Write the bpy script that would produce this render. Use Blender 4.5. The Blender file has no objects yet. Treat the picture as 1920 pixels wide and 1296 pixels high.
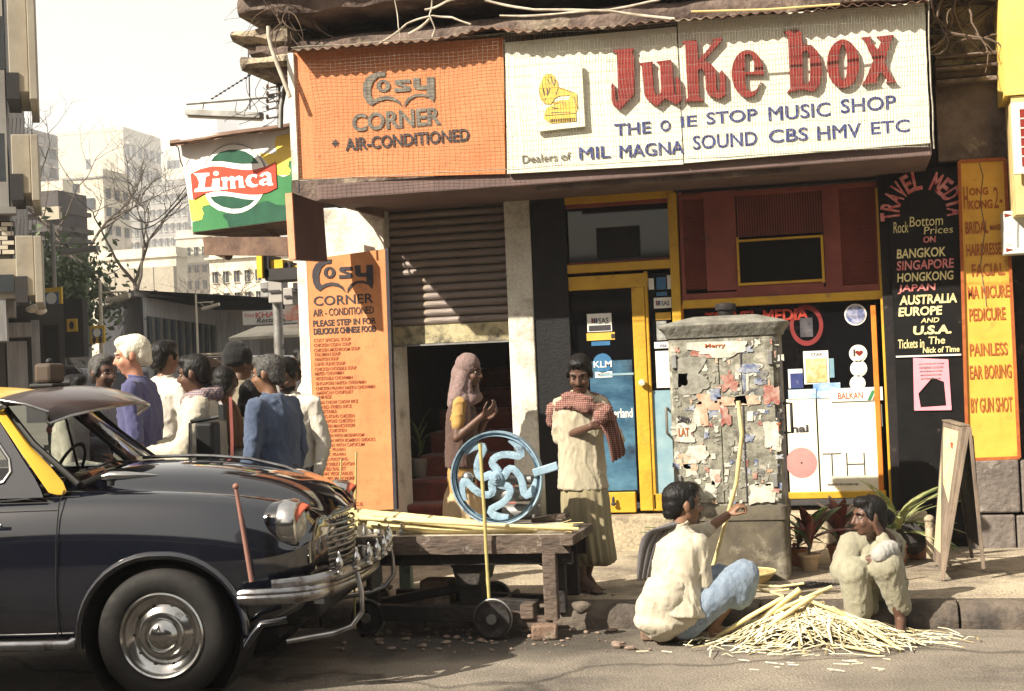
import bpy, bmesh, math, random
from math import sin, cos, pi, radians, sqrt, atan2
from mathutils import Vector as V, Matrix, noise as NZ
import numpy as np
random.seed(7)
SC = bpy.context.scene
COL = SC.collection
# ---------------------------------------------------------------- camera
YAW, PITCH, ROLL, CH, FP = radians(13.5), 0.0165, 0.042, 1.58, 1920*50/36
_f = V((-sin(YAW)*cos(PITCH), cos(YAW)*cos(PITCH), sin(PITCH)))
_r0 = V((cos(YAW), sin(YAW), 0)); _u0 = _r0.cross(_f)
_r = _r0*cos(ROLL) - _u0*sin(ROLL); _u = _u0*cos(ROLL) + _r0*sin(ROLL)
CAMP = V((0, 0, CH))
cd = bpy.data.cameras.new('camera'); cd.lens = 50; cd.sensor_width = 36; cd.clip_start = 0.1; cd.clip_end = 6000
cam = bpy.data.objects.new('camera', cd); COL.objects.link(cam)
_m = Matrix((_r, _u, -_f)).transposed().to_4x4(); _m.translation = CAMP
cam.matrix_world = _m; SC.camera = cam
# ---------------------------------------------------------------- light
SUNL = V((0.9, 1.0, -1.03)).normalized()
EL = math.asin(-SUNL.z); AZ = atan2(-SUNL.x, -SUNL.y)
w = bpy.data.worlds.new('World'); SC.world = w; w.use_nodes = True
nt = w.node_tree; nt.nodes.clear()
sk = nt.nodes.new('ShaderNodeTexSky'); sk.sky_type = 'NISHITA'; sk.sun_disc = False
sk.sun_elevation = EL; sk.sun_rotation = AZ; sk.dust_density = 6; sk.air_density = 1.0; sk.ozone_density = 0.6
hz = nt.nodes.new('ShaderNodeMix'); hz.data_type = 'RGBA'; hz.inputs[0].default_value = 0.62
hz.inputs[7].default_value = (7.6, 7.2, 6.2, 1)
bg = nt.nodes.new('ShaderNodeBackground'); bg.inputs[1].default_value = 0.060
wo = nt.nodes.new('ShaderNodeOutputWorld')
nt.links.new(sk.outputs[0], hz.inputs[6]); nt.links.new(hz.outputs[2], bg.inputs[0]); nt.links.new(bg.outputs[0], wo.inputs[0])
sd = bpy.data.lights.new('sun', 'SUN'); sd.energy = 5.0; sd.angle = radians(0.6); sd.color = (1.0, 0.915, 0.76)
sun = bpy.data.objects.new('sun', sd); COL.objects.link(sun)
sun.rotation_euler = SUNL.to_track_quat('-Z', 'Y').to_euler(); sun.location = (-20, -20, 30)
SC.view_settings.view_transform = 'Standard'; SC.view_settings.look = 'None'
SC.view_settings.exposure = 1.12; SC.view_settings.gamma = 1.0; SC.view_settings.use_curve_mapping = False
SC.render.engine = 'CYCLES'
SC.cycles.volume_step_rate = 4; SC.cycles.volume_bounces = 1
SC.cycles.max_bounces = 8; SC.cycles.caustics_reflective = False; SC.cycles.caustics_refractive = False
# ---------------------------------------------------------------- pixel helpers (measure the photograph)
def ray(px, py): return (_r*((px-960)/FP) - _u*((py-648)/FP) + _f)
def PY(px, py, Y): d = ray(px, py); return CAMP + d*(Y/d.y)            # on a plane parallel to the shop front
def PZ(px, py, z=0): d = ray(px, py); return CAMP + d*((z-CH)/d.z)     # on a level plane
def PD(px, py, D): d = ray(px, py); return CAMP + d*D                  # at a distance
def rect(px0, py0, px1, py1, Y):
    mx, my = (px0+px1)/2, (py0+py1)/2
    return PY(px0, my, Y).x, PY(px1, my, Y).x, PY(mx, py1, Y).z, PY(mx, py0, Y).z
# ---------------------------------------------------------------- materials
MATS = {}
def nd(t, typ, **k):
    n = t.nodes.new(typ)
    for a, b in k.items(): setattr(n, a, b)
    return n
def mat(name, c1, c2=None, rough=0.8, scale=6.0, bump=0.0, bscale=None, metal=0.0, dirt=None, dirt_amt=0.0,
        dscale=2.0, stretch=(1, 1, 1), spec=0.3, coat=0.0, alpha=1.0, trans=0.0, detail=6, lo=0.35, hi=0.65, sheen=0.0, emit=0, speck=0, spa=.25, crack=0):
    if name in MATS: return MATS[name]
    m = bpy.data.materials.new(name); m.use_nodes = True; t = m.node_tree; t.nodes.clear()
    o = nd(t, 'ShaderNodeOutputMaterial'); b = nd(t, 'ShaderNodeBsdfPrincipled'); t.links.new(b.outputs[0], o.inputs[0])
    b.inputs['Roughness'].default_value = rough; b.inputs['Metallic'].default_value = metal
    b.inputs['Specular IOR Level'].default_value = spec; b.inputs['Coat Weight'].default_value = coat
    b.inputs['Coat Roughness'].default_value = 0.05; b.inputs['Alpha'].default_value = alpha
    b.inputs['Transmission Weight'].default_value = trans; b.inputs['Sheen Weight'].default_value = sheen
    tc = nd(t, 'ShaderNodeTexCoord'); mp = nd(t, 'ShaderNodeMapping'); mp.inputs['Scale'].default_value = stretch
    t.links.new(tc.outputs['Object'], mp.inputs[0])
    c2 = c2 or tuple(x*0.72 for x in c1)
    n = nd(t, 'ShaderNodeTexNoise'); n.inputs['Scale'].default_value = scale; n.inputs['Detail'].default_value = detail
    n.inputs['Roughness'].default_value = 0.65
    t.links.new(mp.outputs[0], n.inputs['Vector'])
    r = nd(t, 'ShaderNodeValToRGB'); e = r.color_ramp.elements
    e[0].position = lo; e[0].color = (*c1, 1); e[1].position = hi; e[1].color = (*c2, 1)
    t.links.new(n.outputs['Fac'], r.inputs[0]); out = r.outputs[0]
    if dirt:
        n2 = nd(t, 'ShaderNodeTexNoise'); n2.inputs['Scale'].default_value = dscale; n2.inputs['Detail'].default_value = 8
        n2.inputs['Roughness'].default_value = 0.7
        t.links.new(tc.outputs['Object'], n2.inputs['Vector'])
        r2 = nd(t, 'ShaderNodeValToRGB'); e = r2.color_ramp.elements
        e[0].position = 0.62-0.25*dirt_amt; e[0].color = (0, 0, 0, 1); e[1].position = 0.80-0.25*dirt_amt; e[1].color = (1, 1, 1, 1)
        t.links.new(n2.outputs['Fac'], r2.inputs[0])
        mx = nd(t, 'ShaderNodeMix', data_type='RGBA'); t.links.new(r2.outputs[0], mx.inputs[0])
        t.links.new(out, mx.inputs[6]); mx.inputs[7].default_value = (*dirt, 1); out = mx.outputs[2]
    if speck:
        n3 = nd(t, 'ShaderNodeTexNoise'); n3.inputs['Scale'].default_value = speck; n3.inputs['Detail'].default_value = 2; t.links.new(tc.outputs['Object'], n3.inputs['Vector'])
        r3 = nd(t, 'ShaderNodeMapRange'); r3.inputs[1].default_value = .3; r3.inputs[2].default_value = .7; r3.inputs[3].default_value = 1-spa; r3.inputs[4].default_value = 1+spa; t.links.new(n3.outputs['Fac'], r3.inputs[0])
        m3 = nd(t, 'ShaderNodeMix', data_type='RGBA', blend_type='MULTIPLY'); m3.inputs[0].default_value = 1; t.links.new(out, m3.inputs[6]); t.links.new(r3.outputs[0], m3.inputs[7]); out = m3.outputs[2]
    if crack:
        vn = nd(t, 'ShaderNodeTexVoronoi', feature='DISTANCE_TO_EDGE'); vn.inputs['Scale'].default_value = crack
        nn = nd(t, 'ShaderNodeTexNoise'); nn.inputs['Scale'].default_value = crack*3; nn.inputs['Detail'].default_value = 4; t.links.new(tc.outputs['Object'], nn.inputs['Vector'])
        ad = nd(t, 'ShaderNodeMix', data_type='RGBA'); ad.inputs[0].default_value = .35/crack**.5; t.links.new(tc.outputs['Object'], ad.inputs[6]); t.links.new(nn.outputs['Color'], ad.inputs[7]); t.links.new(ad.outputs[2], vn.inputs['Vector'])
        rc = nd(t, 'ShaderNodeMapRange'); rc.inputs[1].default_value = .0; rc.inputs[2].default_value = .012; rc.inputs[3].default_value = .45; rc.inputs[4].default_value = 1; t.links.new(vn.outputs['Distance'], rc.inputs[0])
        m4 = nd(t, 'ShaderNodeMix', data_type='RGBA', blend_type='MULTIPLY'); m4.inputs[0].default_value = 1; t.links.new(out, m4.inputs[6]); t.links.new(rc.outputs[0], m4.inputs[7]); out = m4.outputs[2]
    t.links.new(out, b.inputs['Base Color'])
    if emit:
        t.links.new(out, b.inputs['Emission Color']); b.inputs['Emission Strength'].default_value = emit
    if bump:
        bn = nd(t, 'ShaderNodeTexNoise'); bn.inputs['Scale'].default_value = bscale or scale*3; bn.inputs['Detail'].default_value = 5
        t.links.new(mp.outputs[0], bn.inputs['Vector'])
        bp = nd(t, 'ShaderNodeBump'); bp.inputs['Strength'].default_value = min(1, bump); bp.inputs['Distance'].default_value = 0.01*max(1, bump)
        t.links.new(bn.outputs['Fac'], bp.inputs['Height']); t.links.new(bp.outputs[0], b.inputs['Normal'])
    MATS[name] = m; return m
# ---------------------------------------------------------------- mesh builder
class MB:
    def __init__(s): s.v = []; s.f = []
    def add(s, vs, fs):
        o = len(s.v); s.v.extend([tuple(v) for v in vs]); s.f.extend([tuple(i+o for i in f) for f in fs]); return s
    def box(s, x0, x1, y0, y1, z0, z1):
        return s.add([(x0,y0,z0),(x1,y0,z0),(x1,y1,z0),(x0,y1,z0),(x0,y0,z1),(x1,y0,z1),(x1,y1,z1),(x0,y1,z1)],
                     [(0,3,2,1),(4,5,6,7),(0,1,5,4),(1,2,6,5),(2,3,7,6),(3,0,4,7)])
    def obox(s, c, a, b, d):   # centre and three half-vectors
        c, a, b, d = V(c), V(a), V(b), V(d)
        if a.cross(b).dot(d) < 0: a = -a
        return s.add([c-a-b-d, c+a-b-d, c+a+b-d, c-a+b-d, c-a-b+d, c+a-b+d, c+a+b+d, c-a+b+d],
                     [(0,3,2,1),(4,5,6,7),(0,1,5,4),(1,2,6,5),(2,3,7,6),(3,0,4,7)])
    def bar(s, p, q, wa, wb, up=(0,0,1)):  # rectangular bar between two points
        p, q = V(p), V(q); d = q-p; u = V(up)
        a = d.cross(u)
        if a.length < 1e-6: a = d.cross(V((1,0,0)))
        a.normalize(); b = d.cross(a).normalized()
        return s.obox((p+q)/2, d/2, a*wa/2, b*wb/2)
    def tube(s, pts, rs, n=8, cap=True, ell=None):
        pts = [V(p) for p in pts]
        if not hasattr(rs, '__len__'): rs = [rs]*len(pts)
        rings = []; ref = None
        for i, p in enumerate(pts):
            d = (pts[min(i+1, len(pts)-1)] - pts[max(i-1, 0)])
            if d.length < 1e-9: d = V((0,0,1))
            d.normalize()
            if ref is None: ref = V((0,0,1)) if abs(d.z) < .9 else V((1,0,0))
            a = d.cross(ref)
            if a.length < 1e-4: a = d.cross(V((0,1,0.3)))
            a.normalize(); b = d.cross(a).normalized(); ref = -b if False else a.cross(d).normalized()
            r = rs[i]; ra, rb = (r if hasattr(r, '__len__') else (r, r))
            rings.append([p + a*(ra*cos(2*pi*k/n)) + b*(rb*sin(2*pi*k/n)) for k in range(n)])
        return s.loft(rings, cap)
    def loft(s, rings, cap=True, closed=True):
        n = len(rings[0]); o = len(s.v)
        for r in rings: s.v.extend([tuple(p) for p in r])
        for i in range(len(rings)-1):
            for k in range(n if closed else n-1):
                k2 = (k+1) % n
                s.f.append((o+i*n+k, o+(i+1)*n+k, o+(i+1)*n+k2, o+i*n+k2))
        if cap and closed:
            s.f.append(tuple(o+k for k in range(n))); s.f.append(tuple(o+(len(rings)-1)*n+k for k in reversed(range(n))))
        return s
    def cyl(s, p, q, r, r2=None, n=16): return s.tube([p, q], [r, r if r2 is None else r2], n)
    def lathe(s, prof, c=(0,0,0), ax=(0,0,1), n=32, cap=True, e=(1,1)):
        ax = V(ax).normalized(); c = V(c); a = ax.cross(V((0,0,1)) if abs(ax.z) < .9 else V((1,0,0))).normalized(); b = ax.cross(a)
        return s.loft([[c + ax*h + (a*cos(2*pi*k/n)*e[0] + b*sin(2*pi*k/n)*e[1])*r for k in range(n)] for r, h in prof], cap)
    def ell(s, c, r, R=None, nu=16, nv=10):
        c = V(c); R = R or Matrix.Identity(3); rings = []
        for j in range(nv+1):
            t = pi*(j+0.001)/(nv+0.002)
            rings.append([c + R @ V((r[0]*sin(t)*cos(2*pi*k/nu), r[1]*sin(t)*sin(2*pi*k/nu), r[2]*cos(t))) for k in range(nu)])
        return s.loft(rings, True)
    def cap2(s, p, rp, q, rq, n=12):  # tapered capsule
        p, q = V(p), V(q); d = (q-p); L = d.length
        if L < 1e-6: return s.ell(p, (rp,)*3)
        d.normalize(); pts = []; rs = []
        for t in (0.05, .4, .8): pts.append(p - d*rp*cos(t*pi/2)); rs.append(rp*sin(t*pi/2))
        pts.append(p); rs.append(rp); pts.append(q); rs.append(rq)
        for t in (.8, .4, .05): pts.append(q + d*rq*cos(t*pi/2)); rs.append(rq*sin(t*pi/2))
        return s.tube(pts, rs, n)
    def prism(s, pts, axis='y', a=0.0, b=0.01, fn=None):  # 2-D outline (x,z) extruded in y from a (front) to b
        n = len(pts)
        A = sum(pts[i][0]*pts[(i+1)%n][1]-pts[(i+1)%n][0]*pts[i][1] for i in range(n))
        if A < 0: pts = pts[::-1]
        vs = [(x, a, z) for x, z in pts] + [(x, b, z) for x, z in pts]
        if fn: vs = [fn(v) for v in vs]
        fs = [tuple(range(n)), tuple(reversed(range(n, 2*n)))] + [(i, i+n, (i+1)%n+n, (i+1)%n) for i in range(n)]
        return s.add(vs, fs)
    def xf(s, M): s.v = [tuple(M @ V(v)) for v in s.v]; return s
    def mesh(s, name):
        m = bpy.data.meshes.new(name); m.from_pydata(s.v, [], s.f); m.update(); return m
INV = {}
def thing(name, label, cat, loc=(0,0,0), rotz=0, group=None, kind=None, M=None):
    o = bpy.data.objects.new(name, None); COL.objects.link(o); o.empty_display_size = 0.1
    mw = M or (Matrix.Translation(V(loc)) @ Matrix.Rotation(rotz, 4, 'Z'))
    o.matrix_world = mw; INV[o.name] = mw.inverted(); tag(o, label, cat, group, kind); return o
def tag(o, label=None, cat=None, group=None, kind=None):
    if label: o['label'] = label
    if cat: o['category'] = cat
    if group: o['group'] = group
    if kind: o['kind'] = kind
    return o
def smooth(me, ang=None):
    me.polygons.foreach_set('use_smooth', [True]*len(me.polygons))
    if ang is not None and len(me.polygons):
        me.set_sharp_from_angle(angle=radians(ang))
def part(name, mb, m, parent=None, local=False, sm=None, bevel=0, sub=0, kind=None, loc=None, solid=0):
    me = mb.mesh(name) if isinstance(mb, MB) else mb
    if parent is not None and not local and isinstance(mb, MB):
        root = parent
        while root.parent: root = root.parent
        me.transform(INV[root.name])
    if m: me.materials.append(m)
    if sm is not None: smooth(me, sm)
    o = bpy.data.objects.new(name, me); COL.objects.link(o)
    if parent is not None: o.parent = parent
    if loc is not None: o.location = loc
    if solid: md = o.modifiers.new('s', 'SOLIDIFY'); md.thickness = solid; md.offset = 0
    if bevel: md = o.modifiers.new('b', 'BEVEL'); md.width = bevel; md.segments = 2; md.limit_method = 'ANGLE'
    if sub: md = o.modifiers.new('u', 'SUBSURF'); md.levels = sub; md.render_levels = sub
    if kind: o['kind'] = kind
    return o
def single(name, mb, m, label, cat, group=None, kind=None, origin=None, **k):
    if origin is None:
        a = np.array(mb.v); origin = ((a[:,0].min()+a[:,0].max())/2, (a[:,1].min()+a[:,1].max())/2, a[:,2].min())
    me = mb.mesh(name); me.transform(Matrix.Translation(-V(origin)))
    o = part(name, me, m, **k); o.location = origin; tag(o, label, cat, group, kind); return o
def struct(name, mb, m, **k):
    o = part(name, mb, m, **k); o['kind'] = 'structure'; return o
def copytree(o, parent=None, loc=None, rotz=None, label=None):
    c = o.copy(); COL.objects.link(c)
    if parent: c.parent = parent
    for ch in [x for x in o.children]: copytree(ch, c)
    if loc is not None: c.location = loc
    if rotz is not None: c.rotation_euler = (0, 0, rotz)
    if label: c['label'] = label
    return c
def evalmesh(o):
    dg = bpy.context.evaluated_depsgraph_get(); e = o.evaluated_get(dg)
    me = bpy.data.meshes.new_from_object(e, preserve_all_data_layers=False, depsgraph=dg); return me
def remesh(mb, voxel=0.012, it=4, fac=0.5):
    me = mb.mesh('tmp'); o = bpy.data.objects.new('tmp', me); COL.objects.link(o)
    r = o.modifiers.new('r', 'REMESH'); r.mode = 'VOXEL'; r.voxel_size = voxel; r.use_smooth_shade = True
    if it: s = o.modifiers.new('s', 'SMOOTH'); s.iterations = it; s.factor = fac
    res = evalmesh(o); bpy.data.objects.remove(o); bpy.data.meshes.remove(me); return res
def wrinkle(me, amp=0.006, sc=9.0, st=(1,1,.4), seed=0.0):   # soft folds with sharper creases
    n = len(me.vertices); co = np.empty(n*3); me.vertices.foreach_get('co', co); co = co.reshape(-1, 3)
    no = np.empty(n*3); me.vertices.foreach_get('normal', no); no = no.reshape(-1, 3)
    q = co*np.array(st)*sc*.8 + seed*3.1; d = np.empty(n); N = NZ.noise
    for i in range(n):
        p = V(q[i]); a = N(p); b = N(p*1.9 + V((a*1.5, 5, 2))); c = N(V((p.x*2.3+a, p.y*2.3, p.z*1.5+b))); d[i] = .45*a + .55*max(0, 1-abs(b)/.15) + .35*max(0, 1-abs(c)/.12)
    co += no*(d*amp*1.5)[:,None]; me.vertices.foreach_set('co', co.ravel()); me.update()
# ---------------------------------------------------------------- lettering
def textmesh(s, bold=0.0, ext=0.0, shear=0.0, space=1.0):
    c = bpy.data.curves.new('t', 'FONT'); c.body = s; c.size = 1; c.offset = bold; c.extrude = ext; c.shear = shear
    c.space_character = space; c.resolution_u = 3
    o = bpy.data.objects.new('t', c); COL.objects.link(o); me = evalmesh(o)
    bpy.data.objects.remove(o); bpy.data.curves.remove(c); return me
def text(s, x0, x1, z0, z1, Y, m, parent, bold=0.01, ext=0.003, shear=0.0, name='lettering', fn=None, slope=0.0, space=1.0):
    me = textmesh(s, bold, 0.01, shear, space); n = len(me.vertices)
    a = np.empty(n*3); me.vertices.foreach_get('co', a); a = a.reshape(-1, 3)
    mn, mxx = a.min(0), a.max(0)
    X = x0 + (a[:,0]-mn[0])/(mxx[0]-mn[0])*(x1-x0); Z = z0 + (a[:,1]-mn[1])/(mxx[1]-mn[1])*(z1-z0) + (X-x0)*slope
    Yv = Y - np.where(a[:,2] > 0, ext, 0)
    P = np.stack([X, Yv, Z], 1)
    if fn is not None: P = np.array([tuple(fn(V(p))) for p in P])
    me.vertices.foreach_set('co', P.ravel()); me.update()
    root = parent
    while root.parent: root = root.parent
    me.transform(INV[root.name])
    return part(name, me, m, parent)
def ptext(s, px0, py0, px1, py1, Y, m, parent, **k):   # lettering inside a box measured on the photograph
    x0, x1, z0, z1 = rect(px0, py0, px1, py1, Y)
    return text(s, x0, x1, z0, z1, Y, m, parent, **k)
# ================================================================ materials in use
M_white = mat('whitewash', (.74,.71,.63), (.58,.55,.47), .9, 3, bump=.6, bscale=40, dirt=(.25,.22,.18), dirt_amt=.35, dscale=3, speck=45, spa=.12)
M_cream = mat('cream_plaster', (.46,.38,.26), (.30,.25,.18), .9, 4, bump=.8, bscale=30, dirt=(.13,.10,.08), dirt_amt=.68, speck=50, spa=.25)
M_old = mat('old_masonry', (.20,.15,.125), (.07,.05,.045), .95, 3.5, bump=2, bscale=22, dirt=(.36,.30,.22), dirt_amt=.30, dscale=4)
M_oldlight = mat('old_plaster_light', (.45,.38,.27), (.20,.16,.12), .95, 5, bump=2, bscale=26, dirt=(.08,.06,.05), dirt_amt=.7, dscale=5)
M_soffit = mat('mauve_soffit', (.17,.115,.105), (.12,.085,.08), .9, 4, bump=.5)
M_black = mat('black_paint', (.004,.004,.005), (.008,.007,.008), .6, 8, bump=.3, bscale=60)
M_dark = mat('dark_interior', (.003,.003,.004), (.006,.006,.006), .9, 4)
M_orange = mat('orange_sign_paint', (.64,.24,.10), (.55,.19,.075), .7, 2.5, bump=.3, bscale=50, dirt=(.35,.13,.06), dirt_amt=.15, dscale=9)
M_orange2 = mat('faded_orange_sign', (.64,.27,.11), (.52,.20,.08), .75, 3.0, bump=.3, bscale=60, dirt=(.40,.17,.08), dirt_amt=.30, dscale=12)
M_signcream = mat('cream_sign_board', (.78,.76,.62), (.70,.68,.55), .7, 2, bump=.3, bscale=30, dirt=(.42,.40,.33), dirt_amt=.12, dscale=6)
M_red = mat('red_letter', (.24,.024,.018), (.18,.018,.015), .5, 8)
M_navy = mat('navy_letter', (.045,.06,.20), (.03,.04,.15), .6, 12, dirt=(.35,.36,.42), dirt_amt=.1, dscale=14)
M_ink = mat('black_ink', (.03,.025,.035), (.05,.045,.05), .7, 10)
M_inkw = mat('worn_ink', (.09,.085,.08), (.22,.20,.16), .7, 14)
M_yel = mat('yellow_woodwork', (.62,.37,.035), (.50,.28,.025), .5, 3, bump=.4, bscale=40, dirt=(.22,.13,.05), dirt_amt=.22, dscale=7)
M_maroon = mat('maroon_louvre', (.27,.075,.055), (.20,.05,.04), .6, 4, bump=.3, dirt=(.10,.05,.045), dirt_amt=.2, dscale=6)
M_maroond = mat('maroon_dark', (.11,.03,.028), (.07,.02,.02), .7, 4)
M_glass = mat('window_glass', (.003,.003,.004), (.005,.005,.006), .05, 3, spec=.6)
M_shut = mat('shutter_steel', (.34,.28,.25), (.20,.165,.15), .55, 5, metal=.25, bump=.6, bscale=50, stretch=(.25,1,2.5), dirt=(.30,.24,.17), dirt_amt=.25, dscale=5)
M_shutb = mat('shutter_bottom_rail', (.50,.44,.27), (.34,.29,.17), .8, 9, bump=.8, dirt=(.06,.05,.045), dirt_amt=.6, dscale=7)
M_steel = mat('galvanised', (.32,.32,.31), (.20,.19,.18), .5, 8, metal=.6)
M_rust = mat('rusty_sheet', (.22,.13,.09), (.10,.06,.045), .9, 6, bump=1, dirt=(.40,.36,.28), dirt_amt=.3)
M_carpet = mat('red_stair_carpet', (.25,.055,.038), (.16,.038,.028), .95, 9, bump=1.2, bscale=90, sheen=.3)
M_hk = mat('ochre_sign', (.74,.42,.07), (.62,.33,.05), .75, 4, bump=.3, dirt=(.40,.2,.05), dirt_amt=.2, dscale=9)
M_hktxt = mat('brick_red_letter', (.30,.07,.02), (.38,.12,.03), .7, 14)
M_tmred = mat('crimson_letter', (.55,.07,.08), (.7,.35,.33), .6, 22)
M_tmyel = mat('pale_yellow_letter', (.80,.72,.38), (.7,.6,.3), .6, 12)
M_pw = mat('paper_white', (.80,.79,.74), (.72,.71,.66), .7, 4)
M_blue = mat('poster_blue', (.03,.12,.27), (.06,.18,.32), .4, 6)
M_lblue = mat('poster_light_blue', (.17,.30,.38), (.28,.40,.45), .4, 5)
M_stone = mat('grey_stone_block', (.20,.17,.15), (.12,.10,.09), .9, 5, bump=1.5, bscale=25, dirt=(.45,.40,.34), dirt_amt=.25)
M_asph = mat('street_asphalt', (.25,.215,.175), (.15,.13,.11), .85, 1.1, bump=1.0, bscale=70, dirt=(.07,.06,.055), dirt_amt=.42, dscale=.8, detail=10, speck=90, spa=.35, crack=.45)
M_pave = mat('concrete_pavement', (.42,.355,.26), (.28,.235,.175), .9, 2.5, bump=1.2, bscale=50, dirt=(.13,.105,.085), dirt_amt=.62, dscale=1.7, detail=10, speck=70, spa=.3, crack=.7)
M_kerb = mat('kerb_stone', (.15,.12,.095), (.07,.058,.05), .9, 5, bump=2, bscale=20, dirt=(.03,.026,.024), dirt_amt=.65, dscale=3)  # kerb colour kept dark for dirt, with cast shade painted into it
M_pink = mat('pink_poster_paper', (.78,.33,.40), (.70,.27,.34), .8, 5)
M_wood = mat('weathered_wood', (.26,.20,.15), (.13,.10,.08), .9, 7, bump=1.2, stretch=(1,1,.2), dirt=(.05,.04,.035), dirt_amt=.5)
M_wire = mat('thin_wire', (.50,.47,.40), (.25,.22,.18), .6, 20, metal=.4)
M_cable = mat('dusty_cable', (.55,.50,.42), (.30,.26,.2), .8, 8)
# dark wet stain on the road around the cart
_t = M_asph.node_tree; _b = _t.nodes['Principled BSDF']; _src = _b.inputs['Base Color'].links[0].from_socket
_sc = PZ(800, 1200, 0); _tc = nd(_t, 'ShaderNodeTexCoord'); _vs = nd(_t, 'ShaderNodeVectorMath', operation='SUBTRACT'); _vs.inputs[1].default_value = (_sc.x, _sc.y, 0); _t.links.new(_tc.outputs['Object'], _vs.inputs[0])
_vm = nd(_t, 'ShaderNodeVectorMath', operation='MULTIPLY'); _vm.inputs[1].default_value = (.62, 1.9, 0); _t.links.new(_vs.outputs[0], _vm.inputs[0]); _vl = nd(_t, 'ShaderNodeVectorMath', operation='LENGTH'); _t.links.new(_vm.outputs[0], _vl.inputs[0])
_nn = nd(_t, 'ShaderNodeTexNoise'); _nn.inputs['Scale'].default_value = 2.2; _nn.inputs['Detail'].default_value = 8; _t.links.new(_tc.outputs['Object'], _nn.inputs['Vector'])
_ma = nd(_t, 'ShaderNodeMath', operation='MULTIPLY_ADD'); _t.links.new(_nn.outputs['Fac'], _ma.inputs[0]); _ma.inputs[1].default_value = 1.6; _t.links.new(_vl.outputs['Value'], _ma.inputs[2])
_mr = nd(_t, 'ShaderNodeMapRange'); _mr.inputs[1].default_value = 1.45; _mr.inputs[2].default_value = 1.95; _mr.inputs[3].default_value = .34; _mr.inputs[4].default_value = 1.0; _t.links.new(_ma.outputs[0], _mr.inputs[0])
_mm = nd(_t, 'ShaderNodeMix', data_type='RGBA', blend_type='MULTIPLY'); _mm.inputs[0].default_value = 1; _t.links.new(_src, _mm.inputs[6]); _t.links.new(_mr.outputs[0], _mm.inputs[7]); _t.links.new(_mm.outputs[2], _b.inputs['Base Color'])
# ================================================================ ground
def heightfield(name, x0, x1, y0, y1, nx, ny, z, amp, m, sc=1.3):
    mb = MB(); rings = []
    for j in range(ny+1):
        y = y0+(y1-y0)*j/ny
        rings.append([(x0+(x1-x0)*i/nx, y, z + amp*NZ.noise(V(((x0+(x1-x0)*i/nx)*sc, y*sc, z)))) for i in range(nx+1)])
    mb.loft(rings, False, closed=False); mb.f = [f[::-1] for f in mb.f]
    return struct(name, mb, m, sm=60)
g = MB(); g.add([(-900,-900,-.06),(900,-900,-.06),(900,900,-.06),(-900,900,-.06)], [(0,1,2,3)])
struct('ground', g, M_asph)
heightfield('road', -30, 30, -7.0, 60, 200, 200, 0, .012, M_asph)
# raised pavement in front of the corner building, irregular kerb edge
KY = 8.42
sw = MB(); sw.box(-3.95, 9.0, KY+.22, 12.2, -.05, .132)
pv = struct('pavement', sw, M_pave)
top = MB(); rings = []
for j in range(27):
    y = KY+.22 + j*.1
    rings.append([(-3.95+i*.1, y, .141+.010*NZ.noise(V((i*.16, y*1.7, 3)))) for i in range(130)])
top.loft(rings, False, closed=False); top.f = [f[::-1] for f in top.f]; part('pavement_surface', top, M_pave, pv, local=True, sm=60)
x = -3.95; random.seed(3)
while x < 8.9:
    L = random.uniform(.55, .8); k = MB(); a, b = x+.008, x+L-.008
    rs = []
    for i in range(9):
        t = i/8; xx = a+(b-a)*t; e = .016 if i in (0, 8) else 0
        q = [NZ.noise(V((xx*3, k_*2.1, 9)))*.022 for k_ in range(7)]
        rs.append([(xx, KY+.02+q[0], -.05), (xx, KY+.0+q[1]+e, .05), (xx, KY+.025+q[2]+e, .105-e), (xx, KY+.07+q[3], .142-e+q[3]*.3),
                   (xx, KY+.16, .146-e+q[4]*.3), (xx, KY+.23, .14), (xx, KY+.23, -.05)])
    k.loft(rs, True); part('kerb_stone', k, M_kerb, pv, local=True, sm=50)
    x += L
# low second step of the pavement on the right
st = MB(); rs = []
for i in range(60):
    xx = 2.05+i*.12; e = .10*NZ.noise(V((xx*1.2, 4, 1))); h = .205+.01*NZ.noise(V((xx*2, 1, 1)))
    if i < 3: h = .15+.02*i
    rs.append([(xx, 8.88+e, .12), (xx, 8.90+e, h-.025), (xx, 8.95+e, h), (xx, 10.0, h), (xx, 10.9, h+.0), (xx, 10.95, .12)])
st.loft(rs, True); part('raised_slab', st, M_pave, pv, local=True, sm=50)
# ================================================================ corner building
WY = 10.95
bld = thing('corner_building', 'old dark corner building with white ground floor and a music and travel shop front', 'building', (-4.3, WY, 0))
def bpart(name, m, r, Y0, Y1, bevel=.006, parent=None, **k):   # r: box on the photograph, fronts on plane Y0
    x0, x1, z0, z1 = rect(*r, Y0); mb = MB(); mb.box(x0, x1, Y0, Y1, z0, z1)
    return part(name, mb, m, parent or bld, bevel=bevel, **k)
# white wall / pier on the left
xL, xa, _, _ = rect(562, 340, 728, 960, WY)
zt = 2.95
mb = MB(); mb.box(xL, xa, WY, WY+.5, .10, zt); part('pier', mb, M_white, bld, bevel=.01)
xc0, xc1, _, _ = rect(955, 340, 1003, 975, WY)
mb = MB(); mb.box(xc0, xc1, WY, WY+.45, .10, zt); part('column', mb, M_white, bld, bevel=.01)
mb = MB(); mb.box(xc0-.015, xc1+.03, WY-.02, WY+.3, .10, .33); part('column_base', mb, M_cream, bld, bevel=.01)
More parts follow.
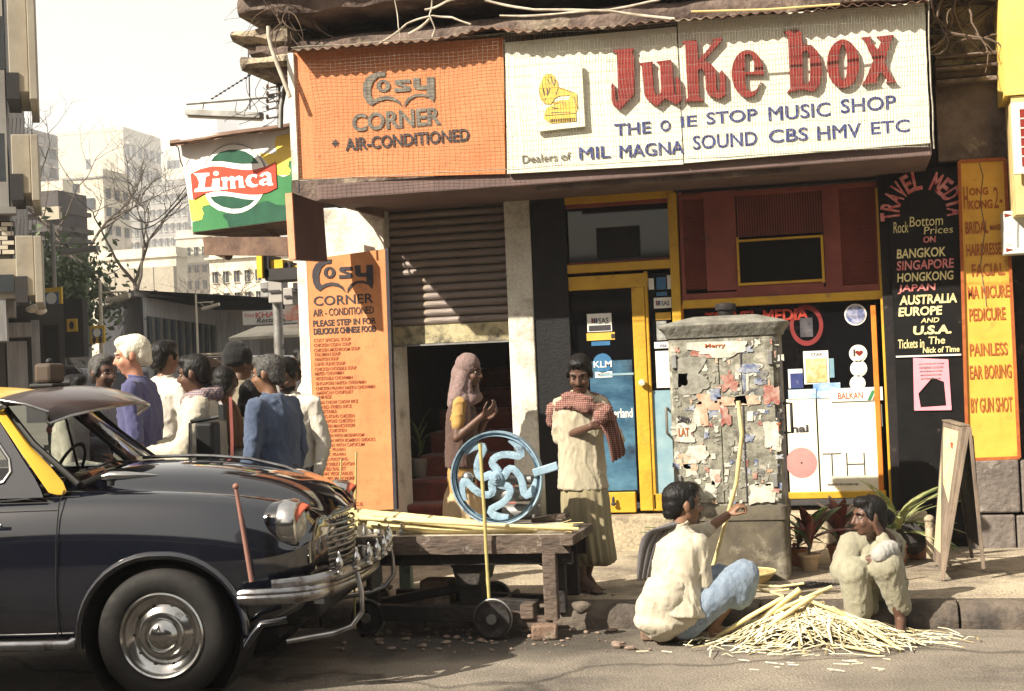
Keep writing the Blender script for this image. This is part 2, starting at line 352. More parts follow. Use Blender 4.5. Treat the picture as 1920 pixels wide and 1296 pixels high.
# stair lobby
zsl_c = PY(1340, 306, 10.02).z+.065
zs = PY(845, 640, WY+.12).z
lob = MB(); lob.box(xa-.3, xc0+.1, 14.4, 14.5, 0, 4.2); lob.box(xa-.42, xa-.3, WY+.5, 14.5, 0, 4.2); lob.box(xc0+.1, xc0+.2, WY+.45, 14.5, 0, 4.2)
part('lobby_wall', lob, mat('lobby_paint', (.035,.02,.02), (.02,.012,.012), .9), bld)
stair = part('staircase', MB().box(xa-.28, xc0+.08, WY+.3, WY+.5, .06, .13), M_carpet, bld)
sx0, sx1 = xa-.05, xc0+.06
for i in range(8):
    h = .185; z0 = .12+i*h; y0 = WY+.02+i*.30
    sl = MB(); rs = []
    for xx in np.linspace(sx0, sx1, 14):
        n_ = .008*NZ.noise(V((xx*6, i, 2)))
        rs.append([(xx, y0+.34, z0-.02), (xx, y0+.035+n_, z0-.02), (xx, y0+.03+n_, z0+h*.6), (xx, y0+.008+n_, z0+h*.75), (xx, y0-.008+n_, z0+h-.03), (xx, y0+.006+n_, z0+h-.006), (xx, y0+.03, z0+h+n_), (xx, y0+.34, z0+h)])
    sl.loft(rs, True); part('step', sl, M_carpet, stair, sm=50)
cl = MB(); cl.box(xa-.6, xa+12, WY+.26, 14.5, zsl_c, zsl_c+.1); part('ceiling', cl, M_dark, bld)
# roller shutter
SY = WY+.14
shx0, shx1, _, _ = rect(724, 350, 958, 640, SY)
ztop = PY(840, 345, SY).z; zbot = PY(845, 608, SY).z; nsl = 17; hs = (ztop-zbot)/nsl
shut = part('roller_shutter', MB().box(shx0-.04, shx1+.04, SY+.05, SY+.06, zbot-.1, ztop+.1), M_dark, bld)
prof = [(0.035, 0), (0.006, .06), (-.004, .2), (-.014, .45), (-.012, .7), (-.002, .88), (0.022, .96), (0.036, 1.0)]
sme = None
for i in range(nsl):
    if sme is None:
        s_ = MB(); s_.loft([[(xx, dy + .004*NZ.noise(V((xx*5, t*3, 0))), t*hs) for dy, t in prof] for xx in np.linspace(0, shx1-shx0, 26)], False, closed=False)
        sme = s_.mesh('slat'); sme.materials.append(M_shut); smooth(sme, 50)
    o = bpy.data.objects.new('slat', sme); COL.objects.link(o); o.parent = shut
    o.location = (shx0+4.3, SY-WY, zbot+i*hs)
zb2 = PY(845, 645, SY).z
br = MB(); br.loft([[(xx, SY-.012+.003*sin(xx*9), z) for z in (zb2+.012, zb2+.03, zbot-.012, zbot)] + [(xx, SY+.03, zbot), (xx, SY+.03, zb2+.012)] for xx in np.linspace(shx0, shx1, 30)], True)
part('bottom_rail', br, M_shutb, shut, sm=40)
br = MB(); br.box(shx0, shx1, SY-.045, SY+.02, zb2-.006, zb2+.008); part('bottom_lip', br, M_steel, shut)
gd = MB(); gd.box(shx0-.07, shx0-.005, SY-.09, SY+.04, .12, ztop); gd.box(shx1+.003, shx1+.03, SY-.02, SY+.04, zb2-.02, ztop); part('guide_rail', gd, M_black, shut)
# corbel on the white pier
cx0 = PY(632, 350, WY-.3).x; cx1 = PY(716, 350, WY-.05).x; cz = PY(675, 352, WY-.2).z
c_ = MB(); pts = [(cx0, cz+.02), (cx1, cz+.02), (cx1, cz-.24), (cx1-.10, cz-.21), (cx1-.22, cz-.14), (cx0+.05, cz-.03)]
c_.prism(pts, a=WY-.28, b=WY-.004); part('corbel', c_, M_soffit, bld, bevel=.008)
# canopy slab the signs hang from
FY = 10.02
fx0, fx1, fz0, fz1 = rect(640, 325, 1745, 352, FY)
zsl = PY(1340, 306, FY).z
cs = MB(); cs.box(PY(640, 340, WY).x+.13, PY(1748, 290, FY).x, FY+.03, WY+.25, zsl-.055, zsl+.06); part('canopy_slab', cs, M_soffit, bld, bevel=.01)
ls = MB(); ls.box(PY(1000, 330, FY).x, PY(1500, 320, FY).x, FY+.10, FY+.16, zsl-.09, zsl-.057); part('canopy_batten', ls, M_old, bld)
bulb = MB(); bulb.ell(PY(800, 350, FY+.25), (.07, .07, .03)); part('ceiling_lamp_cover', bulb, mat('milky_plastic', (.5,.42,.38)), bld, sm=60)
# upper storey: dark masonry with string courses
X0, X1 = xL+.02, PY(1890, 200, WY).x
up = MB(); up.box(X0, X1, WY, WY+.5, zsl+.06, 8.2); part('upper_wall', up, M_old, bld)
zl = PY(1000, 30, 10.6).z
def rough_band(name, m, x0, x1, y0, y1, z0, z1, amp=.02, n=60, seed=0, slope=0):
    rs = []
    for xx in np.linspace(x0, x1, n):
        q = lambda k: amp*NZ.noise(V((xx*4, k*3.3, seed)))
        s = slope*(xx-x0)
        rs.append([(xx, y1, z0+s), (xx, y0+.02+q(1), z0+q(2)+s), (xx, y0+q(3), z0+(z1-z0)*.3+s), (xx, y0+q(4), z0+(z1-z0)*.75+s), (xx, y0+.03+q(5), z1+q(6)+s), (xx, y1, z1+q(7)+s)])
    b = MB(); b.loft(rs, True); return part(name, b, m, bld, sm=50)
za = PY(1000, 75, 10.3).z
rough_band('string_course', M_old, X0-.05, X1, 10.35, WY, za+.05, za+.20, .03, 90, 1)
rough_band('string_course', M_oldlight, X0-.12, PY(1000,60,10.2).x, 10.2, WY, za-.02, za+.06, .03, 60, 2)
rough_band('string_course', M_old, X0-.1, X1, 10.15, WY, za+.36, za+.50, .03, 90, 3)
rough_band('cornice', M_oldlight, X0-.1, X1, 10.02, WY, za+.53, za+.66, .035, 90, 4)
rough_band('cornice', M_old, X0-.1, X1, 9.85, WY, za+.68, za+.95, .03, 90, 5)
# broken balcony stub beyond the corner
for (pa, pb, dz, dep, m_) in (((450, 62), (560, 100), 0, .5, M_oldlight), ((485, 98), (560, 128), 0, .4, M_old), ((500, 118), (560, 165), 0, .3, M_old), ((520, 0), (600, 62), 0, .4, M_old)):
    a = PY(*pa, 10.5); b = PY(*pb, 10.5); rk = MB(); rs = []
    for i in range(10):
        t = i/9; xx = a.x+(b.x-a.x)*t; tp = a.z - .02 + .03*NZ.noise(V((xx*8, 1, a.z))); bt = a.z-(a.z-b.z)*(.45+.55*t)+.03*NZ.noise(V((xx*9, 5, a.z)))
        y0 = 10.3+.04*NZ.noise(V((xx*7, 7, a.z)))
        rs.append([(xx, y0+dep, bt), (xx, y0+.05, bt), (xx, y0, bt+.04), (xx, y0, tp-.03), (xx, y0+.04, tp), (xx, y0+dep, tp)])
    rk.loft(rs, True); part('broken_ledge', rk, m_, bld, sm=45)
# right-hand pilaster with mouldings
px_ = PY(1752, 150, WY-.06).x; qx = PY(1888, 150, WY-.06).x
for (ya, yb, dy, m_) in ((-60, 98, .16, M_oldlight), (98, 104, .30, M_old), (106, 118, .22, M_oldlight), (120, 126, .30, M_old), (128, 142, .20, M_old), (144, 152, .26, M_old), (152, 298, .12, M_old)):
    z1 = PY(1830, ya, WY-dy).z; z0 = PY(1830, yb, WY-dy).z
    b_ = MB(); rs = [[(xx, WY, z0), (xx, WY-dy+.015*NZ.noise(V((xx*6, z0, 1))), z0), (xx, WY-dy-.01+.02*NZ.noise(V((xx*5, z0, 3))), (z0+z1)/2), (xx, WY-dy+.015*NZ.noise(V((xx*6, z1, 2))), z1), (xx, WY, z1)] for xx in np.linspace(px_+.0, qx, 14)]
    b_.loft(rs, True); part('pilaster_moulding', b_, m_, bld, sm=45)
# wall right of the shop
x0, x1, z0, z1 = rect(1660, 298, 1960, 1040, WY)
mb = MB(); mb.box(x0, x1+2.5, WY-.02, WY+.4, .1, z1+.3); part('side_wall', mb, mat('black_stained_wall', (.012,.010,.012), (.022,.018,.018), .9, 5, bump=1, dirt=(.16,.13,.12), dirt_amt=.1, dscale=5), bld)
mb = MB(); mb.box(PY(1900, 100, WY).x, x1+2.5, WY-.02, WY+.4, z1+.3, 8.2); part('side_wall', mb, M_old, bld)
# ashlar blocks at the foot of the right pilaster
for (r) in ((1818, 862, 1912, 962), (1824, 966, 1905, 1042), (1908, 966, 2010, 1042), (1916, 862, 2000, 962)):
    bx0, bx1, bz0, bz1 = rect(*r, WY-.16); b_ = MB()
    b_.box(bx0, bx1, WY-.16, WY, max(bz0, .12), bz1); part('stone_block', b_, M_stone, bld, bevel=.014)
# ---- shop front ------------------------------------------------
DY = WY+.08
sfx0, sfx1, _, _ = rect(1003, 350, 1668, 960, DY)
zc = zsl-.05
pl = MB(); plx0 = PY(1016, 990, WY-.1).x; plx1 = PY(1740, 990, WY-.1).x; zp = PY(1200, 968, WY-.1).z
pl.box(plx0, plx1, WY-.10, WY+.5, .1, zp); part('plinth', pl, M_cream, bld, bevel=.012)
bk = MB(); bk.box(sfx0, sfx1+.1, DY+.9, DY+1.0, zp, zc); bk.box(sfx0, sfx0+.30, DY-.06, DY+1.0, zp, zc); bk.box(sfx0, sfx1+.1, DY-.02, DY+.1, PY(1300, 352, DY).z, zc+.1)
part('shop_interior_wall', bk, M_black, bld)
def yframe(name, r, depth=.07, Y=DY, m=M_yel, parent=None): return bpart(name, m, r, Y-depth/2-.02, Y+depth/2, parent=parent, bevel=.005)
sf = part('shop_window_frame', MB().box(*[PY(1271, 600, DY).x+d for d in (-.035, .035)], DY-.06, DY+.03, zp, PY(1270, 362, DY).z), M_yel, bld, bevel=.005)
yframe('head_rail', (1030, 362, 1262, 378), parent=sf); yframe('post', (1033, 378, 1052, 962), parent=sf)
yframe('transom_rail', (1050, 492, 1264, 508), parent=sf); yframe('mid_rail', (1279, 554, 1652, 570), parent=sf, depth=.09)
yframe('post', (1655, 350, 1688, 950), parent=sf, depth=.12); yframe('sill_rail', (1290, 924, 1662, 936), parent=sf)
yframe('inner_stop', (1640, 572, 1650, 924), parent=sf, depth=.04, m=mat('orange_edge', (.65,.22,.03)))
yframe('inner_stop', (1279, 572, 1288, 924), parent=sf, depth=.04, m=mat('orange_edge', (.65,.22,.03)))
tw = bpart('fanlight', M_maroon, (1052, 378, 1258, 386), DY-.02, DY+.03)
bpart('frame_edge', M_maroon, (1050, 380, 1056, 494), DY-.02, DY+.03, parent=tw); bpart('frame_edge', M_maroon, (1254, 376, 1260, 490), DY-.02, DY+.03, parent=tw)
bpart('frame_edge', M_maroon, (1052, 488, 1260, 493), DY-.02, DY+.03, parent=tw)
bpart('pane', M_glass, (1056, 384, 1256, 490), DY, DY+.01, parent=tw, bevel=0)
bpart('air_cooler', M_black, (1118, 425, 1200, 484), DY-.012, DY-.001, parent=tw, bevel=.02)
door = bpart('shop_door', M_yel, (1054, 516, 1214, 542), DY-.04, DY+.02)
bpart('stile', M_yel, (1054, 542, 1070, 962), DY-.04, DY+.02, parent=door); bpart('stile', M_yel, (1192, 538, 1216, 958), DY-.04, DY+.02, parent=door)
bpart('rail', M_yel, (1072, 924, 1192, 962), DY-.038, DY+.02, parent=door); bpart('pane', M_glass, (1070, 540, 1193, 926), DY, DY+.01, parent=door, bevel=0)
h_ = MB(); c = PY(1203, 718, DY-.09); h_.lathe([(.0, 0), (.022, .004), (.028, .02), (.022, .036), (.01, .04), (.01, .07)], c, (0,1,0), 16); part('handle', h_, mat('ivory_knob', (.8,.72,.5), rough=.3), door, sm=50)
h_ = MB(); c = PY(1150, 938, DY-.07); h_.ell(c, (.012, .012, .03)); h_.ell(c+V((0,0,-.03)), (.02,.012,.015)); part('lock', h_, M_ink, door, sm=60)
sdp = bpart('side_light', M_yel, (1216, 508, 1222, 956), DY-.03, DY+.02); bpart('pane', M_glass, (1220, 512, 1262, 952), DY, DY+.01, parent=sdp, bevel=0)
bpart('rail', M_yel, (1222, 926, 1262, 958), DY-.03, DY+.02, parent=sdp)
c = PY(1250, 790, DY-.06); h_ = MB(); h_.tube([c+V((0,.05,.10)), c+V((0,0,.10)), c+V((0,0,-.10)), c+V((0,.05,-.10))], .011, 8); part('handle', h_, M_steel, sdp, sm=50)
# stickers and posters behind the door glass
def sticker(r, m, txts=(), parent=door, name='sticker', off=.004, circle=False):
    Y = DY-off; x0, x1, z0, z1 = rect(*r, Y)
    mb = MB()
    if circle: mb.lathe([(1, 0), (1, .003)], ((x0+x1)/2, Y-.003, (z0+z1)/2), (0, 1, 0), 24, e=(abs(x1-x0)/2, abs(x1-x0)/2))
    else: mb.box(x0, x1, Y-.003, Y, z0, z1)
    o = part(name, mb, m, parent)
    for (s, tr, tm) in txts: ptext(s, *tr, Y-.0035, tm, o.parent, bold=.015, ext=.001, name='sticker_lettering')
    return o
M_mus = mat('mustard_sticker', (.72,.45,.08)); M_pdark = mat('slate_print', (.05,.055,.09))
sticker((1101, 588, 1147, 622), M_pw, [('SAS', (1122, 596, 1141, 607), M_ink)]); sticker((1104, 610, 1145, 620), M_ink, off=.0075)
for i in range(3): sticker((1109+i*4, 597, 1112+i*4, 606), [M_red, M_ink, M_navy][i], off=.0075)
sticker((1100, 624, 1153, 638), M_mus); sticker((1109, 640, 1144, 648), M_blue)
sticker((1146, 626, 1152, 634), M_ink, off=.008)
sticker((1112, 662, 1148, 700), M_blue, [('KLM', (1113, 677, 1147, 689), M_pw)], circle=True); sticker((1116, 697, 1148, 708), M_pw, [('agent', (1121, 699, 1143, 706), M_ink)])
pst = mat('landscape_poster', (.025,.07,.13), (.09,.20,.29), .3, 3.5, stretch=(1,1,1.8), dirt=(.02,.03,.05), dirt_amt=.5, dscale=2.2)
sticker((1110, 676, 1190, 920), pst, [('Switzerland', (1120, 766, 1186, 784), M_pw)], name='poster', off=.001)
sticker((1114, 863, 1136, 868), M_pw); sticker((1126, 700, 1188, 704), M_lblue, off=.006)
for (r, m, tx) in (((1216, 522, 1226, 543), M_pw, ()), ((1231, 520, 1249, 543), M_blue, ()), ((1251, 516, 1262, 542), M_pw, ()), ((1231, 548, 1251, 555), M_blue, ()),
                   ((1226, 558, 1259, 578), M_pw, [('SAS', (1240, 564, 1255, 573), M_ink)]), ((1229, 586, 1258, 600), M_mus, ()), ((1231, 602, 1250, 638), mat('photo_print', (.4,.4,.38), (.15,.15,.15), .4, 20), ()),
                   ((1227, 641, 1262, 653), M_pw, [('visa', (1236, 644, 1250, 651), M_navy)]), ((1230, 658, 1262, 727), M_pw, ()), ((1226, 732, 1262, 925), M_lblue, ())):
    sticker(r, m, tx, parent=sdp)
for i in range(3): sticker((1230+i*3, 564, 1232+i*3, 573), [M_red, M_ink, M_navy][i], off=.0075, parent=sdp)
# maroon louvre screen
lv = bpart('louvre_screen', M_maroon, (1275, 352, 1650, 362), DY-.04, DY+.02)
for r in ((1275, 360, 1282, 552), (1322, 358, 1381, 545), (1544, 352, 1576, 540), (1642, 346, 1651, 540), (1381, 530, 1545, 548), (1279, 542, 1650, 555)):
    bpart('panel', M_maroon, r, DY-.04+random.uniform(0, .004), DY+.02, parent=lv, bevel=.003)
for r, vert in (((1282, 362, 1323, 543), 0), ((1576, 354, 1643, 538), 0), ((1381, 362, 1545, 440), 1)):
    x0, x1, z0, z1 = rect(*r, DY-.02); bkp = MB(); bkp.box(x0, x1, DY+.01, DY+.02, z0, z1); part('louvre_back', bkp, M_maroond, lv)
    m_ = MB(); n_ = 46 if r[1] != 362 or not vert else 34
    for i in range(n_):
        t = (i+.5)/n_
        if vert: xx = x0+(x1-x0)*t; m_.box(xx-.0055, xx+.0055, DY-.028, DY-.006, z0, z1)
        else: zz = z0+(z1-z0)*t; m_.obox(((x0+x1)/2, DY-.018, zz), ((x1-x0)/2, 0, 0), (0, .010, -.007), (0, .0015, .002))
    part('louvre_slats', m_, M_maroon, lv, kind='stuff')
for r in ((1384, 445, 1543, 449), (1384, 527, 1543, 532)): bpart('opening_trim', M_yel, r, DY-.055, DY, parent=lv, bevel=.002)
for r in ((1382, 445, 1386, 532), (1540, 442, 1545, 530)): bpart('opening_trim', M_yel, r, DY-.057, DY, parent=lv, bevel=.002)
bpart('opening_back', M_dark, (1386, 449, 1541, 528), DY-.01, DY, parent=lv, bevel=0)
# display window
dw = bpart('display_window', M_glass, (1286, 572, 1642, 926), DY, DY+.01, bevel=0)
def dst(r, m, txts=(), **k): return sticker(r, m, txts, parent=dw, **k)
M_ivory = mat('ivory_board', (.82,.78,.62), (.78,.74,.6), .7, 3)
dst((1478, 748, 1533, 928), M_ivory, name='record_poster', off=.02); dst((1536, 746, 1646, 926), M_ivory, name='record_poster', off=.02)
dst((1557, 727, 1655, 752), M_pw, [('BALKAN', (1571, 736, 1618, 748), M_hktxt)], off=.03)
x0, x1, z0, z1 = rect(1626, 732, 1648, 750, DY-.034)
for k_, m_ in ((0, mat('green_print', (.05,.25,.1))), (.035, M_hktxt)):
    s_ = MB(); s_.prism([(x0+k_, z0), (x0+k_+.025, z0), (x0+k_+.06, z1), (x0+k_+.035, z1)], a=DY-.0355, b=DY-.034); part('stripe', s_, m_, dw)
c = PY(1503, 868, DY-.024); s_ = MB(); s_.lathe([(0, 0), (.116, 0), (.116, .003)], c, (0,1,0), 40, cap=False); part('record_disc', s_, mat('rose_print', (.50,.26,.24), (.42,.2,.2)), dw)
s_ = MB(); s_.lathe([(0, 0), (.007, 0), (.007, .003)], c-V((0,.002,0)), (0,1,0), 12, cap=False); part('record_hole', s_, M_ink, dw)
for s, r in (('T', (1543, 850, 1578, 893)), ('H', (1587, 849, 1622, 892))):
    x0, x1, z0, z1 = rect(*r, DY-.0235); t_ = MB(); a = .0045; e_ = (DY-.0245, DY-.0235)
    if s == 'T': t_.box(x0, x1, *e_, z1-2*a, z1); t_.box((x0+x1)/2-a, (x0+x1)/2+a, *e_, z0, z1-2*a)
    else: t_.box(x0, x0+2*a, *e_, z0, z1); t_.box(x1-2*a, x1, *e_, z0, z1); t_.box(x0+2*a, x1-2*a, *e_, (z0+z1)/2-a, (z0+z1)/2+a)
    part('poster_lettering', t_, M_ink, dw)
ptext('nai', 1484, 797, 1516, 811, DY-.0235, M_ink, dw, bold=.03); ptext('music for the modern ear', 1552, 905, 1610, 910, DY-.0235, M_inkw, dw)
dst((1507, 658, 1554, 720), M_pw, [('STAR', (1520, 662, 1542, 668), M_ink)], off=.012); dst((1511, 672, 1550, 717), mat('golden_print', (.75,.66,.38), (.45,.30,.1), .6, 22), off=.0165)
dst((1555, 672, 1564, 708), M_lblue, off=.008); dst((1478, 692, 1505, 728), M_pw, off=.01); dst((1482, 700, 1506, 728), M_navy, off=.015)
dst((1525, 718, 1576, 746), mat('sky_photo_print', (.10,.25,.55), (.55,.65,.7), .4, 9, stretch=(1,1,2)), off=.017); dst((1478, 730, 1530, 748), mat('boat_print', (.3,.45,.55), (.7,.72,.7), .4, 12), off=.024)
for (cx, cy, rr) in ((1604, 590, 21), (1609, 663, 17), (1610, 691, 16), (1608, 719, 15)):
    dst((cx-rr, cy-rr, cx+rr, cy+rr), M_pw, circle=True, off=.005); dst((cx-rr+3, cy-rr+3, cx+rr-3, cy+rr-3), mat('group_photo_print', (.06,.09,.25), (.5,.5,.6), .5, 22) if cy == 590 else M_ivory, circle=True, off=.009)
ht = MB()
hc = PY(1611, 662, DY-.0135)
ht.prism([(hc.x+.028*(16*sin(t)**3)/16, hc.z+.026*(13*cos(t)-5*cos(2*t)-2*cos(3*t)-cos(4*t))/16) for t in np.linspace(0, 2*pi, 25)[:-1]], a=hc.y-.001, b=hc.y); part('heart_print', ht, M_red, dw)
ptext('I', 1600, 655, 1603, 668, DY-.013, M_ink, dw)
M_dred = mat('red_window_letter', (.42,.055,.03), (.35,.04,.03))
ptext('TRAVEL MEDIA', 1322, 582, 1516, 604, DY-.002, M_dred, dw, bold=.03)
rg = MB(); c = PY(1512, 610, DY-.005); rg.lathe([(.095, 0), (.125, 0), (.125, .003), (.095, .003), (.095, 0)], c, (0,1,0), 40, cap=False, e=(1.0,1.25)); part('ring_print', rg, mat('dull_red_print', (.22,.03,.03)), dw)
dst((1500, 596, 1524, 632), mat('portrait_print', (.12,.11,.12), (.03,.03,.04), .5, 14), off=.003)
dst((1644, 758, 1654, 800), mat('grey_card', (.3,.34,.33)), off=.026)
# ================================================================ signs
def PP(px, py, P0, n):
    d = ray(px, py); return CAMP + d*((P0-CAMP).dot(n)/d.dot(n))
def curveshape(loops, ext=.0, smoothed=False, res=6):
    c = bpy.data.curves.new('s', 'CURVE'); c.dimensions = '2D'; c.fill_mode = 'BOTH'; c.extrude = .01; c.resolution_u = res
    for L in loops:
        if smoothed:
            s = c.splines.new('BEZIER'); s.bezier_points.add(len(L)-1)
            for i, p in enumerate(L):
                b = s.bezier_points[i]; b.co = (p[0], p[1], 0); b.handle_left_type = b.handle_right_type = 'AUTO'
        else:
            s = c.splines.new('POLY'); s.points.add(len(L)-1)
            for i, p in enumerate(L): s.points[i].co = (p[0], p[1], 0, 1)
        s.use_cyclic_u = True
    o = bpy.data.objects.new('s', c); COL.objects.link(o); me = evalmesh(o)
    bpy.data.objects.remove(o); bpy.data.curves.remove(c); return me
def glyph(name, loops, to3, back, m, parent, depth, smoothed=False, **k):
    # loops in image units; to3 turns them into points on the sign's face; depth is the thickness towards the viewer (vector)
    me = curveshape(loops, smoothed=smoothed)
    for v in me.vertices:
        p = to3(v.co.x, v.co.y); v.co = p + (depth if v.co.z > 0 else V((0,0,0)))
    bm = bmesh.new(); bm.from_mesh(me); bmesh.ops.recalc_face_normals(bm, faces=bm.faces); bm.to_mesh(me); bm.free()
    root = parent
    while root.parent: root = root.parent
    me.transform(INV[root.name]); return part(name, me, m, parent, **k)
def ellp(cx, cy, rx, ry, n=28, a0=0, a1=2*pi): return [(cx+rx*cos(a0+(a1-a0)*i/n), cy+ry*sin(a0+(a1-a0)*i/n)) for i in range(n + (0 if abs(a1-a0-2*pi) < 1e-6 else 1))]
def strokes(pts, w):   # outline of a thick polyline
    L, R = [], []
    for i, p in enumerate(pts):
        a = V(pts[max(i-1, 0)]); b = V(pts[min(i+1, len(pts)-1)]); d = (b-a).normalized(); n = V((-d.y, d.x))
        ww = w[i] if hasattr(w, '__len__') else w
        L.append(tuple(V(p)+n*ww/2)); R.append(tuple(V(p)-n*ww/2))
    return L + R[::-1]
def zoomed(ox, oy, s, Y): return lambda x, y: PY(ox+x/s, oy+y/s, Y)
# ---- orange fascia
def quad_board(name, corners, Y, th, m, parent=None, n=14, wav=.001, **kw):   # board with corners given on the photograph (TL, TR, BR, BL)
    tl, tr, br, bl = [PY(*c, Y) for c in corners]; mb = MB(); R = []
    for i in range(n+1):
        t = i/n; a = tl.lerp(tr, t); b = bl.lerp(br, t); col = []
        for j in range(7):
            p = a.lerp(b, j/6); col.append((p.x, p.y + wav*NZ.noise(V((p.x*2, p.z*3, 1))), p.z))
        for j in reversed(range(7)):
            p = a.lerp(b, j/6); col.append((p.x, p.y+th, p.z))
        R.append(col)
    mb.loft(R, True); return part(name, mb, m, parent, sm=40, **kw)
cs_ = thing('fascia_sign', 'faded orange painted fascia board reading Cosy Corner air-conditioned, under the tin canopy', 'sign', PY(750, 330, FY))
quad_board('board', ((548, 98), (943, 70), (947, 326), (560, 336)), FY, .03, M_orange, cs_)
b_ = MB(); a, b = PY(548, 100, FY-.01), PY(558, 338, FY-.01); b_.bar(a+V((-.012,0,0)), b+V((-.012,0,0)), .05, .035, (0,1,0)); part('edge_strip', b_, M_white, cs_)
def cosy_logo(conv, m, parent, depth):
    C = [(243,614),(238,646),(196,650),(166,680),(150,730),(152,780),(168,806),(205,790),(245,783),(290,790),(325,815),(347,860),(318,832),(285,815),(245,808),(205,818),(178,832),(156,850),(128,830),(108,790),(100,740),(104,695),(122,655),(150,632),(195,616)]
    glyph('letter_c', [C], conv, 0, m, parent, depth)
    glyph('letter_o', [ellp(228,712,43,43), ellp(228,712,17,26)], conv, 0, m, parent, depth)
    S = [(395,668),(398,696),(345,694),(340,702),(390,716),(400,735),(392,752),(300,758),(298,730),(352,730),(356,724),(305,706),(298,690),(306,672)]
    glyph('letter_s', [S], conv, 0, m, parent, depth)
    Yg = [(412,660),(455,658),(456,715),(500,714),(500,656),(546,655),(549,790),(540,832),(512,800),(470,788),(430,790),(395,812),(358,862),(362,830),(385,795),(425,775),(470,770),(502,780),(500,742),(440,742),(420,732)]
    glyph('letter_y', [Yg], conv, 0, m, parent, depth)
lg = lambda x, y: PY(540+(605+(x-100)*1.30)/4.32, 60+(330+(y-618)*1.16-(x-100)*.02)/4.32, FY-.006)
dpt = V((0, -.004, 0))
cosy_logo(lg, M_inkw, cs_, dpt)
ptext('CORNER', 660, 207, 827, 241, FY-.006, M_inkw, cs_, bold=.03); ptext('AIR-CONDITIONED', 647, 250, 880, 274, FY-.006, M_ink, cs_, bold=.02)
glyph('asterisk', [[(628+r_*cos(a_), 268+r_*sin(a_)) for k_ in range(12) for a_, r_ in (((k_+.5)*pi/6, 7.5 if k_ % 2 else 3.5),)]], lambda x, y: PY(x, y, FY-.006), 0, M_ink, cs_, dpt)
# ---- juke box fascia
jb = thing('fascia_sign', 'long cream fascia board with raised red Juke box letters over the music shop', 'sign', PY(1340, 300, FY))
quad_board('board', ((947, 80), (1268, 50), (1281, 308), (951, 326)), FY-.014, .03, M_signcream, jb, wav=.004)
quad_board('board', ((1270, 40), (1733, 5), (1744, 268), (1283, 306)), FY-.018, .03, M_signcream, jb, wav=.003)
z5 = zoomed(940, 40, 4.32, FY-.022); z6 = zoomed(1340, 0, 3.31, FY-.022); dj = V((0, -.035, 0))
J = [(905,243),(1080,226),(1066,262),(1080,300),(1080,600),(962,722),(912,690),(897,640),(897,520),(908,508),(925,535),(932,640),(948,664),(955,650),(940,270)]
U = [(1118,348),(1232,332),(1224,360),(1238,560),(1246,590),(1262,606),(1286,600),(1300,575),(1290,362),(1258,335),(1378,318),(1387,345),(1395,480),(1407,596),(1416,606),(1424,596),(1413,470),(1430,452),(1450,490),(1462,640),(1425,682),(1330,628),(1265,694),(1185,642),(1165,600),(1143,372)]
K = [(1465,172),(1583,158),(1594,200),(1596,330),(1728,172),(1703,156),(1790,140),(1780,172),(1645,322),(1700,352),(1735,390),(1742,440),(1746,560),(1760,574),(1775,560),(1772,420),(1790,402),(1815,440),(1822,600),(1765,636),(1680,604),(1660,560),(1655,430),(1625,385),(1596,405),(1607,620),(1645,650),(1488,657),(1515,630),(1495,200)]
for g_ in (('letter_j', J), ('letter_u', U), ('letter_k', K)): glyph(g_[0], [g_[1]], z5, 0, M_red, jb, dj, bevel=.004)
Eo = [(308,468)] + ellp(207,462,100,146,40,0,-1.66*pi) + [(292,505),(262,560),(232,574),(200,560),(190,520),(188,468)]
glyph('letter_e', [Eo, [(188,350),(210,338),(235,352),(246,400),(246,452),(188,455)]], z6, 0, M_red, jb, dj, bevel=.004)
Bo = [(428,203),(518,188),(542,215),(546,285),(600,285),(640,325),(662,400),(664,470),(648,540),(612,575),(562,562),(530,560),(447,582),(470,556),(455,225)]
glyph('letter_b', [Bo, [(546,330),(572,318),(588,345),(592,430),(590,505),(578,530),(553,528),(548,500)]], z6, 0, M_red, jb, dj, bevel=.004)
glyph('letter_o', [ellp(797,402,100,150,40), ellp(796,396,27,112,30)], z6, 0, M_red, jb, dj, bevel=.004)
glyph('letter_x', [[(908,240),(970,232),(962,252),(1010,318),(1035,260),(1002,234),(1112,222),(1095,255),(1052,390),(1100,488),(1128,515),(1062,520),(1070,500),(1030,450),(1000,505),(1015,515),(912,532),(935,500),(985,380),(930,258)]], z6, 0, M_red, jb, dj, bevel=.004)
YT = FY-.021
for s, r, b in (('THE', (1152, 230, 1220, 252), .014), ('O', (1238, 225, 1257, 246), .014), ('IE', (1276, 217, 1307, 238), .014), ('STOP', (1324, 207, 1420, 230), .014), ('MUSIC', (1440, 196, 1556, 222), .014), ('SHOP', (1576, 182, 1680, 209), .014),
                ('MIL', (1086, 275, 1143, 297), .014), ('MAGNA', (1161, 268, 1281, 292), .014), ('SOUND', (1299, 250, 1420, 277), .014), ('CBS', (1441, 241, 1515, 266), .014), ('HMV', (1532, 234, 1613, 260), .014), ('ETC', (1633, 226, 1706, 250), .014), ('Dealers of', (979, 288, 1070, 303), .004)):
    if 'M' in s:
        ptext(s, *r, YT, M_navy, jb, bold=.0, ext=.002); ptext(s, r[0]+1.2, r[1], r[2]+1.2, r[3], YT-.0009, M_navy, jb, bold=.0, ext=.002)
    else: ptext(s, *r, YT, M_navy if b > .01 else M_inkw, jb, bold=b, ext=.002)
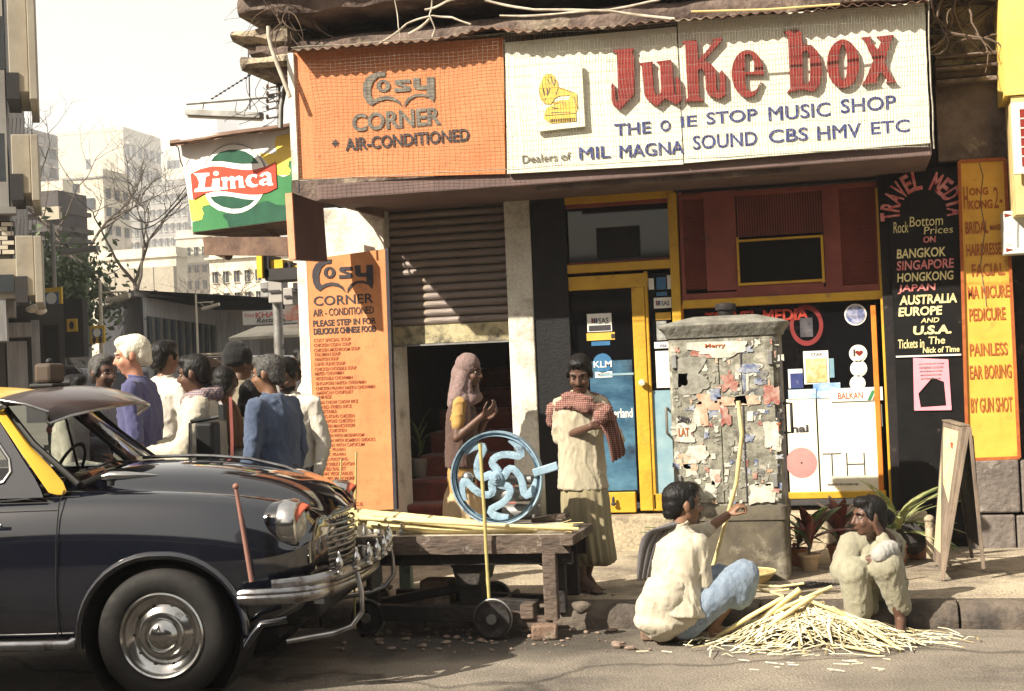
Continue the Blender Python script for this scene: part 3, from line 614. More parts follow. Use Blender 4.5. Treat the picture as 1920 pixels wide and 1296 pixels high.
# gramophone plate
gp = MB(); tl, tr, brr, bll = [PY(*c, FY-.03) for c in ((1003, 132), (1092, 123), (1098, 238), (1008, 248))]
gp.loft([[tl, tr, brr, bll], [p+V((0,-.03,0)) for p in (tl, tr, brr, bll)]], True); part('plate', gp, M_signcream, jb)
zg = zoomed(940, 40, 4.32, FY-.062); M_gold = mat('gold_print', (.72,.50,.10), (.62,.40,.07), .6, 12); dg = V((0, -.003, 0)); dk = V((0, -.006, 0))
glyph('gramophone_print', [[(385,422),(420,435),(452,480),(462,530),(520,550),(575,570),(612,590),(618,700),(605,740),(606,810),(402,828),(345,790),(352,740),(372,700),(405,682),(460,672),(480,655),(478,640),(390,674),(352,668),(322,640),(305,590),(305,540),(318,510),(330,470),(352,436)],
      [(408,660),(440,620),(470,605),(555,600),(552,635),(500,640),(470,660),(420,672)]], zg, 0, M_gold, jb, dg)
for a, b, wd in (((340,545),(350,600),8),((372,545),(372,600),8),((330,520),(350,585),4),((395,540),(376,600),5),((372,470),(395,510),7),((400,450),(425,520),8),((440,470),(430,520),5),((360,620),(352,640),5),((470,540),(580,575),4),
                 ((305,560),(352,668),3),((385,430),(452,500),3),((462,535),(440,600),4),((412,700),(460,705),8),((490,660),(520,690),4),((500,650),(530,680),4),((560,590),(610,640),4),((590,620),(615,700),4),((400,740),(560,735),3),((350,765),(605,745),3)):
    glyph('print_line', [strokes([a, b], wd)], zg, 0, M_inkw, jb, dk)
for i in range(14): glyph('print_line', [strokes([(402+i*14.5, 792-i*.8), (402+i*14.5, 820-i*.8)], 6)], zg, 0, M_ink, jb, dk)
# ---- wire netting over both boards
net = MB(); NY = FY-.10
def netpt(px, t):   # t 0 top .. 1 bottom
    top = 96-(px-548)*.0755 if px > 548 else 96; top = 92+(px-548)*(-80/1190)
    bot = 338+(px-560)*(-66/1190); p = PY(px + 10*t*1.0, top+(bot-top)*t, NY + .03*NZ.noise(V((px*.006, t*2, 0)))); 
    return p + V((.018*NZ.noise(V((px*.01, t*3, 5))), 0, .014*NZ.noise(V((px*.013, t*4, 9)))))
pxs = list(np.arange(552, 945, 9.3)) + list(np.arange(946, 1742, 5.6))
for q in pxs:
    if q > 945 and random.random() < .04: continue
    r_ = .0011
    net.tube([netpt(q+random.uniform(-.8, .8), t) for t in np.linspace(-.01, 1.01, 11)], r_, 3, False)
for t in list(np.arange(0, 1.0, .026)): net.tube([netpt(q, t+.004*NZ.noise(V((t*50, q*.02, 0)))) for q in np.arange(550, 950, 16)], .0011, 3, False)
for t in list(np.arange(0.01, 1.0, .075)): net.tube([netpt(q, t) for q in np.arange(945, 1742, 16)], .0012, 3, False)
for t in (-.01, 1.0): net.tube([netpt(q, t) for q in np.arange(548, 1744, 16)], .003, 4, False)
net.tube([netpt(1742, t)+V((.0,0,0)) for t in np.linspace(-.05, 1.02, 12)], .005, 5, False)
single('wire_netting', net, M_wire, 'fine wire mesh stretched over the orange and cream fascia boards', 'netting', kind='stuff')
# ---- corrugated tin canopy over the signs
tin = MB(); top = []
npx = 320
for j, (dy, dz) in enumerate(((0, 0), (.25, .05), (.6, .13), (1.0, .22))):
    rr = []
    for i in range(npx):
        px = 540+(1400-540)*i/(npx-1) if False else 540+(1745-540)*i/(npx-1)
        base = 103+(px-540)*(-95/1200); base += 7*NZ.noise(V((px*.011, 0, 3)))-3 + (-14*math.exp(-((px-905)/45)**2))
        p = PY(px, base-4, FY-.17); X = p.x + 0*dy
        rr.append((p.x, FY-.17+dy+.01*NZ.noise(V((px*.05, 1, 1))), p.z+dz+.010*sin(p.x*2*pi/.076)*(1 if dy < .9 else .4)))
    top.append(rr)
tin.loft(top, False, closed=False)
single('tin_canopy', tin, M_rust, 'rusty corrugated tin sheet jutting out above the fascia boards', 'canopy', solid=.004, sm=60)
bb = MB(); bb.tube([PY(1296, 22, FY-.4), PY(1440, 18, FY-.38), PY(1575, 8, FY-.36)], .008, 7); single('bamboo_stick', bb, mat('pale_bamboo', (.72,.55,.25), (.6,.42,.18)), 'yellow bamboo stick lying along the tin canopy above the K', 'stick')
zs_ = lambda x, y, Y=10.06: PY(440+x/2.133, y/2.133, Y)
for pts, r_, lab in (([(1000,2),(1200,40),(1500,45),(1760,76)], .010, 'pale cable sagging from the top to the canopy over the letter J'), ([(1060,64),(1300,60),(1500,42),(1700,0)], .009, 'dusty cable rising to the right above the cream sign'),
                     ([(580,176),(690,100),(790,66),(870,72),(945,98)], .008, 'bent thin cable arching over the orange sign'), ([(695,138),(780,76)], .011, 'short pale stick leaning on the ledge'), ([(640,0),(655,90),(662,150)], .004, 'thin wire hanging straight down the ledge'),
                     ([(790,0),(780,60),(800,110),(790,150)], .006, 'knotted wire hanging over the orange sign'), ([(760,40),(830,20),(880,0)], .009, 'twisted wire end at the top edge')):
    mb = MB(); P = [zs_(*q) for q in pts]; Q = []
    for i in range(len(P)-1):
        for k in range(5): t = k/5; Q.append(P[i].lerp(P[i+1], t)+V((0, .03*NZ.noise(V((i+t, r_*100, 0))), .012*NZ.noise(V((i+t, r_*300, 7))))))
    Q.append(P[-1]); mb.tube(Q, r_, 6); single('cable', mb, M_cable, lab, 'cable', sm=60)
hs_ = MB(); P = [PY(448+(x-1452)/3.24, y/3.24, 9.9) for x, y in ((1630,160),(1632,215),(1645,280),(1680,380),(1720,480),(1762,590))]
hs_.tube(P, .016, 8); single('hose', hs_, M_cable, 'pale flexible pipe hanging down the corner beside the orange sign', 'pipe', sm=60)
# roots growing on the old masonry
def roots(lab, pts0, n, spread, Yp, seed, thick=.01, col=None):
    random.seed(seed); mb = MB()
    for k in range(n):
        p = PY(*random.choice(pts0), Yp + random.uniform(-.1, .1)); d = V((random.uniform(-1, 1), random.uniform(-.4, .2), random.uniform(-.9, .8))).normalized(); P = [p]
        for i in range(9):
            d = (d + V((random.uniform(-.5, .5), random.uniform(-.2, .2), random.uniform(-.5, .45)))).normalized(); P.append(P[-1]+d*spread)
        mb.tube(P, [thick*(1-i/11) for i in range(10)], 5)
    single('wild_fig_roots', mb, col or mat('root_bark', (.16,.11,.08), (.08,.06,.045)), lab, 'roots')
roots('tangle of thin dry twigs on the broken ledge above the corner', [(520, 20), (540, 10), (530, 40)], 22, .055, 10.2, 4, .005)
roots('dark fig roots spreading over the pilaster at the upper right', [(1760, 10), (1790, 0), (1775, 60)], 26, .075, 10.55, 9, .012)
bt = MB()
for a, b, r0 in (((1885, -5), (1765, 80), .02), ((1878, 8), (1768, 78), .012), ((1875, 65), (1770, 82), .008), ((1745, -8), (1782, 60), .03), ((1762, -8), (1775, 75), .02), ((1830, -5), (1768, 60), .008)):
    p, q = PY(*a, 10.6), PY(*b, 10.66); bt.tube([p.lerp(q, t)+V((0,0,.02*NZ.noise(V((t*4, r0*90, 0))))) for t in np.linspace(0, 1, 9)], [r0*(1-.4*t) for t in np.linspace(0, 1, 9)], 6)
single('fig_branches', bt, mat('root_bark', (.16,.11,.08)), 'thick bare branches crossing the pilaster at the top right', 'branches', sm=60)
# ---- vertical orange menu board
my = WY-.10
mbd = thing('menu_board', 'tall orange board listing the Chinese dishes on the white pier', 'sign', PY(650, 955, my))
b_ = MB(); tl, tr, brr, bll = [PY(*c, my) for c in ((573, 487), (722, 467), (738, 955), (594, 962))]
b_.loft([[tl, tr, brr, bll], [p+V((0,.04,0)) for p in (tl, tr, brr, bll)]], True); part('board', b_, M_orange2, mbd)
b_ = MB(); b_.loft([[tl+V((-.012,-.003,0)), tl+V((.006,-.003,0)), bll+V((.006,-.003,0)), bll+V((-.012,-.003,0))], [p+V((0,.046,0)) for p in (tl+V((-.012,0,0)), tl+V((.006,0,0)), bll+V((.006,0,0)), bll+V((-.012,0,0)))]], True); part('edge_strip', b_, M_white, mbd)
b_ = MB(); b_.loft([[tr+V((-.0,-.004,.01)), tr+V((.028,-.004,.01)), brr+V((.028,-.004,0)), brr+V((0,-.004,0))], [p+V((0,.05,0)) for p in (tr+V((0,0,.01)), tr+V((.028,0,.01)), brr+V((.028,0,0)), brr)]], True); part('edge_strip', b_, M_ink, mbd)
cosy_logo(lambda x, y: PY(560+x/3.93, 330+y/3.93, my-.002), M_ink, mbd, dpt)
for s, r, b in (('CORNER', (588, 553, 700, 571), .012), ('AIR - CONDITIONED', (587, 577, 701, 591), .008), ('PLEASE STEP IN FOR', (587, 598, 705, 610), .02), ('DELICIOUS CHINESE FOOD', (588, 613, 705, 625), .03)):
    ptext(s, *r, my-.002, M_ink, mbd, bold=b, ext=.002)
M_menu = mat('menu_red_ink', (.25,.05,.03), (.42,.14,.06), .8, 30)
menu = 'COSY SPECIAL SOUP|CHICKEN CORN SOUP|CHICKEN MUSHROOM SOUP|TALUMAN SOUP|WANTON SOUP|LUNG FUNG SOUP|CHICKEN NOODLE SOUP|MIXED CHOWMIN|VEGETABLE CHOWMIN|SINGAPORE HAKKA CHOWMIN|CHICKEN PRAWN HAKKA CHOWMIN|AMERICAN CHOPSUEY|CHINESE|THAI CHOW CHOW RICE|MIXED FRIED RICE|VEGETABLE|HONG KONG CHICKEN|SINGAPORE CHICKEN|CHICKEN MANCHOORI|APPLE CHICKEN|CHICKEN WITH MUSHROOM|CHICKEN WITH BOMBOO SHOOTS|CHICKEN WITH CAPSICUM|GARLIC PRAWN|GARLIC PRAWN|MIXED FOOYONG|VEGETABLE FOOYONG|MIXED BALLET|THAI VEGETABLES|VEG MANCHURIE'.split('|')
for i, s in enumerate(menu):
    y = 637.5+i*8.95; x = 588+i*.42 + (0 if i < 29 else 12)
    ptext(s, x, y-3.4, x+len(s)*4.1, y+3.0, my-.002, M_menu, mbd, bold=.012, ext=.0015)
ptext('RICE', 655, 942, 680, 948, my-.002, M_menu, mbd, bold=.01, ext=.0015)
# ---- Limca board
a1 = YAW + radians(37.5); nL = V((sin(a1), -cos(a1), 0)); nL = V((-sin(radians(24)*-1)*-1, -cos(radians(24)), 0))
lt = V((-cos(radians(24)), sin(radians(24)), 0)); nL = V((lt.y*-1, lt.x, 0)) if False else lt.cross(V((0,0,1))); nL = nL if nL.y < 0 else -nL
L0 = PY(552, 330, 11.15)
limca = thing('drink_sign', 'painted Limca soft drink board with red ribbon on green and yellow, beside the corner', 'sign', PP(450, 440, L0, nL))
zl_ = lambda x, y, o=0.0: PP(300+x/4.32, 180+y/4.32, L0+nL*o, nL)
M_lw = mat('sign_white_enamel', (.80,.77,.72), (.66,.62,.6), .5, 3); M_lg = mat('sign_green', (.03,.14,.05), (.045,.18,.07), .5, 4); M_lgd = mat('sign_dark_green', (.010,.055,.032), (.016,.08,.045), .5, 6)
M_ly = mat('sign_yellow', (.80,.58,.10), (.74,.50,.07), .5, 4); M_lr = mat('sign_red', (.50,.06,.03), (.42,.05,.03), .5, 4)
def lglyph(nm, loops, m, o, sm_=False): glyph(nm, loops, lambda x, y: zl_(x, y, o), 0, m, limca, nL*.002, smoothed=sm_)
b_ = MB(); cc = [zl_(*c) for c in ((160, 340), (1075, 245), (1062, 1003), (266, 1106))]
b_.loft([cc, [p-nL*.05 for p in cc]], True); part('board', b_, M_lw, limca)
lglyph('yellow_patch', [[(1074,300),(940,330),(930,400),(945,440),(930,470),(800,462),(880,560),(950,640),(1066,640)]], M_ly, .002)
lglyph('yellow_patch', [[(232,830),(265,845),(360,800),(420,900),(345,1010),(256,1012)]], M_ly, .002)
lglyph('green_patch', [[(1071,520),(1045,530),(1040,570),(1060,600),(1050,640),(1000,655),(950,640),(940,760),(830,800),(780,860),(700,930),(600,950),(480,930),(400,880),(350,890),(340,915),(355,950),(340,1000),(262,1022),(266,1104),(1061,1002)]], M_lg, .0045)
lglyph('dark_green_patch', [[(820,860),(870,848),(940,880),(1000,885),(1040,870),(1066,830),(1062,1000),(560,1066),(545,1010),(515,985),(512,955),(560,950),(700,930)]], M_lgd, .007)
lglyph('ring', [ellp(602,672,258,280,44)], M_lw, .0095); lglyph('ring_line', [ellp(602,672,262,284,44,-.05,-pi+.4) + ellp(602,672,257,279,44,-pi+.4,-.05)], M_inkw, .0115)
lglyph('lens', [[(412,530),(440,490),(490,455),(560,436),(620,434),(690,450),(750,485),(800,545),(740,548),(660,550),(580,540),(500,528)]], M_lgd, .012)
lglyph('lens', [[(405,818),(500,808),(580,815),(680,835),(768,842),(720,885),(650,912),(580,914),(500,895),(440,860)]], M_lgd, .012)
lglyph('ribbon', [[(248,632),(330,592),(420,570),(500,572),(600,590),(700,600),(780,595),(870,568),(935,533),(948,745),(880,780),(800,797),(720,797),(620,785),(520,770),(430,772),(350,795),(268,842)]], M_lr, .0145)
for L_ in ([[(270,628),(400,622),(402,645),(372,655),(362,742),(420,738),(424,700),(440,700),(440,768),(280,780),(282,755),(312,742),(318,700),(300,655)]], [[(426,672),(484,668),(484,735),(496,740),(496,765),(426,768),(426,742),(438,740),(438,695),(426,692)]],
           [[(498,660),(545,655),(548,668),(580,648),(610,660),(640,645),(672,655),(678,725),(690,730),(690,742),(640,745),(640,690),(628,675),(608,690),(610,730),(616,735),(616,750),(572,752),(572,695),(562,678),(545,692),(545,742),(552,745),(552,756),(500,760),(500,742),(510,740),(510,690),(498,682)]],
           [[(780,668),(790,640),(760,632),(715,645),(692,685),(705,725),(745,742),(785,735),(800,712),(770,718),(745,705),(735,680),(745,655),(768,655)]],
           [ellp(455,628,24,20,12)]):
    lglyph('letter', L_, M_lw, .017)
lglyph('letter', [[(805,650),(830,625),(870,613),(900,630),(905,700),(918,712),(916,724),(880,728),(865,715),(840,728),(808,718),(803,690),(830,672),(868,665),(868,645),(845,640),(832,655)], [(868,685),(845,692),(838,705),(850,712),(868,702)]], M_lw, .017)
for k in range(6): a = k*pi/3; lglyph('letter', [strokes([(455+8*cos(a), 628+7*sin(a)), (455+18*cos(a), 628+15*sin(a))], 5)], M_lr, .019)
tp = MB(); R = []
for i in range(30):
    t = i/29; x = 78+(1066-78)*t; y = 384-(384-240)*t; sag = 14*sin(t*9)*(.5); R.append([zl_(x, y+sag*.5, .16), zl_(x, y+10+sag, .14), zl_(x+6, y+26-8*t+sag, .10+.05*sin(t*20)), zl_(x, y-22, -.30), zl_(x, y-26+sag*.5, -.1)])
tp.loft(R, True); part('tarpaulin', tp, M_rust, limca, sm=60)
tr_ = MB(); tr_.tube([zl_(125,400,.14), zl_(150,420,.1), zl_(165,520,.05), zl_(185,575,.03)], .006, 5); part('torn_strip', tr_, M_ink, limca)
# kiosk soffit below and behind the board
kb = MB(); c4 = [zl_(266, 1106, -.02), zl_(1062, 1003, -.02)]
bx = [c4[0], c4[1], c4[1]-nL*.9+V((0,0,.0)), c4[0]-nL*.7]
kb.loft([[p+V((0,0,.03)) for p in bx], [p-V((0,0,.02)) for p in bx]], True)
p, q = zl_(385, 1110, -.1), zl_(1062, 1010, -.1); kb.bar(p-V((0,0,.12)), q-V((0,0,.22)), .10, .16); kb.bar(zl_(820,1040,-.2), zl_(1010,1210,-.4), .06, .05)
kb.bar(zl_(400,1200,-.5), zl_(1060,1250,-.6), .12, .10); kb.tube([zl_(385,1150,-.3), zl_(400,1230,-.3), zl_(480,1260,-.3), zl_(560,1290,-.3)], .05, 8)
single('awning_frame', kb, mat('brown_old_timber', (.16,.10,.07), (.08,.05,.04), .9, 6, bump=1), 'dark timber awning frame under the Limca board', 'awning')
# brown hanging box sign at the corner
p0 = PY(556, 368, 10.45); hb = thing('hanging_sign', 'plain brown box sign hung edge-on at the corner above the menu board', 'sign', p0)
A = PY(549, 362, 10.30); B = PY(606, 382, 10.62); A2 = PY(556, 487, 10.30); B2 = PY(614, 490, 10.62)
dn = (B-A).cross(V((0,0,1))).normalized()*.07; dn = dn if dn.x < 0 else -dn
b_ = MB(); b_.loft([[A, B, B2, A2], [x+dn for x in (A, B, B2, A2)]], True); part('box', b_, mat('brown_enamel', (.13,.07,.06), (.08,.045,.04), .6, 5, stretch=(1,1,.3)), hb)
b_ = MB(); dd = (B-A).normalized()*.012; b_.loft([[A-dd, A+dn-dd, A2+dn-dd, A2-dd], [A, A+dn, A2+dn, A2]], True); part('edge_strip', b_, mat('faded_coral', (.62,.28,.16)), hb)
b_ = MB(); b_.tube([A+V((.03,.05,0)), A+V((.03,.05,.12)), A+V((.1,.3,.14))], .008, 5); part('bracket', b_, M_ink, hb)
# ---- TRAVEL MEDIA painted panel
ty = WY-.06
tm = thing('travel_sign', 'black painted panel with Travel Media fares to Bangkok, Singapore and Hongkong', 'sign', PY(1745, 1010, ty))
x0, x1, z0, z1 = rect(1684, 318, 1806, 1018, ty); tlx = PY(1664, 330, ty)
b_ = MB(); b_.loft([[PY(*c, ty) for c in ((1664, 318), (1800, 314), (1818, 1010), (1692, 1016))], [PY(*c, ty)+V((0,.05,0)) for c in ((1664, 318), (1800, 314), (1818, 1010), (1692, 1016))]], True)
part('panel', b_, mat('glossy_black_panel', (.005,.005,.006), (.010,.009,.009), .55, 7, spec=.15, dirt=(.10,.09,.08), dirt_amt=.0, dscale=16), tm)
cx_, cy_ = 1731, 398
for i, ch in enumerate('TRAVEL MEDIA'):
    if ch == ' ': continue
    a = pi*1.02 - pi*1.04*i/11; ctr = PY(cx_, cy_, ty-.002); R_ = .172
    me = textmesh(ch, .03, .01); co = np.empty(len(me.vertices)*3); me.vertices.foreach_get('co', co); co = co.reshape(-1, 3)
    h = .135; wd = (co[:,0].max()-co[:,0].min()); cxm = (co[:,0].max()+co[:,0].min())/2; sx = min(.062/wd, .14)
    Xl = (co[:,0]-cxm)*sx; Zl = co[:,1]/max(.01, co[:,1].max())*h; th = a-pi/2
    X = ctr.x + cos(a)*R_ + Xl*cos(th) - Zl*sin(th); Z = ctr.z + sin(a)*R_ + Xl*sin(th) + Zl*cos(th)
    me.vertices.foreach_set('co', np.stack([X, ty-.002-np.where(co[:,2] > 0, .003, 0), Z], 1).ravel()); me.transform(INV[tm.name]); part('lettering', me, M_tmred, tm)
for s, r, m_, b, sh in (('Rock', (1675, 416, 1703, 437), M_tmyel, .0, .1), ('Bottom', (1705, 405, 1768, 424), M_tmyel, .0, .1), ('Prices', (1732, 424, 1787, 438), M_tmyel, 0, .1), ('ON', (1731, 443, 1755, 455), M_tmred, .03, .1), ('BANGKOK', (1681, 465, 1773, 483), M_tmyel, .02, .1), ('SINGAPORE', (1681, 487, 1789, 505), M_tmred, .02, .1),
                       ('HONGKONG', (1682, 510, 1788, 527), M_tmyel, .02, .1), ('JAPAN', (1683, 533, 1755, 550), M_tmred, .02, .1), ("AUSTRALIA", (1686, 552, 1794, 570), M_tmyel, .03, .1), ('EUROPE', (1684, 575, 1767, 592), M_tmyel, .03, .1),
                       ('AND', (1726, 596, 1761, 605), M_tmyel, .01, .2), ('U.S.A.', (1712, 610, 1784, 627), M_tmyel, .04, .1), ('Tickets in', (1684, 636, 1733, 653), M_tmyel, .01, .1), ('The', (1741, 631, 1772, 645), M_tmyel, .01, .1), ('Nick of Time', (1730, 650, 1799, 661), M_tmyel, .02, .1)):
    ptext(s, *r, ty-.002, m_, tm, bold=b, shear=sh)
b_ = MB(); a, b = PY(1680, 669, ty-.006), PY(1802, 665, ty-.006); b_.bar(a, b, .014, .012); part('divider', b_, M_pw, tm)
pk = glyph('pink_poster', [[(1712,671),(1778,674),(1784,766),(1775,768),(1770,716),(1748,708),(1722,738),(1727,768),(1714,769)]], lambda x, y: PY(x, y, ty-.005), 0, M_pink, tm, dpt)
glyph('pink_poster_strip', [[(1724,764),(1784,760),(1784,769),(1714,770)]], lambda x, y: PY(x, y, ty-.008), 0, M_pink, tm, dpt)
for i in range(5): ptext('THE PASSENGERS ASSOCIATION' if i == 1 else 'under the following terms of carriage', 1722+i*1.2, 680+i*7, 1770-i*1.5, 684.5+i*7, ty-.0095, M_inkw, tm, bold=.01, ext=.001)
# ---- ochre beauty parlour sign
hy = WY-.14
hk = thing('parlour_sign', 'tall ochre signboard listing hair and beauty services in brick red letters', 'sign', PY(1860, 860, hy))
cc = [PY(*c, hy) for c in ((1798, 303), (1884, 298), (1911, 858), (1814, 862))]
b_ = MB(); b_.loft([cc, [p+V((0,.06,0)) for p in cc]], True); part('board', b_, M_hk, hk)
for i in range(4):
    a, b = cc[i], cc[(i+1) % 4]; b_ = MB(); b_.bar(a+V((0,-.006-.001*i,0)), b+V((0,-.006-.001*i,0)), .022, .02, (0,1,0)); part('edge_strip', b_, M_hktxt, hk)
for s, r, b in (('H', (1807, 350, 1815, 392), .02), ('ONG', (1817, 352, 1853, 366), .03), ('KONG', (1817, 375, 1861, 392), .03), ('2-1', (1863, 350, 1886, 390), .0), ('BRIDAL', (1810, 415, 1853, 438), .02), ('MAKEUP', (1856, 421, 1884, 431), .02),
                ('HAIRDRESSER', (1812, 456, 1885, 479), .02), ('FACIAL', (1822, 494, 1883, 517), .02), ('MA NICURE', (1814, 535, 1892, 559), .02), ('PEDICURE', (1817, 577, 1885, 601), .015), ('PAINLESS', (1818, 643, 1889, 667), .01), ('EAR BORING', (1818, 684, 1896, 710), .01), ('BY GUN SHOT', (1820, 745, 1898, 773), .01)):
    ptext(s, *r, hy-.003, M_hktxt, hk, bold=b)
b_ = MB(); cp = [PY(x, y, hy-.003) for x, y in ((1836, 305), (1843, 330), (1838, 380), (1847, 430), (1838, 500), (1846, 545), (1850, 575))]; b_.tube(cp, .0035, 4); part('crack', b_, M_inkw, hk)
# ---- yellow wall and lit box signs at the right edge
yy = 10.30
yw = MB(); x0, x1, z0, z1 = rect(1884, -20, 2010, 372, yy); yw.box(x0, x1+1.0, yy, yy+.5, PY(1900, 178, yy).z, z1+3); 
yo = thing('yellow_shopfront', 'bright yellow painted shop wall at the upper right edge', 'wall', (x0+.4, yy, z0)); part('wall', yw, mat('yellow_wall_paint', (.80,.60,.16), (.74,.52,.12), .8, 2, bump=.4, dirt=(.5,.34,.1), dirt_amt=.1, dscale=8), yo)
b_ = MB(); b_.box(PY(1899, 250, yy).x, x1+1.0, yy+.02, yy+.4, z0-.1, PY(1900, 180, yy).z); part('wall', b_, mat('pale_yellow_board', (.72,.55,.25)), yo)
rs_ = thing('grid_sign', 'red sign with cream grid lines and frame at the right edge', 'sign', PY(1910, 325, yy-.06))
x0, x1, z0, z1 = rect(1898, 190, 2010, 324, yy-.06); b_ = MB(); b_.box(x0, x1, yy-.1, yy-.04, z0, z1); part('frame', b_, M_signcream, rs_)
b_ = MB(); b_.box(x0+.05, x1-.05, yy-.108, yy-.10, z0+.05, z1-.05); part('face', b_, M_red, rs_)
b_ = MB()
for i in range(1, 6): zz = z0+.05+(z1-z0-.1)*i/6; b_.box(x0+.05, x1-.05, yy-.112, yy-.108, zz-.004, zz+.004)
for i in range(1, 7): xx = x0+.05+(x1-x0-.1)*i/7; b_.box(xx-.004, xx+.004, yy-.1135, yy-.112, z0+.05, z1-.05)
part('grid_lines', b_, M_signcream, rs_)
wb = thing('white_box', 'small white metal box with red corner marks fixed beside the ochre board', 'box', PY(1900, 478, hy-.25))
x0, x1, z0, z1 = rect(1882, 395, 1926, 476, hy-.25); b_ = MB(); b_.box(x0, x1, hy-.25, hy-.05, z0, z1); part('case', b_, mat('white_enamel_box', (.70,.74,.70), (.6,.63,.6), .4), wb, bevel=.008)
for zz in (z1-.03, z0+.03): b_ = MB(); b_.prism([(x0+.01, zz-.012), (x0+.06, zz), (x0+.01, zz+.014)], a=hy-.254, b=hy-.25); part('corner_mark', b_, M_red, wb)
# ================================================================ street beyond and opposite side
HZ = lambda n, c, d=None, **k: mat(n, c, d, .9, k.pop('scale', .6), **k)
M_b1 = HZ('far_cream_wall', (.62,.55,.42), (.52,.46,.36), dirt=(.30,.28,.25), dirt_amt=.3, dscale=.25)
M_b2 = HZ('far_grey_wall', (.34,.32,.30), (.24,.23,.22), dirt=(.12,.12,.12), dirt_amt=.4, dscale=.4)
M_b3 = HZ('sooty_brick_wall', (.085,.075,.075), (.05,.045,.048), bump=1, dirt=(.20,.17,.15), dirt_amt=.25, dscale=.7)
M_b4 = HZ('pale_lime_wall', (.70,.64,.52), (.55,.50,.40), dirt=(.25,.22,.18), dirt_amt=.35, dscale=.5)
M_b5 = HZ('tan_render', (.38,.34,.27), (.32,.28,.22), scale=2, bump=.5, dirt=(.25,.22,.18), dirt_amt=.25, dscale=1.5)
M_b6 = HZ('grey_weathered_board', (.34,.33,.33), (.20,.195,.20), scale=3, stretch=(4,4,.4), dirt=(.32,.28,.25), dirt_amt=.35, dscale=.9)
M_win = HZ('window_dark', (.05,.06,.07), (.03,.035,.04))
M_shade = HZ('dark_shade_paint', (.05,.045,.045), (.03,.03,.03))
def block(name, label, X0, X1, Y0, Y1, Z0, Z1, m, cat='building', parapet=.5, floors=(), group=None, roofm=None):
    t = thing(name, label, cat, ((X0+X1)/2, Y0, 0), group=group)
    b = MB(); b.box(X0, X1, Y0, Y1, Z0, Z1); part('wall', b, m, t)
    if parapet:
        b = MB(); e = .25; h = .12*parapet*2
        b.box(X0-e, X1+e, Y0-e, Y1, Z1+.003, Z1+h); part('roof_slab', b, roofm or m, t)
        b = MB(); b.box(X0, X1, Y0, Y0+.2, Z1+h+.003, Z1+h+parapet); b.box(X1-.2, X1, Y0+.203, Y1, Z1+h+.003, Z1+h+parapet); part('parapet', b, m, t)
    return t
def wins_front(t, xs, zs, w, h, Y, m=None, frame=None, depth=.15):
    me = None
    for z in zs:
        for x in xs:
            f = MB(); f.box(x-w/2-.08, x+w/2+.08, Y-.06, Y-.005, z-.1, z); f.box(x-w/2-.08, x+w/2+.08, Y-.25, Y-.005, z+h, z+h+.08)
            f.box(x-w/2-.08, x-w/2, Y-.05, Y-.005, z, z+h); f.box(x+w/2, x+w/2+.08, Y-.05, Y-.005, z, z+h)
            wn = part('window', f, frame or M_b4, t); p = MB(); p.box(x-w/2, x+w/2, Y-.02, Y-.006, z, z+h); part('pane', p, m or M_win, wn)
            p = MB(); p.box(x-.02, x+.02, Y-.03, Y-.021, z, z+h); part('mullion', p, frame or M_b4, wn)
def wins_side(t, ys, zs, w, h, X, m=None, frame=None, sgn=1):
    for z in zs:
        for y in ys:
            f = MB(); A, B = (X+.005*sgn, X+.25*sgn); f.box(min(A,B), max(A,B), y-w/2-.1, y+w/2+.1, z+h, z+h+.12)
            B = X+.06*sgn; f.box(min(A,B), max(A,B), y-w/2-.1, y+w/2+.1, z-.12, z)
            wn = part('window', f, frame or M_b4, t); p = MB(); B = X+.02*sgn; p.box(min(A,B), max(A,B), y-w/2, y+w/2, z, z+h); part('pane', p, m or M_win, wn)
            p = MB(); A2, B2 = X+.021*sgn, X+.03*sgn; p.box(min(A2,B2), max(A2,B2), y-.03, y+.03, z, z+h); part('mullion', p, frame or M_b4, wn)
def fb(px0, pyt, px1, Y, px2, name, label, m, **k):   # front between two columns of the photograph, flank ending at px2
    r2 = ray(px2, 450); X1 = PY(px1, pyt, Y).x; Yd = max(2.5, min(40, X1/(r2.x/r2.y)-Y))
    a, b = PY(px0, pyt, Y), PY(px1, pyt, Y)
    return block(name, label, a.x, b.x, Y, Y+Yd, -.05, (a.z+b.z)/2, m, **k), a.x, b.x, (a.z+b.z)/2
# far blocks: window grids follow the storeys counted on the photograph (fl = storey height in its pixels)
def wf(t, a, b, z, Y, nx, nz, fl, frame=None, top=.35):
    h = fl*Y/2667; w_ = (b-a)/nx; k = Y/90
    for r_ in range(nz):
        for c_ in range(nx):
            x = a+w_*(c_+.5); zz = z-h*(r_+top+.5); f = MB(); f.box(x-w_*.30, x+w_*.30, Y-.28*k, Y-.02, zz+h*.27, zz+h*.31); f.box(x-w_*.30, x+w_*.30, Y-.1*k, Y-.02, zz-h*.27, zz-h*.24); wn = part('window', f, frame or M_b4, t)
            f = MB(); f.box(x-w_*.24, x+w_*.24, Y-.05*k, Y-.03, zz-h*.235, zz+h*.265); part('pane', f, M_win, wn); f = MB(); f.box(x-w_*.02, x+w_*.02, Y-.08*k, Y-.055*k, zz-h*.235, zz+h*.265); part('mullion', f, frame or M_b4, wn)
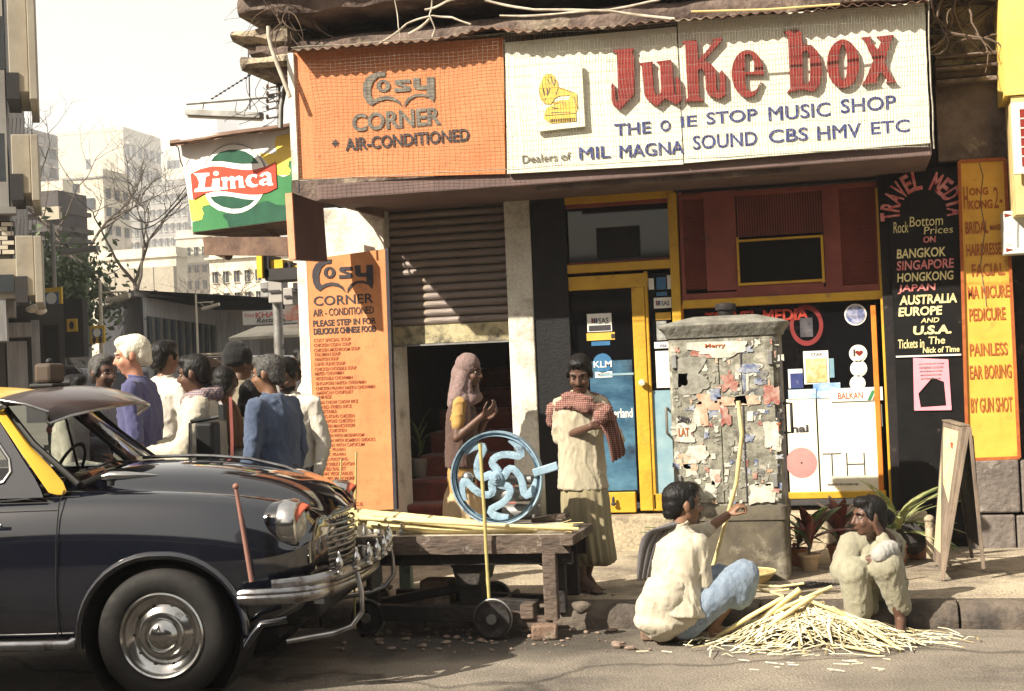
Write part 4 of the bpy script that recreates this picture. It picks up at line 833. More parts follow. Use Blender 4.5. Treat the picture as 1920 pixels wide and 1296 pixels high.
def wsd(t, Y0, Y1, z, X, ny, nz, fl, frame=None, top=.35):
    h = fl*Y0/2667; w_ = (Y1-Y0)/ny; k = Y0/90
    for r_ in range(nz):
        for c_ in range(ny):
            y = Y0+w_*(c_+.5); zz = z-h*(r_+top+.5); f = MB(); f.box(X+.02, X+.3*k, y-w_*.32, y+w_*.32, zz+h*.27, zz+h*.33); wn = part('window', f, frame or M_b4, t)
            f = MB(); f.box(X+.03, X+.06*k, y-w_*.26, y+w_*.26, zz-h*.235, zz+h*.265); part('pane', f, M_win, wn)
def yend(b, px2, Y, cap): r2 = ray(px2, 450); return Y+max(2.5, min(40, b/(r2.x/r2.y)-Y))
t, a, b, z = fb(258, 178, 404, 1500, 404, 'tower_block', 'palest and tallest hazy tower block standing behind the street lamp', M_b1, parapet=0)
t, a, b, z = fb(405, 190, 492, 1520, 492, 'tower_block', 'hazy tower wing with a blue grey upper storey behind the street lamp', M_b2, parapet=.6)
t, a, b, z = fb(105, 250, 231, 640, 308, 'office_block', 'hazy block with a blank cream end wall and a grey windowed flank', M_b1, parapet=1.5)
Yb = yend(b, 308, 640, 0); wsd(t, 640, Yb, z, b, 6, 5, 46)
s_ = MB(); p0 = PY(164, 262, 640); s_.box(p0.x-1, p0.x+1, 639.7, 639.95, z-50, z-3); part('light_strip', s_, M_b4, t)
s_ = MB(); s_.box(p0.x-1, p0.x+1, 639.3, 639.65, z-24, z-13); part('slot_window', s_, M_win, t)
t, a, b, z = fb(308, 292, 452, 820, 452, 'apartment_building', 'bright cream stepped apartment building partly behind the drink board', M_b4, parapet=1.5)
h = 48*820/2667
for i in range(5):
    s_ = MB(); s_.box(a-4, a+26, 812, 819.8, z-h*(i+1), z-h*(i+1)+h*.45); part('balcony', s_, M_b4, t)
    s_ = MB(); s_.box(a+2, a+10, 819.3, 819.9, z-h*(i+1)+h*.5, z-h*(i+1)+h*.9); part('window', s_, M_win, t)
t, a, b, z = fb(20, 244, 36, 290, 115, 'grey_building', 'tall grey flank of a building just past the balconies at left', M_b2, parapet=.8)
wsd(t, 290, yend(b, 115, 290, 0), z, b, 3, 4, 42)
t, a, b, z = fb(118, 336, 193, 210, 246, 'roof_terrace_building', 'cream building with an overhanging flat roof slab above a bright terrace wall', M_b4, parapet=1.2, roofm=M_b2)
wsd(t, 210, yend(b, 246, 210, 0), z, b, 3, 3, 38)
for r in ((150, 372, 176, 392), (128, 345, 146, 360)):
    x0, x1, z0, z1 = rect(*r, 209.7); s_ = MB(); s_.box(x0, x1, 209.7, 209.95, z0, z1); part('window', s_, M_win, t)
t, a, b, z = fb(66, 340, 117, 170, 120, 'small_white_house', 'small bright white wall catching the sun between grey blocks', M_b4, parapet=0)
wf(t, a, b, z, 170, 3, 1, 40)
t, a, b, z = fb(36, 402, 110, 62, 165, 'sooty_building', 'dark sooty brick building with cornices behind the leafy tree', M_b3, parapet=.9)
Yb = yend(b, 165, 62, 0)
for dz, e, h in ((-.9, .35, .25), (-1.3, .2, .18), (-3.4, .25, .2), (-6.4, .2, .2)):
    s_ = MB(); s_.box(a-e, b+e, 62-e, Yb, z+dz, z+dz+h); part('cornice', s_, M_b3, t)
wsd(t, 62, Yb, z, b, 3, 3, 62, M_b3, .9); wf(t, a, b, z, 62, 3, 3, 62, M_b3, .9)
s_ = MB(); x0, x1, z0, z1 = rect(71, 388, 110, 412, 61.6); s_.box(x0, x1, 61.62, 61.9, z0, z1); part('plaster_patch', s_, M_b5, t)
t, a, b, z = fb(166, 486, 330, 130, 340, 'cream_range', 'long sunlit cream building behind the bare tree', M_b4, parapet=.8)
wf(t, a, b, z, 130, 9, 2, 36)
for k in range(4): s_ = MB(); x = a+(b-a)*(.12+.22*k); s_.box(x, x+2.2, 129.2, 129.9, z-6, z-1.0); part('drain_buttress', s_, M_b5, t)
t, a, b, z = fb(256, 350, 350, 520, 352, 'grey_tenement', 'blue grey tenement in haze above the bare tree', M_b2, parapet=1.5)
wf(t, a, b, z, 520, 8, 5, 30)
t, a, b, z = fb(330, 446, 404, 230, 408, 'balcony_house', 'cream house with a roof railing left of the dark awning frame', M_b4, parapet=1.2)
wf(t, a, b, z, 230, 5, 3, 34)
s_ = MB(); s_.box(a-1, b+1, 227, 229.9, z-5.0, z-4.6); part('balcony', s_, M_b5, t)
t, a, b, z = fb(392, 482, 575, 92, 580, 'stall_house', 'sunlit building with arched openings under the dark awning frame', M_b4, parapet=.6)
wf(t, a, b, z, 92, 9, 2, 44)
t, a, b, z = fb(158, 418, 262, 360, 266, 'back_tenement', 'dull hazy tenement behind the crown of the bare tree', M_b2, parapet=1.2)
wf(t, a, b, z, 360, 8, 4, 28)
# near low building, corner towards us
P0 = PZ(267, 900, 0); c = PY(267, 556, 30); d = PY(418, 572, 38.5); e = PY(186, 560, 34)
nb = thing('corrugated_shed', 'weathered grey two storey shed with shuttered windows seen corner-on behind the crowd', 'building', (c.x, c.y, 0))
zt_ = c.z
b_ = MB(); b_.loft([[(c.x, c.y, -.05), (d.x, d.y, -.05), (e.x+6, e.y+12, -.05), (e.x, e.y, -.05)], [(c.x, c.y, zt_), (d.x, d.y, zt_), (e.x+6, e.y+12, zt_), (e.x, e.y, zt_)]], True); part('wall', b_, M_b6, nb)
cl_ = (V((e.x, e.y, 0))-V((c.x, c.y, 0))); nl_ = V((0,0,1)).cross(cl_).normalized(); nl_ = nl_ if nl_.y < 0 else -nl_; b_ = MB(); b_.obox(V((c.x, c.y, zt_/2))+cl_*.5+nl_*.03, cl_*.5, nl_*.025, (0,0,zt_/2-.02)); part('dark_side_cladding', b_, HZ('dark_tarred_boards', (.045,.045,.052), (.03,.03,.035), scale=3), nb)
b_ = MB(); q = [V((c.x-.05, c.y-.3, 0)), V((d.x+.3, d.y-.2, 0)), V((e.x+6, e.y+12, 0)), V((e.x-.3, e.y, 0))]; b_.loft([[(p.x, p.y, zt_+.004) for p in q], [(p.x, p.y, zt_+.14) for p in q]], True); part('roof', b_, M_b2, nb)
cd_ = V((d.x-c.x, d.y-c.y, 0)); nrm = cd_.cross(V((0,0,1))).normalized()
for i in range(11):
    p = V((c.x, c.y, 0)) + cd_*(.06+.085*i); u = cd_.normalized()*.24; f = MB(); f.obox(p+nrm*.03+V((0,0,zt_-.95)), u, nrm*.03, (0,0,.5)); w_ = part('window', f, M_win, nb)
    f = MB(); f.obox(p+nrm*.07+V((0,0,zt_-.95)), (.02,0,0), nrm*.01, (0,0,.48)); part('mullion', f, M_b5, w_)
for i in range(22):
    p = V((c.x, c.y, 0)) + cd_*(.02+.0445*i); f = MB(); f.obox(p+nrm*.05+V((0,0,.9)), cd_.normalized()*.04, nrm*.03, (0,0,zt_/2-1.2)); part('batten', f, M_b6, nb)
f = MB(); f.obox(V((c.x, c.y, 1.35))+cd_*.5+nrm*.4, cd_*.5, nrm*.4, (0,0,.05)); part('ledge', f, M_b2, nb)
for i, tt in enumerate((.15, .5, .82)): f = MB(); f.obox(V((c.x, c.y, 1.95))+cd_*tt+nrm*.1, cd_.normalized()*.5, nrm*.04, (0,0,.28)); part('painted_board', f, [M_b3, M_b5, M_b3][i], nb)
# near left building with projecting balconies, turned with the bend of the side street
LBY = 17.0; LA = radians(31)
C0 = PY(14, 300, LBY); lb = thing('balcony_building', 'tan building with stacked boxy balconies along the left edge', 'building', (C0.x, LBY, 0), LA)
LN = V((sin(LA), -cos(LA), 0)); LI = lb.matrix_world.inverted()
def LP(px, py, d=0.0): return LI @ PP(px, py, V((C0.x, LBY, 0))+LN*d, LN)     # local point on a plane d in front of the wall
def lbox(name, m, r, d0, d1, parent, **k):
    a, b = LP(r[0], (r[1]+r[3])/2, d0), LP(r[2], (r[1]+r[3])/2, d0); zt, zb = LP((r[0]+r[2])/2, r[1], d0).z, LP((r[0]+r[2])/2, r[3], d0).z
    q = MB(); q.box(a.x, b.x, -d0, -d1, zb, zt); return part(name, q, m, parent, local=True, **k)
b_ = MB(); b_.box(-8, 0, 0, 12, 2.6, 12); part('wall', b_, M_b2, lb, local=True)
for (x0, y0, x1, y1) in ((14, -80, 66, 186), (22, 252, 73, 376), (30, 442, 80, 568)):
    bb_ = lbox('balcony', M_b5, (x0, y0, x1-16, y1-14), .6, -.8, lb, bevel=.01)
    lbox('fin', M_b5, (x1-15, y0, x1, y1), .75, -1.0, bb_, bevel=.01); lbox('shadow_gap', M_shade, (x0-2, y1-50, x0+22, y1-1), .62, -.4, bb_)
    a = LP(x1-14, y0, .6)
    for k in range(7): b_ = MB(); b_.tube([(a.x-k*.05, -.55, a.z), (a.x-k*.05+.02, -.57, a.z+.22+.1*NZ.noise(V((k, x0, 1))))], .006, 4); part('railing_bar', b_, M_ink, bb_, local=True)
lbox('slab', M_b2, (-40, 388, 30, 400), .3, 0, lb)
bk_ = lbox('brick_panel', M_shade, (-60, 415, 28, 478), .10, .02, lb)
A_, B_ = LP(-20, 446, .11), LP(28, 446, .11); zt, zb = LP(4, 415, .11).z, LP(4, 478, .11).z
bme = MB().box(-.075, .075, -.03, 0, -.026, .026).mesh('brick'); bme.materials.append(M_b4); nz = int((zt-zb)/.062)
for r_ in range(nz):
    for k in range(4):
        o = bpy.data.objects.new('brick', bme); COL.objects.link(o); o.parent = bk_; o.location = (B_.x-.09-k*.17-(r_ % 2)*.08, -.105+random.uniform(-.006, 0), zb+.035+r_*.062)
lbox('bay', M_b5, (-60, 486, 40, 560), .2, -.5, lb); lbox('bay', M_b6, (-60, 560, 12, 640), .2, -.5, lb)
for r in ((-20, 30, 8, 130), (-20, 250, 10, 340), (-20, 515, 26, 548)): w_ = lbox('window', M_win, r, .24, .2, lb)
# dark shops under it
sh = thing('dark_shop', 'row of dark shaded shops with roller fronts below the balconies', 'building', tuple(C0.xy)+(0,), LA); 
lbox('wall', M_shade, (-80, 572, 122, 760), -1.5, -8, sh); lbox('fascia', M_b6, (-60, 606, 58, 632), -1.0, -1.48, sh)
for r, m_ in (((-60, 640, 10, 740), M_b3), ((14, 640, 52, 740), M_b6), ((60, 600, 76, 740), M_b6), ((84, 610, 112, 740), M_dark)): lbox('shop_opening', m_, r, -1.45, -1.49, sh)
for k, (x_, y_) in enumerate(((60, 580), (68, 577), (76, 583))): c = LP(x_, y_, -1.2); b_ = MB(); b_.ell(c, (.09, .09, .055)); part('bundle', b_, M_b4, sh, local=True, sm=60)
# side-street pavement edge far left
# building across the road behind the camera (mirrored in glass and paint)
ob = thing('opposite_terrace', 'long three storey terrace on the other side of the street', 'building', (0, -9, 0))
b_ = MB(); b_.box(1, 26, -19, -9, -.05, 8.6); part('wall', b_, M_b3, ob)
b_ = MB(); b_.box(-15, .997, -18.99, -9, -.05, 4.0); part('low_wing', b_, M_b3, ob)
b_ = MB(); b_.box(-32, -15.003, -19, -9.003, -.05, 16.2); part('shade_wing', b_, M_b3, ob)  # unseen tall wing, added to throw shade on the road by the taxi
for i in range(8):
    for k in range(2):
        x = 2.2+i*2.9; z = 3.4+k*2.6; b_ = MB(); b_.box(x, x+1.1, -8.995, -8.93, z, z+1.5); w_ = part('window', b_, M_win, ob)
        b_ = MB(); b_.box(x-.1, x+1.2, -8.92, -8.7, z-.1, z-.003); part('sill', b_, M_b5, w_)
for i in range(9): x = -12+i*4.2; b_ = MB(); b_.box(x, x+3.2, -8.99, -8.9, .1, 2.5); part('shop_opening', b_, M_shade, ob)
b_ = MB(); b_.box(-13.2, 26.2, -9.3, -8.6, 2.8, 2.95); part('ledge', b_, M_b5, ob)
# ---- lamps, poles and small street signs
def tube_lamp(label, base, pyb, arm, tube, Y, r=.045, m=M_steel, pole=True, group='street lamps with tube fittings', ptop=None):
    # base px of the pole, arm ((px,py),(px,py)), tube the same
    A = [PY(*q, Y) for q in arm]; T = [PY(*q, Y) for q in tube]; t = thing('street_lamp', label, 'street lamp', (PY(base[0], base[1], Y).x, Y, 0 if pole else PY(*base, Y).z), group=group)
    if pole:
        b_ = MB(); q = PY(*(ptop or base), Y); b_.tube([(q.x, Y, -.02), (q.x, Y, q.z)], [r*1.2, r*.8], 8); part('pole', b_, m, t, sm=50)
    b_ = MB(); b_.tube(A, r*.45, 6); part('arm', b_, m, t, sm=50)
    d = (T[1]-T[0]); u = V((0, 0, r*.9)); b_ = MB(); b_.obox((T[0]+T[1])/2, d/2, (0, r*1.5, 0), u); part('housing', b_, m, t, bevel=.004)
    b_ = MB(); b_.tube([T[0]-u*1.2, T[1]-u*1.2], r*.5, 6); part('tube', b_, M_pw, t)
    for k in (.2, .75): p = A[0].lerp(A[1], k); q = T[0].lerp(T[1], k); b_ = MB(); b_.tube([p, q], r*.18, 4); part('hanger', b_, m, t)
    return t
tube_lamp('nearer dark lamp pole with tube fitting in front of the sooty building', (98, 420), 0, ((98, 456), (178, 456)), ((117, 473), (184, 465)), 24, .05, M_b2)
tube_lamp('pale lamp pole with tube fitting right of the leafy tree', (187, 525), 0, ((187, 549), (238, 547)), ((199, 564), (243, 553)), 27, .045, M_b4)
tube_lamp('thin pale lamp pole in front of the grey shed', (367, 552), 0, ((367, 568), (400, 566)), ((379, 579), (411, 570)), 30, .03, M_b4)
lt_ = tube_lamp('street lamp fitting on a bracket over the drink board', (520, 120), 0, ((350, 195), (515, 181)), ((351, 211), (491, 217)), 10.9, .03, M_steel, pole=False)
p, q = PY(519, 70, 10.9), PY(524, 238, 10.9); b_ = MB(); b_.tube([p, q], .02, 8); part('pole', b_, M_steel, lt_, sm=50)
for py in (105, 150, 165, 178, 192, 205, 222): b_ = MB(); c = PY(518, py, 10.9); b_.tube([c+V((-.07, -.02, 0)), c+V((.06, -.02, .01))], .008, 5); b_.ell(c+V((-.07,-.02,.015)), (.014,.014,.022), nu=8, nv=5); part('insulator', b_, M_old, lt_, sm=60)
b_ = MB(); P = [PY(398, 185, 10.9), PY(491, 127, 10.9)]
for k in range(13): c = P[0].lerp(P[1], k/12); b_.ell(c, (.014, .014, .009), nu=6, nv=4)
b_.tube(P, .004, 4); part('insulated_stay', b_, M_ink, lt_)
b_ = MB(); b_.tube([PY(465, 66, 10.9), PY(469, 206, 10.9)], .006, 5); part('stay_rod', b_, M_ink, lt_)
random.seed(5)
for i in range(7):
    a = PY(random.uniform(480, 520), random.uniform(110, 200), 10.8); b = PY(random.uniform(430, 530), random.uniform(150, 240), 10.8); w_ = MB()
    w_.tube([a.lerp(b, t)+V((.08*sin(t*6+i), 0, -.10*sin(pi*t))) for t in np.linspace(0, 1, 9)], .0028, 4)
    part('loose_wire', w_, M_ink, lt_)
pp = PY(545, 110, 10.6); b_ = MB(); b_.tube([PY(540, 130, 10.7)+V((.02,0,0)), PY(533, 170, 10.7), PY(527, 200, 10.7), PY(526, 240, 10.7)], .02, 7); single('conduit', b_, M_steel, 'curved grey conduit between the corner and the lamp bracket', 'pipe', sm=60)
def kodak(label, r, Y, m_edge):
    x0, x1, z0, z1 = rect(*r, Y); t = thing('street_sign', label, 'sign', ((x0+x1)/2, Y, z0), group='yellow box signs on the lamp poles')
    b_ = MB(); b_.box(x0, x1, Y-.1, Y-.05, z0, z1); part('case', b_, mat('sign_amber', (.68,.44,.06), (.6,.36,.04)), t)
    w_, h = x1-x0, z1-z0; b_ = MB(); b_.box(x0+w_*.14, x1-w_*.14, Y-.108, Y-.10, z0+h*.38, z1-h*.18); part('blue_panel', b_, mat('dull_blue_print', (.10,.17,.32)), t)
    b_ = MB(); b_.lathe([(.001, 0), (w_*.27, 0), (w_*.27, .006)], ((x0+x1)/2, Y-.116, z0+h*.6), (0,1,0), 20, cap=False); part('white_disc', b_, M_pw, t)
    for sx in (.28, .72): b_ = MB(); b_.ell((x0+w_*sx, Y-.108, z0+h*.2), (w_*.13, .01, h*.18), nu=10, nv=6); part('dark_figure', b_, M_ink, t)
    return t
kodak('larger yellow and blue disc sign on the near lamp pole', (84, 540, 121, 590), 23.8, 0); kodak('small yellow and blue disc sign on the pale lamp pole', (174, 611, 200, 644), 26.8, 0)
x0, x1, z0, z1 = rect(128, 598, 146, 622, 25); t = thing('street_sign', 'small yellow square sign with a black figure on a dark panel', 'sign', ((x0+x1)/2, 25, z0))
b_ = MB(); b_.box(x0-.35, x1+.1, 25.02, 25.2, z0-.5, z1+.4); part('dark_panel', b_, M_shade, t)
b_ = MB(); b_.box(x0, x1, 24.95, 25.0, z0, z1); part('face', b_, mat('sign_amber', (.68,.44,.06)), t)
b_ = MB(); b_.ell(((x0+x1)/2, 24.945, (z0+z1)/2), ((x1-x0)*.25, .006, (z1-z0)*.33), nu=10, nv=6); part('figure', b_, M_ink, t)
# thick pole with meter boxes
MPY = 15.5; q = PY(520, 570, MPY); mp_ = thing('utility_pole', 'thick grey utility pole carrying meter boxes left of the menu board', 'pole', (q.x, MPY, 0))
b_ = MB(); b_.tube([(q.x, MPY, -.02), (q.x, MPY, 2.6)], .058, 12); part('pole', b_, M_steel, mp_, sm=50)
for r, m_ in (((491, 528, 507, 558), M_steel), ((506, 524, 532, 568), M_b2), ((534, 540, 552, 572), M_b2), ((552, 530, 572, 548), M_shade)):
    x0, x1, z0, z1 = rect(*r, MPY-.2); b_ = MB(); b_.box(x0, x1, MPY-.25-(x0 % .02), MPY-.06, z0, z1); bx_ = part('meter_box', b_, m_, mp_, bevel=.01)
    b_ = MB(); b_.box(x0+.02, x1-.02, MPY-.275, MPY-.262, (z0+z1)/2-.02, (z0+z1)/2+.01); part('lock_bar', b_, M_ink, bx_)
b_ = MB(); b_.tube([(q.x-.062, MPY, 1.95), (q.x+.062, MPY, 1.95)], .03, 8); part('collar', b_, M_ink, mp_)
ys = thing('projecting_sign', 'yellow and black striped box sign projecting behind the utility pole', 'sign', PY(510, 500, 14))
for i, (a, b, m_) in enumerate((((481, 471), (491, 521), 'y'), ((491, 478), (500, 520), 'k'), ((500, 486), (523, 502), 'y'), ((523, 490), (534, 508), 'k'), ((534, 496), (544, 508), 'y'))):
    x0, x1, z0, z1 = rect(a[0], a[1], b[0], b[1], 14); b_ = MB(); b_.box(x0+.001, x1-.001, 14+i*.05, 14.4, z0, z1); part('panel', b_, mat('sign_amber2', (.75,.48,.04)) if m_ == 'y' else M_ink, ys)
b_ = MB(); x0, x1, z0, z1 = rect(493, 502, 560, 524, 14); b_.box(x0, x1, 14.05, 14.5, z0, z1); part('under_box', b_, M_shade, ys)
# restaurant signboard and stalls at the far corner
KYY = 30; x0, x1, z0, z1 = rect(455, 581, 572, 607, KYY); kh = thing('restaurant_sign', 'white restaurant board with red letters reading KHALSA behind the utility pole', 'sign', ((x0+x1)/2, KYY, z0))
b_ = MB(); b_.box(x0, x1, KYY, KYY+.1, z0, z1); part('board', b_, M_pw, kh)
ptext('KHALSA', 479, 584, 545, 595, KYY-.01, M_tmred, kh, bold=.03); ptext('Restaurant', 481, 595, 548, 604, KYY-.01, M_ink, kh, shear=.2, bold=.01); ptext('Fried', 459, 588, 476, 594, KYY-.01, M_tmred, kh)
x0, x1, z0, z1 = rect(534, 560, 562, 600, KYY-1); b_ = MB(); b_.box(x0, x1, KYY-1, KYY-.8, z0, z1-.1); b_.box(x0+.3, x1+.4, KYY-1.03, KYY-1, z0-.15, z0+.02); single('red_placard', b_, mat('red_white_placard', (.7,.15,.08), (.75,.72,.65), .6, 3), 'red and white placard beside the menu board far behind', 'sign')
x0, x1, z0, z1 = rect(446, 607, 574, 622, 28.5); aw = MB(); aw.loft([[(x0, 29.5, z1), (x0, 28.0, z0-.1), (x0, 28.0, z0-.16), (x0, 29.5, z1-.05)], [(x1, 29.5, z1), (x1, 28.0, z0-.1), (x1, 28.0, z0-.16), (x1, 29.5, z1-.05)]], True)
single('stall_awning', aw, M_b4, 'pale canvas awning over the far stalls', 'awning')
stl = thing('market_stall', 'shaded stall front full of goods below the pale awning', 'stall', ((x0+x1)/2, 29.6, 0)); b_ = MB(); b_.box(x0, x1, 29.6, 31, -.05, z1-.1); part('stall_back', b_, M_b6, stl)
random.seed(11)
for i in range(16): xx = random.uniform(x0, x1-.4); zz = random.uniform(.9, 1.9); b_ = MB(); b_.box(xx, xx+random.uniform(.2,.5), 29.3, 29.58, zz, zz+random.uniform(.15,.4)); part('goods_box', b_, random.choice([M_b4, M_b5, M_b3, M_pw, M_shade]), stl)
# vehicles seen end-on behind the crowd
def rearcar(label, px0, px1, pyt, Y, m_, m2):
    a, b = PY(px0, pyt, Y), PY(px1, pyt, Y); H = (a.z+b.z)/2; xm = (a.x+b.x)/2; W = (b.x-a.x)/2; t = thing('parked_car', label, 'car', (xm, Y, 0))
    half = [(1, .35), (1.03, .8), (1, 1.0), (.84, H-.12), (.74, H-.03), (.5, H)]
    pr = [(xm+W*u, z) for u, z in half] + [(xm-W*u, z) for u, z in half[::-1]]; q = MB(); q.prism(pr, a=Y, b=Y+2.6); part('body', q, m_, t, bevel=.04)
    q = MB(); q.prism([(xm-W*.78, 1.08), (xm+W*.78, 1.08), (xm+W*.66, H-.16), (xm-W*.66, H-.16)], a=Y-.012, b=Y-.002); part('window', q, M_glass, t)
    q = MB(); q.box(xm-W*1.05, xm+W*1.05, Y-.10, Y-.02, .42, .52); part('bumper', q, M_steel, t)
    q = MB(); q.tube([(xm-W*.8, Y-.02, H-.10), (xm-W*.5, Y-.03, H+.03), (xm+W*.5, Y-.03, H+.03), (xm+W*.8, Y-.02, H-.10)], .02, 6); part('roof_rail', q, m2, t)
    for s_ in (-1, 1):
        q = MB(); q.cyl((xm+s_*W*.8-.07, Y+.35, .3), (xm+s_*W*.8+.07, Y+.35, .3), .3, n=18); part('wheel', q, M_ink, t, sm=40)
        q = MB(); q.ell((xm+s_*W*.85, Y-.02, .8), (.07, .03, .07)); part('tail_light', q, M_tmred, t, sm=60)
rearcar('brown vehicle parked end-on behind the crowd', 338, 462, 668, 19, mat('brown_car_paint', (.12,.08,.06), (.09,.06,.05), .35, coat=.4), M_b5)
rearcar('dark blue vehicle parked end-on at the foot of the shed', 84, 160, 690, 24, mat('dark_car_paint', (.05,.05,.07), rough=.35, coat=.4), M_b2)
# ---- trees
M_bark = mat('street_tree_bark', (.12,.10,.085), (.07,.06,.05), .9, 6)
M_leaf = mat('dull_green_leaf', (.13,.17,.09), (.07,.10,.05), .7, 3); M_leaf2 = mat('dry_twig_leaf', (.16,.15,.10), (.10,.10,.07), .8, 3)
def tree(label, base, h, seed, spread, leaves, lm, ls, lean=0, levels=5, r0=.14, up=.55):
    random.seed(seed); t = thing('street_tree', label, 'tree', base); br = MB(); lf = MB(); tk = MB()
    def grow(p, d, L, r, lev, mb):
        P = [p]; n = 5
        for i in range(n):
            d = (d + V((random.gauss(0, .12), random.gauss(0, .12), random.gauss(0, .08)+.03))).normalized(); P.append(P[-1]+d*L/n)
        mb.tube(P, [r*(1-.45*i/n) for i in range(n+1)], 5 if lev > 1 else 8, False)
        if lev >= levels-2:
            for q in P[1:]:
                for k in range(leaves):
                    c = q+V((random.gauss(0, spread*.22), random.gauss(0, spread*.22), random.gauss(0, spread*.2))); a = V((random.gauss(0,1), random.gauss(0,1), random.gauss(0,1))).normalized(); b = a.cross(V((random.gauss(0,1), random.gauss(0,1), random.gauss(0,1)))).normalized()
                    s = ls*random.uniform(.6, 1.3); lf.add([c-a*s, c+b*s*.5, c+a*s, c-b*s*.5], [(0,1,2,3)])
        if lev < levels:
            for k in range(random.choice((2, 3, 3))):
                a = random.uniform(0, 2*pi); nd_ = (d*up + V((cos(a), sin(a), random.uniform(-.1, .5)))*random.uniform(.45, .8)).normalized()
                grow(P[-1] if k < 2 else P[-2], nd_, L*random.uniform(.62, .82), r*.55, lev+1, br)
    grow(V(base), V((lean, 0, 1)), h*.34, r0, 0, tk)
    part('trunk', tk, M_bark, t, sm=60); part('branches', br, M_bark, t, sm=60)
    if lf.v: part('crown', lf, lm, t, kind='stuff')
q = PY(243, 560, 36); tree('nearly bare tree spreading its branches behind the grey shed', (q.x, 36, 0), 9.6, 21, 1.2, 0, M_leaf2, .05, -.02, 7, .19)
q = PY(150, 640, 30); tree('leafy green tree in front of the sooty building', (q.x, 30, 0), 5.0, 6, 2.2, 14, M_leaf, .10, .12, 4, .12)
q = PY(395, 560, 44); tree('thin bare tree between the shed and the awning frame', (q.x, 44, 0), 6.0, 8, 1.2, 0, M_leaf2, .06, 0, 6, .10)
# overhead wires
for i, (a, b, Ya, Yb) in enumerate((((225, 385), (350, 350), 30, 22), ((210, 400), (352, 362), 32, 22), ((98, 430), (230, 500), 24, 34), ((98, 440), (10, 420), 24, 17))):
    p, q = PY(*a, Ya), PY(*b, Yb); mb = MB(); mb.tube([p.lerp(q, t)-V((0,0,.5*sin(pi*t))) for t in np.linspace(0, 1, 12)], .012, 4)
    single('overhead_wire', mb, M_ink, ['upper wire running to the drink board', 'lower wire running to the drink board', 'wire from the near lamp pole to the tree', 'wire from the near lamp pole to the balconies'][i], 'wire')
# haze
hb_ = MB(); hb_.box(-1250, 150, -30, 1700, -1.2, 340)
hm = bpy.data.materials.new('street_haze'); hm.use_nodes = True; t_ = hm.node_tree; t_.nodes.clear(); o_ = nd(t_, 'ShaderNodeOutputMaterial'); pv_ = nd(t_, 'ShaderNodeVolumePrincipled')
pv_.inputs['Color'].default_value = (.93, .95, 1, 1); pv_.inputs['Density'].default_value = .0007; pv_.inputs['Anisotropy'].default_value = .1; t_.links.new(pv_.outputs[0], o_.inputs['Volume'])
ho = part('haze', hb_, hm); ho['kind'] = 'stuff'
# ================================================================ the taxi (local frame: +x forward, +y to its left/far side, origin on the ground under the front axle)
M_cpaint = mat('black_car_paint', (.0035,.0045,.009), (.005,.006,.011), .08, 2, spec=.8, coat=1.0, dirt=(.010,.0095,.0095), dirt_amt=.10, dscale=3)
MATS['black_car_paint'].node_tree.nodes['Principled BSDF'].inputs['Coat IOR'].default_value = 1.6
M_roofy = mat('taxi_yellow_paint', (.72,.42,.045), (.66,.38,.04), .35, 3, coat=.3, dirt=(.35,.22,.08), dirt_amt=.15, dscale=5)
M_chrome = mat('worn_chrome', (.62,.62,.60), (.45,.44,.43), .16, 9, metal=1.0, dirt=(.20,.15,.12), dirt_amt=.25, dscale=10)
M_chromed = mat('dull_bumper_chrome', (.42,.42,.43), (.28,.27,.27), .28, 9, metal=1.0, dirt=(.10,.07,.06), dirt_amt=.35, dscale=9)
M_tyre = mat('tyre_rubber', (.010,.0095,.0095), (.020,.018,.017), .75, 5, bump=.4, dirt=(.045,.04,.036), dirt_amt=.2, dscale=6)
M_rubber = mat('black_rubber', (.012,.012,.012), (.02,.02,.02), .6)
M_cglass = bpy.data.materials.new('car_glass'); M_cglass.use_nodes = True
_b = M_cglass.node_tree.nodes['Principled BSDF']; _b.inputs['Base Color'].default_value = (.75, .8, .8, 1); _b.inputs['Roughness'].default_value = .02; _b.inputs['Transmission Weight'].default_value = 1.0; _b.inputs['IOR'].default_value = 1.0 + .001; _b.inputs['Specular IOR Level'].default_value = .5
_t = M_cglass.node_tree; _gl = _t.nodes.new('ShaderNodeBsdfGlossy'); _gl.inputs['Roughness'].default_value = .02; _tr = _t.nodes.new('ShaderNodeBsdfTransparent'); _tr.inputs[0].default_value = (.78,.82,.82,1); _fr = _t.nodes.new('ShaderNodeMath'); _fr.operation = 'MULTIPLY_ADD'; _lw = _t.nodes.new('ShaderNodeLayerWeight'); _lw.inputs[0].default_value = .25; _t.links.new(_lw.outputs['Facing'], _fr.inputs[0]); _fr.inputs[1].default_value = .35; _fr.inputs[2].default_value = .04
_mx = _t.nodes.new('ShaderNodeMixShader'); _t.links.new(_fr.outputs[0], _mx.inputs[0]); _t.links.new(_tr.outputs[0], _mx.inputs[1]); _t.links.new(_gl.outputs[0], _mx.inputs[2]); _t.links.new(_mx.outputs[0], _t.nodes['Material Output'].inputs[0])
M_lens = mat('headlamp_glass', (.45,.42,.34), (.30,.28,.24), .12, 12, spec=.8, coat=.6)
M_orangevis = mat('red_lamp_peak', (.55,.13,.07), (.45,.10,.06), .5)
M_seat = mat('seat_vinyl', (.16,.05,.04), (.10,.035,.03), .6)
CR = .335
wc = PD(312, 1178, 2667/375.0)           # front wheel centre on the near side
WHD = V((cos(radians(8.5)), sin(radians(8.5)), 0)); WLT = V((-WHD.y, WHD.x, 0))
o_car = wc + WLT*.70; 
